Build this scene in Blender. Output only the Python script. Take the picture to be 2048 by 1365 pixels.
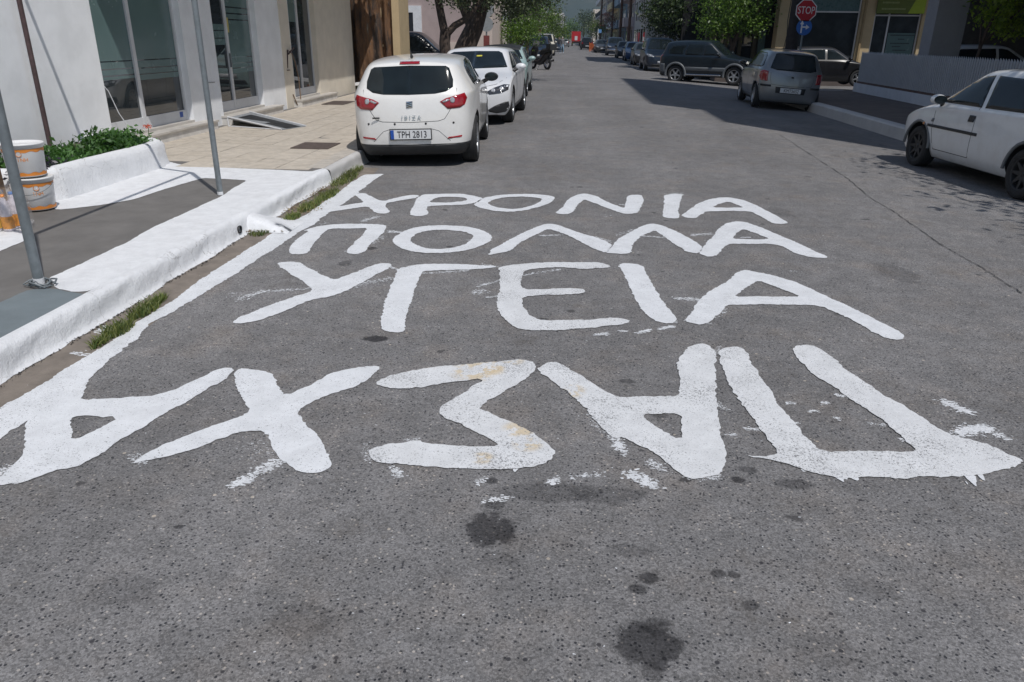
import bpy, bmesh, math, random
import numpy as np
from mathutils import Vector, Matrix
from mathutils.bvhtree import BVHTree
from mathutils.geometry import tessellate_polygon

# ------------------------------------------------------------------ camera, sky, sun, exposure
S = bpy.context.scene
for o in list(bpy.data.objects):
    bpy.data.objects.remove(o)
COL = S.collection
cam_d = bpy.data.cameras.new('camera')
cam = bpy.data.objects.new('camera', cam_d)
COL.objects.link(cam)
S.camera = cam
cam_d.sensor_width = 36.0
cam_d.lens = 26.367
cam_d.clip_start = 0.05
cam_d.clip_end = 9000
cam.matrix_world = Matrix(((0.9971533, -0.0382924, 0.0649541, 0.0), (0.0745766, 0.3738075, -0.9245033, 0.0), (0.0111211, 0.9267155, 0.3755991, 1.6), (0, 0, 0, 1)))
W = bpy.data.worlds.new('World')
S.world = W
W.use_nodes = True
SUN_EL, SUN_AZ = math.radians(58.6), math.radians(143.7)      # azimuth from +Y towards +X
nt = W.node_tree
nt.nodes.clear()
sky = nt.nodes.new('ShaderNodeTexSky')
sky.sky_type = 'NISHITA'
sky.sun_disc = False
sky.sun_elevation = SUN_EL
sky.sun_rotation = SUN_AZ
sky.air_density = 1.0
sky.dust_density = 0.6
sky.ozone_density = 1.2
bg = nt.nodes.new('ShaderNodeBackground')
bg.inputs[1].default_value = 0.080
wo = nt.nodes.new('ShaderNodeOutputWorld')
nt.links.new(sky.outputs[0], bg.inputs[0])
nt.links.new(bg.outputs[0], wo.inputs[0])
sl = bpy.data.lights.new('sun', 'SUN')
sl.energy = 3.5
sl.angle = math.radians(0.53)
sl.color = (1.0, 0.965, 0.92)
so = bpy.data.objects.new('sun', sl)
COL.objects.link(so)
sd = Vector((math.sin(SUN_AZ) * math.cos(SUN_EL), math.cos(SUN_AZ) * math.cos(SUN_EL), math.sin(SUN_EL)))
so.rotation_euler = sd.to_track_quat('Z', 'Y').to_euler()
so.location = (8, -10, 40)
S.view_settings.view_transform = 'Standard'
S.view_settings.look = 'None'
S.view_settings.exposure = 0.0
S.view_settings.gamma = 1.0
S.view_settings.use_curve_mapping = False
S.render.resolution_x, S.render.resolution_y = 1024, 682

# ------------------------------------------------------------------ materials
MATS = {}

def nodes(m):
    m.use_nodes = True
    t = m.node_tree
    t.nodes.clear()
    out = t.nodes.new('ShaderNodeOutputMaterial')
    b = t.nodes.new('ShaderNodeBsdfPrincipled')
    t.links.new(b.outputs[0], out.inputs[0])
    return t, b, out

class NG:
    """small helper to write node graphs"""
    def __init__(s, t):
        s.t = t
        g = t.nodes.new('ShaderNodeNewGeometry')
        s.pos = g.outputs['Position']
        s.isl = g.outputs['Random Per Island']
        s.nrm = g.outputs['Normal']
    def put(s, sock, v):
        if hasattr(v, 'is_output'):
            s.t.links.new(v, sock)
        else:
            sock.default_value = v
    def noise(s, scale, detail=3, rough=0.55, vec=None, col=False):
        n = s.t.nodes.new('ShaderNodeTexNoise')
        n.inputs['Scale'].default_value = scale
        n.inputs['Detail'].default_value = detail
        n.inputs['Roughness'].default_value = rough
        s.put(n.inputs['Vector'], vec if vec is not None else s.pos)
        return n.outputs['Color' if col else 'Fac']
    def vor(s, scale, feature='F1', vec=None, out='Distance', rnd=1.0):
        n = s.t.nodes.new('ShaderNodeTexVoronoi')
        n.feature = feature
        n.inputs['Scale'].default_value = scale
        n.inputs['Randomness'].default_value = rnd
        s.put(n.inputs['Vector'], vec if vec is not None else s.pos)
        return n.outputs[out]
    def math(s, op, a, b=0.0, c=0.0, clamp=False):
        n = s.t.nodes.new('ShaderNodeMath')
        n.operation = op
        n.use_clamp = clamp
        s.put(n.inputs[0], a); s.put(n.inputs[1], b); s.put(n.inputs[2], c)
        return n.outputs[0]
    def ramp(s, f, stops, interp='LINEAR'):
        n = s.t.nodes.new('ShaderNodeValToRGB')
        n.color_ramp.interpolation = interp
        e = n.color_ramp.elements
        while len(e) < len(stops):
            e.new(0.5)
        for i, (p, c) in enumerate(stops):
            e[i].position = p
            e[i].color = c if len(c) == 4 else (*c, 1)
        s.put(n.inputs[0], f)
        return n.outputs[0]
    def smooth(s, f, lo, hi, a=0.0, b=1.0):
        n = s.t.nodes.new('ShaderNodeMapRange')
        n.interpolation_type = 'SMOOTHSTEP'
        s.put(n.inputs[0], f)
        n.inputs[1].default_value = lo; n.inputs[2].default_value = hi
        n.inputs[3].default_value = a; n.inputs[4].default_value = b
        return n.outputs[0]
    def mix(s, f, a, b, mode='MIX'):
        n = s.t.nodes.new('ShaderNodeMix')
        n.data_type = 'RGBA'
        n.blend_type = mode
        s.put(n.inputs[0], f)
        s.put(n.inputs[6], (*a, 1) if isinstance(a, tuple) and len(a) == 3 else a)
        s.put(n.inputs[7], (*b, 1) if isinstance(b, tuple) and len(b) == 3 else b)
        return n.outputs[2]
    def scalevec(s, v):
        n = s.t.nodes.new('ShaderNodeMapping')
        n.inputs['Scale'].default_value = v
        s.t.links.new(s.pos, n.inputs['Vector'])
        return n.outputs[0]
    def bump(s, h, strength, dist, normal=None):
        n = s.t.nodes.new('ShaderNodeBump')
        n.inputs['Strength'].default_value = strength
        n.inputs['Distance'].default_value = dist
        s.put(n.inputs['Height'], h)
        if normal is not None:
            s.t.links.new(normal, n.inputs['Normal'])
        return n.outputs[0]

def mat(name, c, rough=0.6, metal=0.0, var=0.12, scale=6.0, bump=0.0, bscale=60.0, coat=0.0, grime=0.0, spec=0.5, emit=0.0):
    if name in MATS:
        return MATS[name]
    m = bpy.data.materials.new(name)
    t, b, out = nodes(m)
    g = NG(t)
    n = g.noise(scale, 5, 0.6)
    k = g.smooth(n, 0.25, 0.75, 1 - var, 1 + var)
    col = g.mix(1.0, c, k, 'MULTIPLY')
    if grime:
        d = g.noise(scale * 0.45 + 0.7, 8, 0.72)
        col = g.mix(g.smooth(d, 0.5, 0.72, 0, grime), col, tuple(x * 0.42 for x in c))
    t.links.new(col, b.inputs['Base Color'])
    rr = g.smooth(g.noise(scale * 2.3, 3), 0.3, 0.7, max(0.02, rough - 0.06), min(1, rough + 0.06))
    t.links.new(rr, b.inputs['Roughness'])
    b.inputs['Metallic'].default_value = metal
    b.inputs['Coat Weight'].default_value = coat
    b.inputs['Coat Roughness'].default_value = 0.06
    b.inputs['Specular IOR Level'].default_value = spec
    if bump:
        t.links.new(g.bump(g.noise(bscale, 5, 0.65), bump, 0.01), b.inputs['Normal'])
    MATS[name] = m
    return m

def leafmat(name, dark, light, trans=0.25):
    m = bpy.data.materials.new(name)
    t, b, out = nodes(m)
    g = NG(t)
    col = g.ramp(g.isl, [(0.0, dark), (0.55, tuple((a + c) / 2 for a, c in zip(dark, light))), (1.0, light)])
    big = g.smooth(g.noise(0.9, 3), 0.35, 0.65, 0.75, 1.2)
    col = g.mix(1.0, col, big, 'MULTIPLY')
    t.links.new(col, b.inputs['Base Color'])
    b.inputs['Roughness'].default_value = 0.45
    tr = t.nodes.new('ShaderNodeBsdfTranslucent')
    t.links.new(g.mix(1.0, col, (1.2, 1.5, 0.5), 'MULTIPLY'), tr.inputs[0])
    mx = t.nodes.new('ShaderNodeMixShader')
    mx.inputs[0].default_value = trans
    t.links.new(b.outputs[0], mx.inputs[1]); t.links.new(tr.outputs[0], mx.inputs[2])
    t.links.new(mx.outputs[0], out.inputs[0])
    MATS[name] = m
    return m

def asphalt_color(g, base=0.150, stains=()):
    """sun bleached asphalt: fine chippings, dark and pale stones, blotches"""
    fine = g.vor(170, out='Color')
    sp = g.t.nodes.new('ShaderNodeSeparateColor')
    g.t.links.new(fine, sp.inputs[0])
    r1 = sp.outputs[0]
    col = g.ramp(r1, [(0.0, (0.60,) * 3), (0.5, (0.97,) * 3), (1.0, (1.32,) * 3)])
    st = g.vor(82, out='Color')
    sp2 = g.t.nodes.new('ShaderNodeSeparateColor')
    g.t.links.new(st, sp2.inputs[0])
    dist = g.vor(82)
    inside = g.smooth(dist, 0.30, 0.42, 1, 0)
    dk = g.math('MULTIPLY', g.math('LESS_THAN', sp2.outputs[0], 0.17), inside)
    lt = g.math('MULTIPLY', g.math('GREATER_THAN', sp2.outputs[0], 0.955), inside)
    col = g.mix(dk, col, (0.20, 0.21, 0.24))
    col = g.mix(lt, col, (2.0, 1.9, 1.75))
    b3 = g.vor(27, out='Color')
    sp3 = g.t.nodes.new('ShaderNodeSeparateColor')
    g.t.links.new(b3, sp3.inputs[0])
    ins3 = g.smooth(g.vor(27), 0.16, 0.22, 1, 0)
    col = g.mix(g.math('MULTIPLY', g.math('LESS_THAN', sp3.outputs[1], 0.10), ins3), col, (0.30, 0.30, 0.33))
    col = g.mix(g.math('MULTIPLY', g.math('GREATER_THAN', sp3.outputs[1], 0.985), ins3), col, (2.3, 2.1, 1.8))
    gr = g.noise(300, 2, 0.7)
    col = g.mix(1.0, col, g.smooth(gr, 0.2, 0.8, 0.72, 1.28), 'MULTIPLY')
    mid = g.noise(5.5, 6, 0.7)
    col = g.mix(1.0, col, g.smooth(mid, 0.3, 0.72, 0.86, 1.14), 'MULTIPLY')
    big = g.noise(0.55, 5, 0.6)
    col = g.mix(1.0, col, g.smooth(big, 0.3, 0.7, 0.88, 1.10), 'MULTIPLY')
    lane = g.noise(1.0, 4, 0.6, vec=g.scalevec((0.9, 0.09, 1)))
    col = g.mix(1.0, col, g.smooth(lane, 0.3, 0.7, 0.92, 1.07), 'MULTIPLY')
    warm = g.noise(2.2, 5, 0.65)
    tone = g.mix(g.smooth(warm, 0.45, 0.75, 0, 1), (base * 1.01, base * 0.985, base * 0.99), (base * 1.05, base * 0.965, base * 0.91))
    col = g.mix(1.0, col, tone, 'MULTIPLY')
    # small worn dark blotches
    sm = g.noise(3.1, 7, 0.75, vec=g.scalevec((1, 1.1, 1)))
    col = g.mix(g.smooth(sm, 0.655, 0.70, 0, 0.42), col, (base * 0.42, base * 0.40, base * 0.38))
    bw = g.noise(1.7, 6, 0.7, vec=g.scalevec((1.3, 1, 1)))
    col = g.mix(g.smooth(bw, 0.57, 0.74, 0, 0.45), col, (base * 0.56, base * 0.48, base * 0.40))
    bw2 = g.noise(6.3, 6, 0.75)
    col = g.mix(g.smooth(bw2, 0.60, 0.72, 0, 0.40), col, (base * 0.52, base * 0.45, base * 0.38))
    # scattered small drips of oil
    dv = g.t.nodes.new('ShaderNodeVectorMath'); dv.operation = 'MULTIPLY_ADD'
    g.t.links.new(g.noise(9, 4, 0.7, col=True), dv.inputs[0]); dv.inputs[1].default_value = (.10, .10, 0); g.t.links.new(g.scalevec((1, 1, 0)), dv.inputs[2])
    for sc, rr, pr in ((1.7, .085, .55), (3.3, .12, .40), (0.9, .06, .5)):
        vd = g.vor(sc, vec=dv.outputs[0]); vc = g.vor(sc, vec=dv.outputs[0], out='Color')
        s5 = g.t.nodes.new('ShaderNodeSeparateColor'); g.t.links.new(vc, s5.inputs[0])
        gate = g.math('LESS_THAN', s5.outputs[0], pr)
        edge = g.smooth(g.math('DIVIDE', vd, g.math('ADD', g.math('MULTIPLY', s5.outputs[1], rr), .012)), .7, 1.05, .80, 0)
        col = g.mix(g.math('MULTIPLY', gate, edge), col, (base * .30, base * .29, base * .30))
    # oil spots at their places
    wob = g.noise(11, 6, 0.72, col=True)
    for (sx, sy, rx, ry, k) in stains:
        n = g.t.nodes.new('ShaderNodeVectorMath'); n.operation = 'SUBTRACT'
        g.t.links.new(g.pos, n.inputs[0]); n.inputs[1].default_value = (sx, sy, 0)
        n2 = g.t.nodes.new('ShaderNodeVectorMath'); n2.operation = 'MULTIPLY'
        g.t.links.new(n.outputs[0], n2.inputs[0]); n2.inputs[1].default_value = (1 / rx, 1 / ry, 0)
        n3 = g.t.nodes.new('ShaderNodeVectorMath'); n3.operation = 'MULTIPLY_ADD'
        g.t.links.new(wob, n3.inputs[0]); n3.inputs[1].default_value = (1.7, 1.7, 0); g.t.links.new(n2.outputs[0], n3.inputs[2])
        n4 = g.t.nodes.new('ShaderNodeVectorMath'); n4.operation = 'SUBTRACT'
        g.t.links.new(n3.outputs[0], n4.inputs[0]); n4.inputs[1].default_value = (0.85, 0.85, 0)
        n5 = g.t.nodes.new('ShaderNodeVectorMath'); n5.operation = 'LENGTH'
        g.t.links.new(n4.outputs[0], n5.inputs[0])
        f = g.smooth(n5.outputs['Value'], 0.66, 1.02, k, 0)
        col = g.mix(f, col, g.mix(1.0, col, (0.235, 0.235, 0.25), 'MULTIPLY'))
    return col

STAINS = [(-0.2227, 2.1812, 0.112, 0.112, 0.92), (-0.2283, 2.327, 0.052, 0.034, 0.55), (0.2824, 1.6846, 0.107, 0.103, 0.88), (0.3086, 1.7618, 0.052, 0.043, 0.6), (0.3087, 1.9674, 0.039, 0.03, 0.85), (0.2696, 1.9145, 0.034, 0.03, 0.75), (0.5336, 2.0091, 0.03, 0.026, 0.7), (0.586, 2.0089, 0.026, 0.022, 0.7), (-1.0411, 3.8942, 0.086, 0.052, 0.97), (0.5059, 2.5641, 0.03, 0.022, 0.8), (0.7673, 2.6619, 0.043, 0.026, 0.6), (-0.0191, 2.4285, 0.224, 0.086, 0.42), (0.1887, 2.4307, 0.172, 0.077, 0.45), (0.2531, 2.1069, 0.086, 0.043, 0.4), (2.4746, 5.5969, 0.155, 0.301, 0.35), (2.1439, 7.6434, 0.138, 0.258, 0.25), (-1.3084, 2.0949, 0.022, 0.015, 0.8), (-1.6508, 5.3709, 0.06, 0.086, 0.55), (-1.5519, 5.8198, 0.052, 0.052, 0.8), (-0.2501, 2.4871, 0.034, 0.026, 0.8), (0.712, 2.5831, 0.03, 0.026, 0.9), (0.467, 3.1084, 0.043, 0.034, 0.5), (0.3424, 3.4594, 0.052, 0.03, 0.6), (-0.1169, 4.3022, 0.034, 0.043, 0.7), (0.2904, 1.5813, 0.043, 0.034, 0.5), (0.6059, 1.8655, 0.034, 0.026, 0.6), (0.9306, 2.5747, 0.086, 0.043, 0.55), (-0.1727, 2.0166, 0.086, 0.043, 0.3), (0.7661, 1.7036, 0.103, 0.069, 0.3), (-0.7358, 1.6914, 0.12, 0.077, 0.28), (-1.3168, 1.7704, 0.138, 0.086, 0.25), (1.0004, 1.9742, 0.103, 0.06, 0.3)]

def make_asphalt(name, base=0.150, stains=()):
    m = bpy.data.materials.new(name)
    t, b, out = nodes(m)
    g = NG(t)
    t.links.new(asphalt_color(g, base, stains), b.inputs['Base Color'])
    b.inputs['Roughness'].default_value = 0.86
    b.inputs['Specular IOR Level'].default_value = 0.3
    h = g.math('ADD', g.vor(85), g.math('MULTIPLY', g.noise(260, 3, 0.7), 0.8))
    t.links.new(g.bump(h, 0.55, 0.006), b.inputs['Normal'])
    MATS[name] = m
    return m

def make_paint(name, pits=0.5, c=(0.715, 0.73, 0.755), rustmark=False, dirt=0.0):
    """brushed white road paint: stones and pits of the road show through"""
    m = bpy.data.materials.new(name)
    t, b, out = nodes(m)
    g = NG(t)
    v = g.vor(120)
    n = g.noise(120, 3, 0.8)
    area = g.noise(2.6, 4, 0.65)
    lim = g.smooth(area, 0.3, 0.7, 0.315 + 0.03 * pits, 0.355 + 0.10 * pits)
    pit = g.math('LESS_THAN', n, lim)
    pit = g.math('MULTIPLY', pit, g.math('GREATER_THAN', v, 0.18))
    k = g.smooth(g.noise(7, 7, 0.75), 0.28, 0.72, 0.87, 1.05)
    col = g.mix(1.0, c, k, 'MULTIPLY')
    col = g.mix(g.smooth(g.noise(130, 3, 0.8), 0.3, 0.5, 0.55 * pits, 0), col, (0.46, 0.46, 0.47))
    if dirt:
        col = g.mix(g.smooth(g.noise(4.5, 7, 0.75), 0.52, 0.72, 0, dirt), col, (0.38, 0.35, 0.31))
    if rustmark:
        rm = g.noise(9, 5, 0.7)
        for (sx, sy, r) in [(-0.4342, 3.4931, 0.16), (-0.3504, 3.5587, 0.12), (-0.2528, 3.6539, 0.08), (-0.164, 2.9002, 0.1), (-0.1242, 2.7768, 0.08), (-0.301, 2.6457, 0.06), (-0.1705, 2.5434, 0.06), (0.0536, 3.3158, 0.1)]:
            n1 = t.nodes.new('ShaderNodeVectorMath'); n1.operation = 'DISTANCE'
            t.links.new(g.pos, n1.inputs[0]); n1.inputs[1].default_value = (sx, sy, 0.008)
            f = g.math('MULTIPLY', g.smooth(n1.outputs['Value'], r * 0.4, r, 1, 0), g.smooth(rm, 0.45, 0.56, 0, 0.75))
            col = g.mix(f, col, (0.60, 0.47, 0.28))
    col = g.mix(pit, col, (0.20, 0.20, 0.205))
    t.links.new(col, b.inputs['Base Color'])
    b.inputs['Roughness'].default_value = 0.62
    h = g.math('ADD', g.math('MULTIPLY', v, 0.7), g.noise(190, 3, 0.7))
    t.links.new(g.bump(h, 0.30, 0.005), b.inputs['Normal'])
    MATS[name] = m
    return m

def make_plaster(name, c=(0.80, 0.80, 0.80), b1=0.35, dirt=0.3, dirtc=(0.45, 0.42, 0.38), rough=0.75, chips=0.0):
    m = bpy.data.materials.new(name)
    t, b, out = nodes(m)
    g = NG(t)
    col = g.mix(1.0, c, g.smooth(g.noise(3.0, 5, 0.6), 0.3, 0.7, 0.94, 1.05), 'MULTIPLY')
    col = g.mix(g.smooth(g.noise(2.2, 9, 0.78), 0.56, 0.76, 0, dirt), col, dirtc)
    drip = g.noise(2.0, 6, 0.7, vec=g.scalevec((5, 5, 0.35)))
    col = g.mix(g.smooth(drip, 0.58, 0.8, 0, dirt * 0.6), col, dirtc)
    if chips:
        cn = g.noise(16, 7, 0.78)
        col = g.mix(g.smooth(cn, 0.655, 0.69, 0, chips), col, (0.24, 0.225, 0.21))
        ck = g.vor(5.5, feature='DISTANCE_TO_EDGE', vec=g.mix(0.12, g.pos, g.noise(6, 4, 0.7, col=True)))
        col = g.mix(g.math('MULTIPLY', g.smooth(ck, 0.004, 0.012, chips, 0), g.smooth(g.noise(1.6, 3), 0.5, 0.6, 0, 1)), col, (0.25, 0.24, 0.23))
    t.links.new(col, b.inputs['Base Color'])
    b.inputs['Roughness'].default_value = rough
    h = g.math('ADD', g.noise(18, 6, 0.7), g.math('MULTIPLY', g.noise(120, 3, 0.7), 0.3))
    t.links.new(g.bump(h, b1, 0.012), b.inputs['Normal'])
    MATS[name] = m
    return m

def make_oldwall(name):
    m = bpy.data.materials.new(name)
    t, b, out = nodes(m)
    g = NG(t)
    v = g.scalevec((3.2, 3.2, 0.55))
    n = g.noise(1.4, 8, 0.72, vec=v)
    col = g.ramp(n, [(0.30, (0.025, 0.022, 0.022)), (0.42, (0.055, 0.042, 0.036)), (0.50, (0.14, 0.075, 0.04)),
                     (0.57, (0.20, 0.105, 0.05)), (0.63, (0.12, 0.095, 0.075)), (0.75, (0.42, 0.36, 0.27))])
    ch = g.noise(7, 8, 0.8, vec=g.scalevec((1.6, 1.6, 0.6)))
    col = g.mix(g.smooth(ch, 0.62, 0.70, 0, 0.8), col, (0.50, 0.44, 0.34))
    t.links.new(col, b.inputs['Base Color'])
    b.inputs['Roughness'].default_value = 0.9
    t.links.new(g.bump(g.noise(9, 9, 0.75, vec=g.scalevec((2, 2, 0.8))), 0.9, 0.05), b.inputs['Normal'])
    MATS[name] = m
    return m

def make_glass(name, tint=(0.02, 0.026, 0.03), rough=0.04, spec=0.6):
    m = bpy.data.materials.new(name)
    t, b, out = nodes(m)
    g = NG(t)
    col = g.mix(g.smooth(g.noise(1.6, 4), 0.35, 0.7, 0, 1), tint, tuple(x * 1.8 for x in tint))
    t.links.new(col, b.inputs['Base Color'])
    b.inputs['Roughness'].default_value = rough
    b.inputs['Specular IOR Level'].default_value = spec
    MATS[name] = m
    return m

def carpaint(name, c, metal=0.0, dust=0.12):
    dust = dust * (0.3 if max(c) < .1 else 1)
    m = bpy.data.materials.new(name)
    t, b, out = nodes(m)
    g = NG(t)
    d = g.noise(5, 6, 0.7)
    col = g.mix(g.smooth(d, 0.42, 0.75, 0, dust), c, (0.33, 0.30, 0.26))
    t.links.new(col, b.inputs['Base Color'])
    b.inputs['Metallic'].default_value = metal
    b.inputs['Roughness'].default_value = 0.32
    b.inputs['Coat Weight'].default_value = 0.8 if max(c) > .1 else 0.3
    b.inputs['Coat Roughness'].default_value = 0.05
    MATS[name] = m
    return m

ASPH = make_asphalt('asphalt', 0.190, STAINS)
PAINT = make_paint('road_paint', 0.45, rustmark=True)
PAINT_THIN = make_paint('road_paint_brushed', 1.0, c=(0.695, 0.705, 0.72), rustmark=True)
PAINTW = make_paint('kerb_paint', 0.0, (0.75, 0.76, 0.78), dirt=0.12)
CEMENT = mat('cement_paving', (0.150, 0.142, 0.135), 0.88, var=0.14, scale=3.5, bump=0.3, bscale=150, grime=0.25)
BLUEGREY = mat('grey_painted_cement', (0.155, 0.185, 0.200), 0.75, var=0.10, scale=5, bump=0.25, bscale=120, grime=0.12)
GUTTER = mat('gutter_concrete', (0.205, 0.175, 0.148), 0.92, var=0.22, scale=7, bump=0.5, bscale=90, grime=0.35)
KERBP = make_plaster('kerb_whitewash', (0.74, 0.75, 0.77), 1.0, 0.32, (0.36, 0.35, 0.33), chips=0.55)
KERBOLD = make_plaster('kerb_worn_whitewash', (0.52, 0.51, 0.50), 0.6, 0.75, (0.22, 0.20, 0.19))
WALLW = make_plaster('white_render', (0.85, 0.865, 0.885), 0.16, 0.25, (0.60, 0.55, 0.47))
WALLB = make_plaster('cream_render', (0.72, 0.66, 0.56), 0.12, 0.30, (0.45, 0.38, 0.28))
MARBLE = mat('marble', (0.52, 0.49, 0.45), 0.45, var=0.14, scale=5, grime=0.25, bump=0.1)
ALU = mat('white_aluminium', (0.62, 0.63, 0.65), 0.4, var=0.06, scale=3)
OLDWALL = make_oldwall('old_plaster')
OCHRE = make_plaster('ochre_render', (0.52, 0.40, 0.24), 0.5, 0.5, (0.22, 0.16, 0.10))
STEEL = mat('galvanised_steel', (0.20, 0.225, 0.24), 0.55, 0.35, var=0.2, scale=14, grime=0.3)
RUSTY = mat('rusty_steel', (0.085, 0.055, 0.055), 0.75, 0.2, var=0.3, scale=20, grime=0.3, bump=0.2)
BLACKP = mat('black_plastic', (0.022, 0.023, 0.025), 0.55, var=0.15, scale=9)
RUBBER = mat('tyre_rubber', (0.022, 0.022, 0.023), 0.82, var=0.2, scale=15, bump=0.3, bscale=80)
RIM = mat('alloy_rim', (0.42, 0.43, 0.45), 0.35, 0.7, var=0.1, scale=8)
CHROME = mat('chrome', (0.6, 0.6, 0.62), 0.15, 1.0, var=0.05)
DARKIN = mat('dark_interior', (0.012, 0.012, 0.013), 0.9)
CARGLASS = make_glass('car_glass', (0.009, 0.013, 0.015), 0.03, 0.38)
SHOPGLASS = make_glass('shop_glass', (0.024, 0.030, 0.034), 0.025, 1.0)
FILM = mat('frosted_film', (0.115, 0.180, 0.180), 0.22, var=0.06, scale=1.5, spec=0.6)
REDL = mat('red_lens', (0.30, 0.006, 0.012), 0.12, var=0.15, scale=30, coat=1.0)
CLEARL = mat('clear_lens', (0.45, 0.46, 0.48), 0.12, 0.3, var=0.25, scale=40, coat=1.0)
AMBER = mat('amber_lens', (0.55, 0.20, 0.02), 0.2, coat=1.0)
PLATE = mat('plate_white', (0.66, 0.67, 0.68), 0.4, var=0.04)
PBLUE = mat('plate_blue', (0.01, 0.07, 0.35), 0.4)
PBLACK = mat('plate_black', (0.015, 0.015, 0.02), 0.5)
BARK = mat('bark', (0.085, 0.062, 0.05), 0.92, var=0.35, scale=5, bump=0.9, bscale=14, grime=0.4)
SOIL = mat('soil', (0.06, 0.042, 0.03), 0.95, var=0.3, scale=12, bump=0.8, bscale=30)
WOODPOLE = mat('wood_pole', (0.10, 0.052, 0.034), 0.85, var=0.3, scale=4, bump=0.4, bscale=20)

# ------------------------------------------------------------------ mesh helpers
class MB:
    def __init__(s):
        s.v = []; s.f = []; s.m = []; s.sm = []
    def add(s, vs, fs, mi=0, smooth=False):
        o = len(s.v)
        s.v += [tuple(p) for p in vs]
        s.f += [tuple(i + o for i in f) for f in fs]
        s.m += [mi] * len(fs); s.sm += [smooth] * len(fs)
        return s
    def box(s, a, b, mi=0, M=None):
        x0, y0, z0 = a; x1, y1, z1 = b
        vs = [(x0, y0, z0), (x1, y0, z0), (x1, y1, z0), (x0, y1, z0), (x0, y0, z1), (x1, y0, z1), (x1, y1, z1), (x0, y1, z1)]
        if M is not None:
            vs = [M @ Vector(p) for p in vs]
        return s.add(vs, [(0, 3, 2, 1), (4, 5, 6, 7), (0, 1, 5, 4), (1, 2, 6, 5), (2, 3, 7, 6), (3, 0, 4, 7)], mi)
    def prism(s, poly, z0, z1, mi=0):
        n = len(poly)
        a = sum(poly[i][0] * poly[(i + 1) % n][1] - poly[(i + 1) % n][0] * poly[i][1] for i in range(n))
        if a < 0: poly = poly[::-1]
        vs = [(x, y, z0) for x, y in poly] + [(x, y, z1) for x, y in poly]
        fs = [tuple(range(n, 2 * n)), tuple(range(n - 1, -1, -1))] + [(i, (i + 1) % n, n + (i + 1) % n, n + i) for i in range(n)]
        return s.add(vs, fs, mi)
    def tube(s, pts, r, n=10, mi=0, caps=True):
        pts = [Vector(p) for p in pts]
        rr = r if isinstance(r, (list, tuple)) else [r] * len(pts)
        vs = []; fs = []
        prev = None
        for i, p in enumerate(pts):
            d = (pts[min(i + 1, len(pts) - 1)] - pts[max(i - 1, 0)]).normalized()
            if prev is None:
                u = d.cross(Vector((0.13, 0.27, 0.95)))
                if u.length < 0.2: u = d.cross(Vector((1, 0, 0)))
            else:
                u = prev - d * prev.dot(d)
            u.normalize(); prev = u
            w = d.cross(u)
            for k in range(n):
                a = 2 * math.pi * k / n
                vs.append(p + (u * math.cos(a) + w * math.sin(a)) * rr[i])
        for i in range(len(pts) - 1):
            for k in range(n):
                fs.append((i * n + k, i * n + (k + 1) % n, (i + 1) * n + (k + 1) % n, (i + 1) * n + k))
        s.add(vs, fs, mi, True)
        if caps:
            o = len(vs)
            s.add([vs[k] for k in range(n)], [tuple(range(n - 1, -1, -1))], mi)
            s.add([vs[(len(pts) - 1) * n + k] for k in range(n)], [tuple(range(n))], mi)
        return s
    def lathe(s, prof, n=24, mi=0, M=None, smooth=True):
        """prof: (r, z) pairs turned about z"""
        vs = []; fs = []
        for r, z in prof:
            for k in range(n):
                a = 2 * math.pi * k / n
                vs.append(Vector((r * math.cos(a), r * math.sin(a), z)))
        for i in range(len(prof) - 1):
            for k in range(n):
                fs.append((i * n + k, i * n + (k + 1) % n, (i + 1) * n + (k + 1) % n, (i + 1) * n + k))
        if M is not None: vs = [M @ v for v in vs]
        return s.add(vs, fs, mi, smooth)
    def mesh(s, name, mats):
        me = bpy.data.meshes.new(name)
        me.from_pydata(s.v, [], s.f)
        for m in (mats if isinstance(mats, (list, tuple)) else [mats]):
            me.materials.append(m)
        me.polygons.foreach_set('material_index', s.m)
        me.polygons.foreach_set('use_smooth', s.sm)
        me.update()
        return me
    def build(s, name, mats, parent=None, loc=None):
        return link(name, s.mesh(name, mats), parent, loc)

def link(name, me, parent=None, loc=None):
    o = bpy.data.objects.new(name, me)
    COL.objects.link(o)
    if parent is not None: o.parent = parent
    if loc is not None: o.location = loc
    return o

def tag(o, label=None, cat=None, group=None, kind=None):
    if label: o['label'] = label
    if cat: o['category'] = cat
    if group: o['group'] = group
    if kind: o['kind'] = kind
    return o

def empty(name, loc, label, cat, group=None, rz=0.0):
    o = bpy.data.objects.new(name, None)
    o.empty_display_size = 0.1
    COL.objects.link(o)
    o.location = loc
    o.rotation_euler = (0, 0, rz)
    return tag(o, label, cat, group)

def copy_tree(o, parent=None):
    c = o.copy()
    COL.objects.link(c)
    if parent is not None:
        c.parent = parent
        c.matrix_parent_inverse = o.matrix_parent_inverse.copy()
    for ch in list(o.children):
        copy_tree(ch, c)
    return c

def structure(o):
    o['kind'] = 'structure'
    return o

def textmesh(name, s, size, m, parent, M, sx=1.0, depth=0.002, align='CENTER'):
    cu = bpy.data.curves.new(name, 'FONT')
    cu.body = s; cu.size = size; cu.align_x = align; cu.align_y = 'CENTER'; cu.extrude = depth
    cu.resolution_u = 3
    t = bpy.data.objects.new(name, cu)
    COL.objects.link(t)
    bpy.context.view_layer.update()
    me = bpy.data.meshes.new_from_object(t.evaluated_get(bpy.context.evaluated_depsgraph_get()))
    bpy.data.objects.remove(t)
    me.transform(M @ Matrix.Diagonal((sx, 1, 1, 1)))
    me.materials.clear(); me.materials.append(m)
    me.name = name
    return link(name, me, parent)

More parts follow.
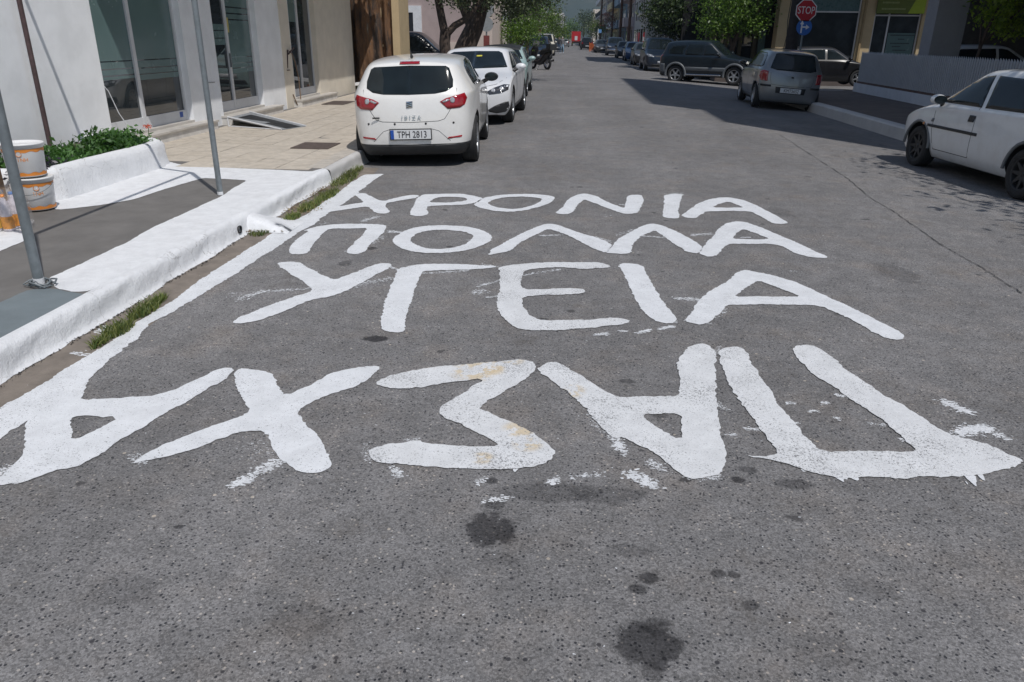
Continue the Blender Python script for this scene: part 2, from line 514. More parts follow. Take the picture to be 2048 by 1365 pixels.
def frame(origin, xdir, ydir):
    """matrix whose local x,y lie along the given directions"""
    x = Vector(xdir).normalized(); y = Vector(ydir).normalized(); z = x.cross(y)
    M = Matrix((x, y, z)).transposed().to_4x4()
    M.translation = Vector(origin)
    return M

def sweep_poly(poly, holes, z, rng, amp, step=0.014, zf=None):
    """flat sheet from an outline whose edge is ragged like brushed paint"""
    def rough(pl):
        out = []
        n = len(pl)
        off = 0.0
        for i in range(n):
            a = Vector(pl[i]); b = Vector(pl[(i + 1) % n])
            L = (b - a).length
            k = max(1, int(L / step))
            t = (b - a).normalized() if L > 1e-6 else Vector((1, 0))
            nn = Vector((-t.y, t.x))
            for j in range(k):
                off = off * 0.72 + rng.gauss(0, amp * 0.55)
                o2 = off + rng.gauss(0, amp * 0.35)
                out.append(a + (b - a) * (j / k) + nn * o2)
        return out
    def relax(pl):                       # round the traced corners a little
        out = []
        n = len(pl)
        for i in range(n):
            p0 = Vector(pl[i - 1]); p = Vector(pl[i]); p1 = Vector(pl[(i + 1) % n])
            out.append(p * 0.75 + p0 * 0.25 if (p - p0).length < 0.16 else p + (p0 - p).normalized() * min(0.03, (p - p0).length / 4))
            out.append(p * 0.75 + p1 * 0.25 if (p - p1).length < 0.16 else p + (p1 - p).normalized() * min(0.03, (p - p1).length / 4))
        return out
    loops = [rough(relax(poly))] + [rough(relax(h)) for h in holes]
    flat = [p for l in loops for p in l]
    tris = tessellate_polygon([[Vector((p.x, p.y, 0)) for p in l] for l in loops])
    zz = zf or (lambda x, y: 0.0)
    vs = [(p.x, p.y, z + zz(p.x, p.y)) for p in flat]
    fs = []
    for a, b, c in tris:
        A, B, C_ = flat[a], flat[b], flat[c]
        fs.append((a, b, c) if (B - A).cross(C_ - A) > 0 else (a, c, b))
    return vs, fs

def flat_poly(poly, z):
    tris = tessellate_polygon([[Vector((p[0], p[1], 0)) for p in poly]])
    fs = []
    for a, b, c in tris:
        A, B, C_ = Vector(poly[a]), Vector(poly[b]), Vector(poly[c])
        fs.append((a, b, c) if (B - A).cross(C_ - A) > 0 else (a, c, b))
    return [(p[0], p[1], z) for p in poly], fs

def road_z(x, y):
    cl = lambda t: max(0.0, min(1.0, t))
    z = -0.028 * max(0.0, -1.0 - max(x, -7.0)) * cl((y - 9.6) / 1.5)
    z -= 0.045 * max(0.0, min(x, 9.0) - 3.3) * cl((y - 2.0) / 4.0)
    return z

# ------------------------------------------------------------------ ground, road, pavements
def grid_sheet(name, xs, ys, zf, m, parent=None):
    vs = [(x, y, zf(x, y)) for y in ys for x in xs]
    nx = len(xs)
    fs = [(j * nx + i, j * nx + i + 1, (j + 1) * nx + i + 1, (j + 1) * nx + i) for j in range(len(ys) - 1) for i in range(nx - 1)]
    b = MB(); b.add(vs, fs, 0, False)
    return b.build(name, m, parent)

GRD = mat('far_ground', (0.16, 0.14, 0.11), 0.95, var=0.2, scale=0.05)
b = MB(); b.add([(-4000, -200, -0.45), (4000, -200, -0.45), (4000, 6000, -0.45), (-4000, 6000, -0.45)], [(0, 1, 2, 3)])
structure(b.build('ground', GRD))
xs = [-60, -30, -15, -7, -5, -4, -3, -2.5, -2, -1.5, -1, 0, 1, 2, 3.3, 4, 5, 6, 7, 8, 9, 15, 30, 60]
ys = [-6, -2, 0, 1, 2, 3, 4, 5, 6, 7, 8, 9, 9.6, 10, 10.4, 10.75, 11.1, 12, 14, 17, 20, 24, 28, 34, 40, 60, 90, 150, 250, 420]
road = structure(grid_sheet('road', xs, ys, road_z, ASPH))
# paler joint across the carriageway at the far side of the junction
joint = mat('road_joint', (0.185, 0.18, 0.175), 0.9, var=0.2, scale=5)
b = MB()
jp = [(-3.2, 33.4), (-1, 33.9), (1, 34.4), (2.6, 35.2)]
for i in range(3):
    (x0, y0), (x1, y1) = jp[i], jp[i + 1]
    b.add([(x0, y0 - .22, road_z(x0, y0) + .005), (x1, y1 - .22, road_z(x1, y1) + .005), (x1, y1 + .22, road_z(x1, y1) + .005), (x0, y0 + .22, road_z(x0, y0) + .005)], [(0, 1, 2, 3)])
structure(b.build('road_joint', joint))
# long hairline crack at the right
rng = random.Random(4)
cr = [(3.8958, 14.6208), (3.5426, 9.9626), (3.3417, 8.5279), (3.3016, 7.6055), (3.1919, 6.4809), (3.1892, 5.7965), (3.1477, 5.1117)]
b = MB()
pts = []
for i in range(len(cr) - 1):
    for j in range(14):
        t = j / 14
        pts.append((cr[i][0] * (1 - t) + cr[i + 1][0] * t + rng.gauss(0, .006), cr[i][1] * (1 - t) + cr[i + 1][1] * t + rng.gauss(0, .012)))
for i in range(len(pts) - 1):
    w = 0.0034 * (0.5 + rng.random())
    (x0, y0), (x1, y1) = pts[i], pts[i + 1]
    zz = lambda x, y: road_z(x, y) + .006
    b.add([(x0 - w, y0, zz(x0, y0)), (x0 + w, y0, zz(x0, y0)), (x1 + w, y1, zz(x1, y1)), (x1 - w, y1, zz(x1, y1))], [(0, 1, 2, 3)])
structure(b.build('road_crack', mat('crack_dark', (0.035, 0.035, 0.037), 0.95)))

# gutter strip
gp = [(-2.80, -1.0), (-2.42, -1.0), (-2.42, 4.0), (-2.44, 7.0), (-2.40, 9.3), (-2.45, 9.75), (-2.80, 9.75)]
vs, fs = flat_poly(gp, 0.0010)
b = MB(); b.add(vs, fs); structure(b.build('gutter', GUTTER))

# left pavement base (grey cement)
b = MB()
b.prism([(-2.83, -2.0), (-2.83, 26.0), (-60, 26.0), (-60, -2.0)], -0.3, 0.15)
lp = structure(b.build('pavement', CEMENT))

# thick white plastered kerb with real lumps
def kerb_mesh(y0, y1, step, noise, drop, seed, mat_, name):
    rng = random.Random(seed)
    prof = [(-2.850, .1515), (-2.828, .1545), (-2.806, .1525), (-2.789, .147), (-2.776, .137), (-2.767, .122), (-2.762, .10), (-2.759, .075), (-2.754, .05), (-2.748, .026), (-2.736, .010), (-2.716, .0)]
    n = len(prof)
    ny = int((y1 - y0) / step)
    ph = [rng.random() * 6.28 for _ in range(24)]
    def f(y, k):
        s_ = 0
        for q in range(8):
            s_ += math.sin(y * (1.7 * 1.75 ** q) + ph[q] + k * (0.5 + 0.35 * q)) / (1.35 ** q)
        return s_ / 3.2
    vs = []
    for j in range(ny + 1):
        y = y0 + (y1 - y0) * j / ny
        dz = drop(y)
        for k, (x, z) in enumerate(prof):
            a = noise * (0.0 if k == 0 else min(1.0, k / 4))
            ox = a * f(y, k * .6) + (0.018 * f(y * .35, 9) if k > 1 else 0)
            oz = a * 0.35 * f(y + 9, k * .7) if k > 1 else 0
            if k >= n - 2: oz += dz; 
            elif k > 3: oz += dz * (k - 3) / (n - 4)
            if k == n - 1: ox += 0.02 * f(y * 2.5, 3)
            vs.append((x + ox, y, z + oz + (0.002 if k == n - 1 else 0)))
    fs = [(j * n + k, j * n + k + 1, (j + 1) * n + k + 1, (j + 1) * n + k) for j in range(ny) for k in range(n - 1)]
    b = MB(); b.add(vs, fs, 0, True)
    o = structure(b.build(name, mat_))
    return o
kerb_mesh(-1.5, 8.66, 0.018, 0.015, lambda y: 0.0, 3, KERBP, 'kerb')
kerb_mesh(8.66, 26.0, 0.05, 0.008, lambda y: road_z(-2.7, y) - (.01 if y > 9 else 0), 5, KERBOLD, 'worn_kerb')

# whitewash painted over the pavement
def paint_sheet(name, px, z, m, seed=1, amp=0.004, zf=None, holes=()):
    rng = random.Random(seed)
    vs, fs = sweep_poly(px, list(holes), z, rng, amp, 0.02, zf)
    b = MB(); b.add(vs, fs)
    return b.build(name, m)
wb = [(-3.2477, 4.3157), (-3.249, 4.6684), (-3.2526, 4.9628), (-3.2467, 5.232), (-3.2983, 5.7045), (-3.2975, 6.1262), (-3.3012, 6.7188), (-3.3036, 7.0048), (-3.3635, 7.3867), (-3.3994, 7.8276), (-3.9091, 7.895), (-3.9768, 7.4842), (-4.0133, 7.1392), (-4.0368, 6.7159), (-4.1449, 6.4968), (-4.284, 6.3485), (-4.4475, 6.2019), (-4.787, 6.618), (-5.3651, 7.6001), (-4.9137, 8.9908), (-4.6063, 8.7425), (-4.0392, 8.5835), (-3.6657, 8.5474), (-3.297, 8.5119), (-2.911, 8.4626)]
wb += [(-2.84, 8.74), (-2.835, 4.1)] + [(-2.9158, 4.0699), (-3.0658, 4.1311)]
structure(paint_sheet('pavement_whitewash', wb, 0.1535, PAINTW, 2))
w2 = [(-4.0169, 5.2005), (-3.986, 4.8778), (-3.9245, 4.3823), (-4.3331, 4.8917), (-4.4111, 5.4518), (-4.4322, 5.833)]
structure(paint_sheet('pavement_whitewash', w2, 0.1535, PAINTW, 3))
bgp = [(-2.836, 4.05)] + [(-2.9158, 4.0699), (-2.9712, 4.0831), (-3.0747, 4.1301), (-3.2221, 4.1042), (-3.2278, 3.9797), (-3.2271, 3.8531), (-3.2355, 3.4205)] + [(-3.9, 2.0), (-3.9, -1.0), (-2.834, -1.0), (-2.834, 3.0)]
structure(paint_sheet('pavement_grey_paint', bgp, 0.1520, BLUEGREY, 4))

# cement mound that bridges the gutter
b = MB()
hx = 14
mv = []
prof = [(6.23, 0), (6.25, .055), (6.28, .085), (6.35, .096), (6.45, .092), (6.56, .065), (6.70, .03), (6.84, 0)]
for i in range(hx + 1):
    t = i / hx
    x = -2.83 + 0.44 * t
    rise = (1 - t) ** 0.85 * 1.50
    for (y, z) in prof:
        mv.append((x, y - 0.10 * t + (0.06 * t if y < 6.4 else -0.10 * t), max(0.004, z * rise + 0.006) if 0 < i < hx or z > 0 else 0.0))
n = len(prof)
mf = [(i * n + k, (i + 1) * n + k, (i + 1) * n + k + 1, i * n + k + 1) for i in range(hx) for k in range(n - 1)]
b.add(mv, mf, 0, True)
structure(b.build('gutter_mound', PAINTW))
# drain holes in the kerb
for (x, y, z, r) in ((-2.748, 3.97, .062, .022), (-2.735, 6.06, .062, .033)):
    b = MB(); b.lathe([(r, 0), (r, .012), (r * .85, .014), (r * .85, -.08), (0.001, -.08)], 18, 0, frame((x - .02, y, z), (0, 1, 0), (0, .15, 1)))
    structure(b.build('drain_pipe', BLACKP))

# paving tiles beyond the painted part
tm = [mat('paving_tile_%s' % k, c, 0.72, var=0.13, scale=9, grime=0.35, bump=0.15, bscale=120) for k, c in
      (('beige', (0.50, 0.445, 0.375)), ('pale', (0.51, 0.455, 0.385)), ('warm', (0.49, 0.435, 0.365)))]
tb = MB(); tb.box((-.1985, -.1985, -.03), (.1985, .1985, 0))
vsx = [(-.1985, -.1985, -.03), (.1985, -.1985, -.03), (.1985, .1985, -.03), (-.1985, .1985, -.03), (-.194, -.194, 0.0), (.194, -.194, 0), (.194, .194, 0), (-.194, .194, 0)]
tb = MB(); tb.add(vsx, [(4, 5, 6, 7), (0, 1, 5, 4), (1, 2, 6, 5), (2, 3, 7, 6), (3, 0, 4, 7)])
tmesh = [tb.mesh('tile', m) for m in tm]
rng = random.Random(8)
y = 8.77
tiles = 0
while y < 21.0:
    x = -3.18
    while x > -5.9:
        if not (-4.6 > x and y < 9.1):
            o = link('tile', rng.choice(tmesh), lp, (x + rng.gauss(0, .001), y, 0.1545 + rng.gauss(0, .0012)))
            o.rotation_euler = (rng.gauss(0, .003), rng.gauss(0, .003), 0)
            tiles += 1
        x -= .4
    y += .4
# broad kerb stones beside the tiles, each its own piece
ks = mat('kerb_stone', (0.46, 0.42, 0.37), 0.8, var=0.15, scale=7, grime=0.35, bump=0.2)
kb = MB(); kb.box((-.10, -.245, -.02), (.10, .245, 0))
km = kb.mesh('kerb_stone', ks)
for k in range(34):
    o = link('kerb_stone', km, lp, (-2.95 + rng.gauss(0, .002), 8.95 + k * .5, .1555 + rng.gauss(0, .001)))
# manhole covers on the pavement
GRATE = mat('grate', (0.11, 0.085, 0.075), 0.8, var=0.2, scale=20, bump=0.3)
for nm, (x, y), (w, d), lab in (('manhole_cover', (-3.5201, 10.5162), (.52, .60), 'rusty brown square utility cover set in the beige tiles beside the kerb'),
                           ('door_mat', (-5.28, 17.6), (.50, .95), 'dark grey doormat lying before the last shop step')):
    b = MB()
    b.box((-w / 2, -d / 2, .0), (w / 2, d / 2, .010))
    for k in range(6):
        b.box((-w / 2 + .03, -d / 2 + .04 + k * (d - .08) / 6, .010), (w / 2 - .03, -d / 2 + .04 + (k + .55) * (d - .08) / 6, .014))
    tag(b.build(nm, GRATE, None, (x, y, .158)), lab, nm.replace('_', ' '))

# ------------------------------------------------------------------ right pavement
RPX = 6.40
b = MB()
# corner rounded towards the side street
corner = [(RPX + 2.6 - 2.6 * math.cos(a), 24.2 + 2.6 * math.sin(a)) for a in [k * math.pi / 16 for k in range(9)]]
b.prism([(60, -6), (60, 26.8)] + corner[::-1] + [(RPX, -6)], -0.4, 0.10)
DARKP = mat('dark_paving', (0.115, 0.095, 0.088), 0.88, var=0.14, scale=2.5, bump=0.3, bscale=120, grime=0.25)
rp = structure(b.build('right_pavement', DARKP))
# kerb stones along it
kmats = [KERBOLD]
cl = [(RPX - .02, y_) for y_ in [6 + .75 * k for k in range(25)]] + [(c[0] - .02, c[1]) for c in corner[1:]]
kr = MB()
for i in range(len(cl) - 1):
    (x0, y0), (x1, y1) = cl[i], cl[i + 1]
    L = math.hypot(x1 - x0, y1 - y0)
    M = frame(((x0 + x1) / 2, (y0 + y1) / 2, 0), (y1 - y0, -(x1 - x0), 0), (x1 - x0, y1 - y0, 0))
    o_ = MB()
    h = L / 2 - .004
    o_.add([M @ Vector(p) for p in [(-.13, -h, -.3), (.10, -h, -.3), (.10, h, -.3), (-.13, h, -.3), (-.13, -h, .104), (.07, -h, .104), (.07, h, .104), (-.13, h, .104), (.10, -h, .075), (.10, h, .075)]],
           [(4, 5, 6, 7), (5, 8, 9, 6), (8, 1, 2, 9), (0, 1, 8, 5, 4), (3, 7, 6, 9, 2), (0, 4, 7, 3)])
    o_.v = [(-(p[0] - 2 * M.translation.x) if False else p[0], p[1], p[2]) for p in o_.v]
    # face the chamfer to the road
    R_ = Matrix.Translation(M.translation) @ Matrix.Rotation(math.pi, 4, 'Z') @ Matrix.Translation(-M.translation)
    o_.v = [tuple(R_ @ Vector(p)) for p in o_.v]
    ob = o_.build('kerb_stone', KERBOLD, rp)
# far pavements beyond the junction
for (x0, x1, y0, nm) in ((6.4, 60, 36.0, 'far_right_pavement'), (-60, -3.0, 35.0, 'far_left_pavement')):
    b = MB(); b.box((x0, y0, -.45), (x1, 420, .03)); structure(b.build(nm, DARKP if x0 > 0 else CEMENT))

# ------------------------------------------------------------------ painted words
ROWS = [
    ('white painted letter X at the left of the top row, touching the long line', 'top row of the painted greeting', 0, [(-2.2767, 7.9306), (-2.2669, 8.0284), (-2.2002, 8.0523), (-2.1073, 7.9164), (-1.9516, 7.6888), (-1.8896, 7.6626), (-1.7853, 7.8865), (-1.6723, 8.0328), (-1.5836, 8.0224), (-1.5774, 7.8781), (-1.7438, 7.6953), (-1.8486, 7.5466), (-1.8022, 7.377), (-1.7112, 7.1716), (-1.7167, 7.0932), (-1.7727, 7.0567), (-1.8495, 7.1061), (-1.929, 7.2665), (-1.9925, 7.3846), (-2.1473, 7.2386), (-2.2982, 7.0793), (-2.3644, 6.9998), (-2.3686, 7.1796), (-2.2895, 7.3146), (-2.1947, 7.4558), (-2.0747, 7.5708), (-2.1814, 7.7633)], []),
    ('white painted letter P of the top row between the X and the wide O', 'top row of the painted greeting', 0, [(-1.4948, 7.0507), (-1.5297, 7.2555), (-1.5525, 7.5716), (-1.5776, 7.8425), (-1.5595, 8.0478), (-1.4658, 8.09), (-1.3273, 8.1309), (-1.142, 8.1555), (-0.9999, 8.0628), (-0.8867, 7.9474), (-0.9167, 7.721), (-1.0365, 7.5854), (-1.2325, 7.5339), (-1.3981, 7.4737), (-1.369, 7.2759), (-1.3338, 7.1892), (-1.333, 7.0419), (-1.4128, 6.9917)], [[(-1.4105, 7.657), (-1.406, 7.8297), (-1.3545, 7.9433), (-1.231, 7.974), (-1.1152, 7.9604), (-1.0405, 7.8776), (-1.0613, 7.7705), (-1.2127, 7.6691)]]),
    ('wide oval white letter O of the top row, right after the P', 'top row of the painted greeting', 0, [(-0.948, 7.5837), (-0.9246, 7.7883), (-0.8611, 7.9722), (-0.7485, 8.133), (-0.5674, 8.2168), (-0.3948, 8.2398), (-0.2198, 8.203), (-0.1315, 8.1189), (-0.1163, 8.0057), (-0.1523, 7.8202), (-0.2543, 7.6076), (-0.4037, 7.3985), (-0.5539, 7.2998), (-0.7131, 7.3284), (-0.8433, 7.4362)], [[(-0.8113, 7.7009), (-0.7669, 7.8782), (-0.6669, 8.0193), (-0.5291, 8.081), (-0.386, 8.0708), (-0.2701, 8.014), (-0.2521, 7.9105), (-0.3122, 7.6986), (-0.411, 7.5232), (-0.5124, 7.447), (-0.6463, 7.4614), (-0.7642, 7.5746)]]),
    ('white painted letter N in the middle of the top row', 'top row of the painted greeting', 0, [(-0.1018, 7.308), (-0.0409, 7.5919), (0.0163, 7.9728), (0.1109, 8.2676), (0.2086, 8.3648), (0.3335, 8.2144), (0.3756, 8.059), (0.4875, 7.8055), (0.5892, 7.6226), (0.6346, 7.9758), (0.6628, 8.2826), (0.7396, 8.351), (0.8266, 8.3375), (0.8279, 8.0788), (0.7784, 7.7692), (0.7149, 7.4446), (0.6364, 7.3544), (0.5653, 7.3587), (0.4454, 7.548), (0.3063, 7.8193), (0.1876, 8.0187), (0.1235, 7.7585), (0.0776, 7.4321), (0.0417, 7.2796), (-0.0509, 7.2614)], []),
    ('short upright white letter I of the top row, between the N and the last A', 'top row of the painted greeting', 0, [(1.0676, 8.3527), (1.1691, 8.4671), (1.2957, 8.45), (1.2455, 8.2531), (1.1829, 7.8952), (1.1207, 7.53), (1.0959, 7.2302), (1.0158, 7.2013), (0.9334, 7.274), (0.9976, 7.7248), (1.0525, 8.1476)], []),
    ('flat white letter A ending the top row at the right', 'top row of the painted greeting', 0, [(1.1275, 7.3633), (1.246, 7.6499), (1.4024, 7.9989), (1.5646, 8.2386), (1.7077, 8.3383), (1.7998, 8.326), (1.9108, 8.1808), (1.9766, 7.9232), (2.043, 7.5784), (2.0839, 7.2898), (2.1025, 7.1501), (2.0355, 7.0997), (1.9429, 7.1063), (1.9209, 7.3012), (1.8518, 7.6225), (1.651, 7.6316), (1.393, 7.5644), (1.3076, 7.3859), (1.2418, 7.2294), (1.1481, 7.2558)], [[(1.7259, 8.1023), (1.8256, 7.8092), (1.6787, 7.776), (1.5011, 7.7749), (1.5937, 7.9632)]]),
    ('white gate-shaped letter Pi starting the second row at the left', 'second row of the painted greeting', 0, [(-2.2991, 6.3121), (-2.2472, 6.4424), (-2.1504, 6.5568), (-1.9959, 6.6123), (-1.8184, 6.6341), (-1.6593, 6.6326), (-1.6108, 6.5711), (-1.5803, 6.399), (-1.5818, 6.1619), (-1.5993, 5.9596), (-1.5895, 5.7922), (-1.585, 5.6917), (-1.6263, 5.6082), (-1.7084, 5.6378), (-1.735, 5.6942), (-1.7377, 5.858), (-1.7421, 6.1199), (-1.7513, 6.3297), (-1.7561, 6.477), (-1.9466, 6.4388), (-2.0936, 6.411), (-2.0923, 6.2171), (-2.0772, 5.9905), (-2.0552, 5.8208), (-2.0217, 5.6212), (-2.0536, 5.5589), (-2.1386, 5.5607), (-2.1956, 5.6607), (-2.224, 5.801), (-2.2543, 6.0139), (-2.2523, 6.1743), (-2.2424, 6.3189)], []),
    ('large round white letter O of the second row, right of the gate-shaped letter', 'second row of the painted greeting', 0, [(-1.4364, 6.0223), (-1.4548, 6.1542), (-1.4273, 6.3447), (-1.37, 6.524), (-1.2689, 6.6232), (-1.1073, 6.6689), (-0.9107, 6.6463), (-0.7815, 6.5704), (-0.6865, 6.4582), (-0.6263, 6.3223), (-0.6216, 6.1629), (-0.6712, 6.0043), (-0.7528, 5.8692), (-0.8665, 5.763), (-0.9973, 5.7201), (-1.1458, 5.7227), (-1.2761, 5.7879), (-1.3761, 5.9004)], [[(-1.3107, 6.1713), (-1.293, 6.3131), (-1.2327, 6.4264), (-1.1257, 6.4886), (-1.0081, 6.4929), (-0.8842, 6.4489), (-0.8072, 6.3477), (-0.7845, 6.257), (-0.7955, 6.1201), (-0.8439, 5.9841), (-0.9176, 5.8913), (-1.0184, 5.8465), (-1.105, 5.8487), (-1.1946, 5.9217), (-1.2733, 6.0416)]]),
    ('white roof-shaped Lambda right of the round O in the second row', 'second row of the painted greeting', 0, [(-0.6024, 5.7031), (-0.5916, 5.8706), (-0.5239, 6.0701), (-0.432, 6.3017), (-0.3101, 6.6088), (-0.2097, 6.8047), (-0.1511, 6.8481), (-0.0859, 6.8218), (0.0389, 6.6511), (0.1664, 6.4803), (0.2892, 6.3614), (0.4027, 6.1463), (0.371, 5.9983), (0.3337, 5.8799), (0.2312, 6.0135), (0.0999, 6.2885), (-0.0266, 6.5083), (-0.1453, 6.6479), (-0.2199, 6.485), (-0.3564, 6.1951), (-0.4396, 5.8451), (-0.54, 5.7548)], []),
    ('second white roof-shaped Lambda of the second row, joined to the last A', 'second row of the painted greeting', 0, [(0.3331, 5.8806), (0.405, 6.1522), (0.4527, 6.3558), (0.5534, 6.5509), (0.6777, 6.816), (0.7709, 6.9623), (0.8393, 6.9707), (0.9094, 6.8732), (1.0018, 6.659), (1.094, 6.4066), (1.1431, 6.1673), (1.0841, 5.9408), (0.9979, 5.9889), (0.9047, 6.2841), (0.8055, 6.7015), (0.6783, 6.5125), (0.5981, 6.2974), (0.5528, 6.0982), (0.5394, 5.9133), (0.4718, 5.8613), (0.3911, 5.874)], []),
    ('long white letter A ending the second row at the right', 'second row of the painted greeting', 0, [(1.1431, 6.1673), (1.2675, 6.4784), (1.3718, 6.7868), (1.5017, 7.0641), (1.5995, 7.1491), (1.6949, 7.1486), (1.7863, 6.9512), (1.8786, 6.6832), (1.9702, 6.4099), (2.0375, 6.1781), (2.0954, 5.9828), (2.079, 5.929), (1.9877, 5.9271), (1.9099, 5.9745), (1.8543, 6.1109), (1.8061, 6.2928), (1.7187, 6.331), (1.5689, 6.3134), (1.3849, 6.3064), (1.2995, 6.1386), (1.2322, 5.9271), (1.1505, 5.8525), (1.1027, 5.9121), (1.0862, 5.9544)], [[(1.614, 6.8557), (1.7012, 6.6888), (1.7641, 6.4964), (1.6148, 6.4684), (1.4416, 6.4734), (1.5295, 6.6953)]]),
    ('white letter Y leaning left at the start of the third row', 'third row of the painted greeting', 0, [(-2.149, 5.282), (-2.1436, 5.3383), (-2.0038, 5.3543), (-1.8539, 5.1801), (-1.7402, 5.0633), (-1.5956, 4.9351), (-1.5405, 5.0646), (-1.4632, 5.2463), (-1.3956, 5.3907), (-1.2934, 5.4023), (-1.2809, 5.2892), (-1.3325, 5.1301), (-1.3967, 4.8973), (-1.4612, 4.6998), (-1.5369, 4.5657), (-1.6144, 4.5225), (-1.6788, 4.3807), (-1.7497, 4.2139), (-1.8128, 4.1016), (-1.8863, 4.05), (-1.9454, 4.0294), (-1.9603, 4.101), (-1.9439, 4.1628), (-1.8888, 4.2934), (-1.8104, 4.4671), (-1.7312, 4.5979), (-1.665, 4.696), (-1.7587, 4.8184), (-1.9264, 5.0215)], []),
    ('white hook-shaped letter Gamma of the third row, right of the Y', 'third row of the painted greeting', 0, [(-1.2231, 5.26), (-1.1518, 5.3491), (-1.0588, 5.4057), (-0.8413, 5.4304), (-0.619, 5.4186), (-0.503, 5.4225), (-0.5102, 5.3627), (-0.6691, 5.3001), (-0.8554, 5.2703), (-1.0306, 5.22), (-1.0235, 5.0187), (-0.9924, 4.6779), (-0.9584, 4.3445), (-0.9309, 4.1354), (-0.903, 4.0111), (-0.9562, 3.9919), (-1.0411, 4.0106), (-1.0825, 4.1195), (-1.1073, 4.2663), (-1.1481, 4.5554), (-1.1796, 4.8433), (-1.1966, 5.0819)], []),
    ('white rounded letter E in the middle of the third row', 'third row of the painted greeting', 1, [(-0.4861, 5.3789), (-0.3398, 5.4873), (-0.1084, 5.5606), (0.0849, 5.5826), (0.2844, 5.6149), (0.3611, 5.4973), (0.3293, 5.4438), (0.1505, 5.4146), (-0.0279, 5.4306), (-0.1677, 5.4013), (-0.279, 5.3351), (-0.2975, 5.2244), (-0.2908, 5.0192), (-0.27, 4.8743), (-0.09, 4.9053), (0.0829, 4.9356), (0.1552, 4.9131), (0.1423, 4.83), (0.0048, 4.7932), (-0.1431, 4.7627), (-0.2602, 4.7142), (-0.2598, 4.6165), (-0.2345, 4.4693), (-0.1903, 4.3476), (-0.1453, 4.2825), (-0.0726, 4.2841), (0.081, 4.3062), (0.2929, 4.3617), (0.3868, 4.3625), (0.4235, 4.3212), (0.3811, 4.2724), (0.2354, 4.2137), (0.0805, 4.1549), (-0.0676, 4.1059), (-0.1879, 4.1046), (-0.2714, 4.1466), (-0.3415, 4.2559), (-0.3968, 4.404), (-0.4173, 4.5319), (-0.4251, 4.7757), (-0.4407, 5.0832)], []),
    ('slanting white letter I of the third row, right of the E', 'third row of the painted greeting', 0, [(0.4088, 5.5489), (0.4647, 5.6164), (0.5909, 5.5696), (0.609, 5.4127), (0.6081, 5.1993), (0.6328, 4.9653), (0.6518, 4.7143), (0.6857, 4.5347), (0.7041, 4.4264), (0.6907, 4.3194), (0.6112, 4.2964), (0.5528, 4.3799), (0.5071, 4.5157), (0.4809, 4.7306), (0.4595, 4.9844), (0.445, 5.3073)], []),
    ('wide white letter A ending the third row at the right', 'third row of the painted greeting', 0, [(0.7467, 4.355), (0.8088, 4.4999), (0.8661, 4.6691), (0.9214, 4.8133), (1.0183, 4.9884), (1.1495, 5.198), (1.2271, 5.3517), (1.3042, 5.4908), (1.376, 5.5346), (1.4351, 5.4613), (1.5337, 5.4072), (1.6517, 5.2534), (1.728, 5.0657), (1.7936, 4.9073), (1.8555, 4.7579), (1.9334, 4.5249), (1.9815, 4.381), (2.0033, 4.2841), (1.9948, 4.2014), (1.9488, 4.17), (1.8896, 4.1906), (1.8553, 4.255), (1.7995, 4.4354), (1.756, 4.5841), (1.6762, 4.7388), (1.5262, 4.7464), (1.3045, 4.7329), (1.0564, 4.6962), (1.0254, 4.5869), (0.9619, 4.469), (0.9115, 4.3574), (0.8409, 4.2999), (0.7945, 4.3303)], [[(1.3973, 5.2661), (1.6058, 4.9157), (1.3417, 4.8944), (1.1457, 4.8732), (1.2504, 5.0517)]]),
    ('upside-down white A at the far left of the nearest row, grown into the long line', 'nearest upside-down row of the painted greeting', 0, [(-2.4035, 3.1405), (-2.3298, 3.2174), (-2.2513, 3.0232), (-2.2375, 2.9884), (-2.1328, 3.0076), (-2.0244, 3.0362), (-1.8936, 3.0728), (-1.8174, 3.2081), (-1.7604, 3.3673), (-1.7357, 3.4127), (-1.6705, 3.4084), (-1.6484, 3.3155), (-1.7339, 3.0374), (-1.7962, 2.8433), (-1.847, 2.5819), (-1.9028, 2.4165), (-1.9703, 2.3913), (-1.9909, 2.34), (-2.0187, 2.3014), (-2.0786, 2.2899), (-2.0879, 2.2656), (-2.138, 2.2963), (-2.1374, 2.3325), (-2.1496, 2.4063), (-2.158, 2.4575), (-2.1793, 2.5229), (-2.254, 2.6444), (-2.3421, 2.7748), (-2.4135, 2.9893)], [[(-2.1786, 2.8426), (-1.9658, 2.8466), (-1.9757, 2.7467), (-2.036, 2.6211)]]),
    ('big white X of the nearest row, second letter from the left', 'nearest upside-down row of the painted greeting', 0, [(-1.6552, 3.3592), (-1.6454, 3.4101), (-1.6023, 3.4145), (-1.4622, 3.3784), (-1.3741, 3.2324), (-1.2978, 3.1123), (-1.2311, 3.2465), (-1.1526, 3.4092), (-1.0805, 3.4665), (-0.9748, 3.5156), (-0.9238, 3.5013), (-0.9411, 3.3812), (-1.017, 3.239), (-1.1125, 3.1466), (-1.1951, 2.9775), (-1.1166, 2.8693), (-1.0026, 2.7236), (-0.8986, 2.5509), (-0.8953, 2.5133), (-0.933, 2.4727), (-0.9789, 2.4721), (-1.033, 2.5005), (-1.1193, 2.5691), (-1.1864, 2.664), (-1.2563, 2.7783), (-1.2944, 2.8017), (-1.3696, 2.7675), (-1.4801, 2.6239), (-1.5656, 2.5392), (-1.6495, 2.5001), (-1.6906, 2.4694), (-1.6802, 2.5563), (-1.6664, 2.5899), (-1.5706, 2.7218), (-1.4883, 2.8338), (-1.3927, 2.9387), (-1.468, 3.0586), (-1.5582, 3.1859)], []),
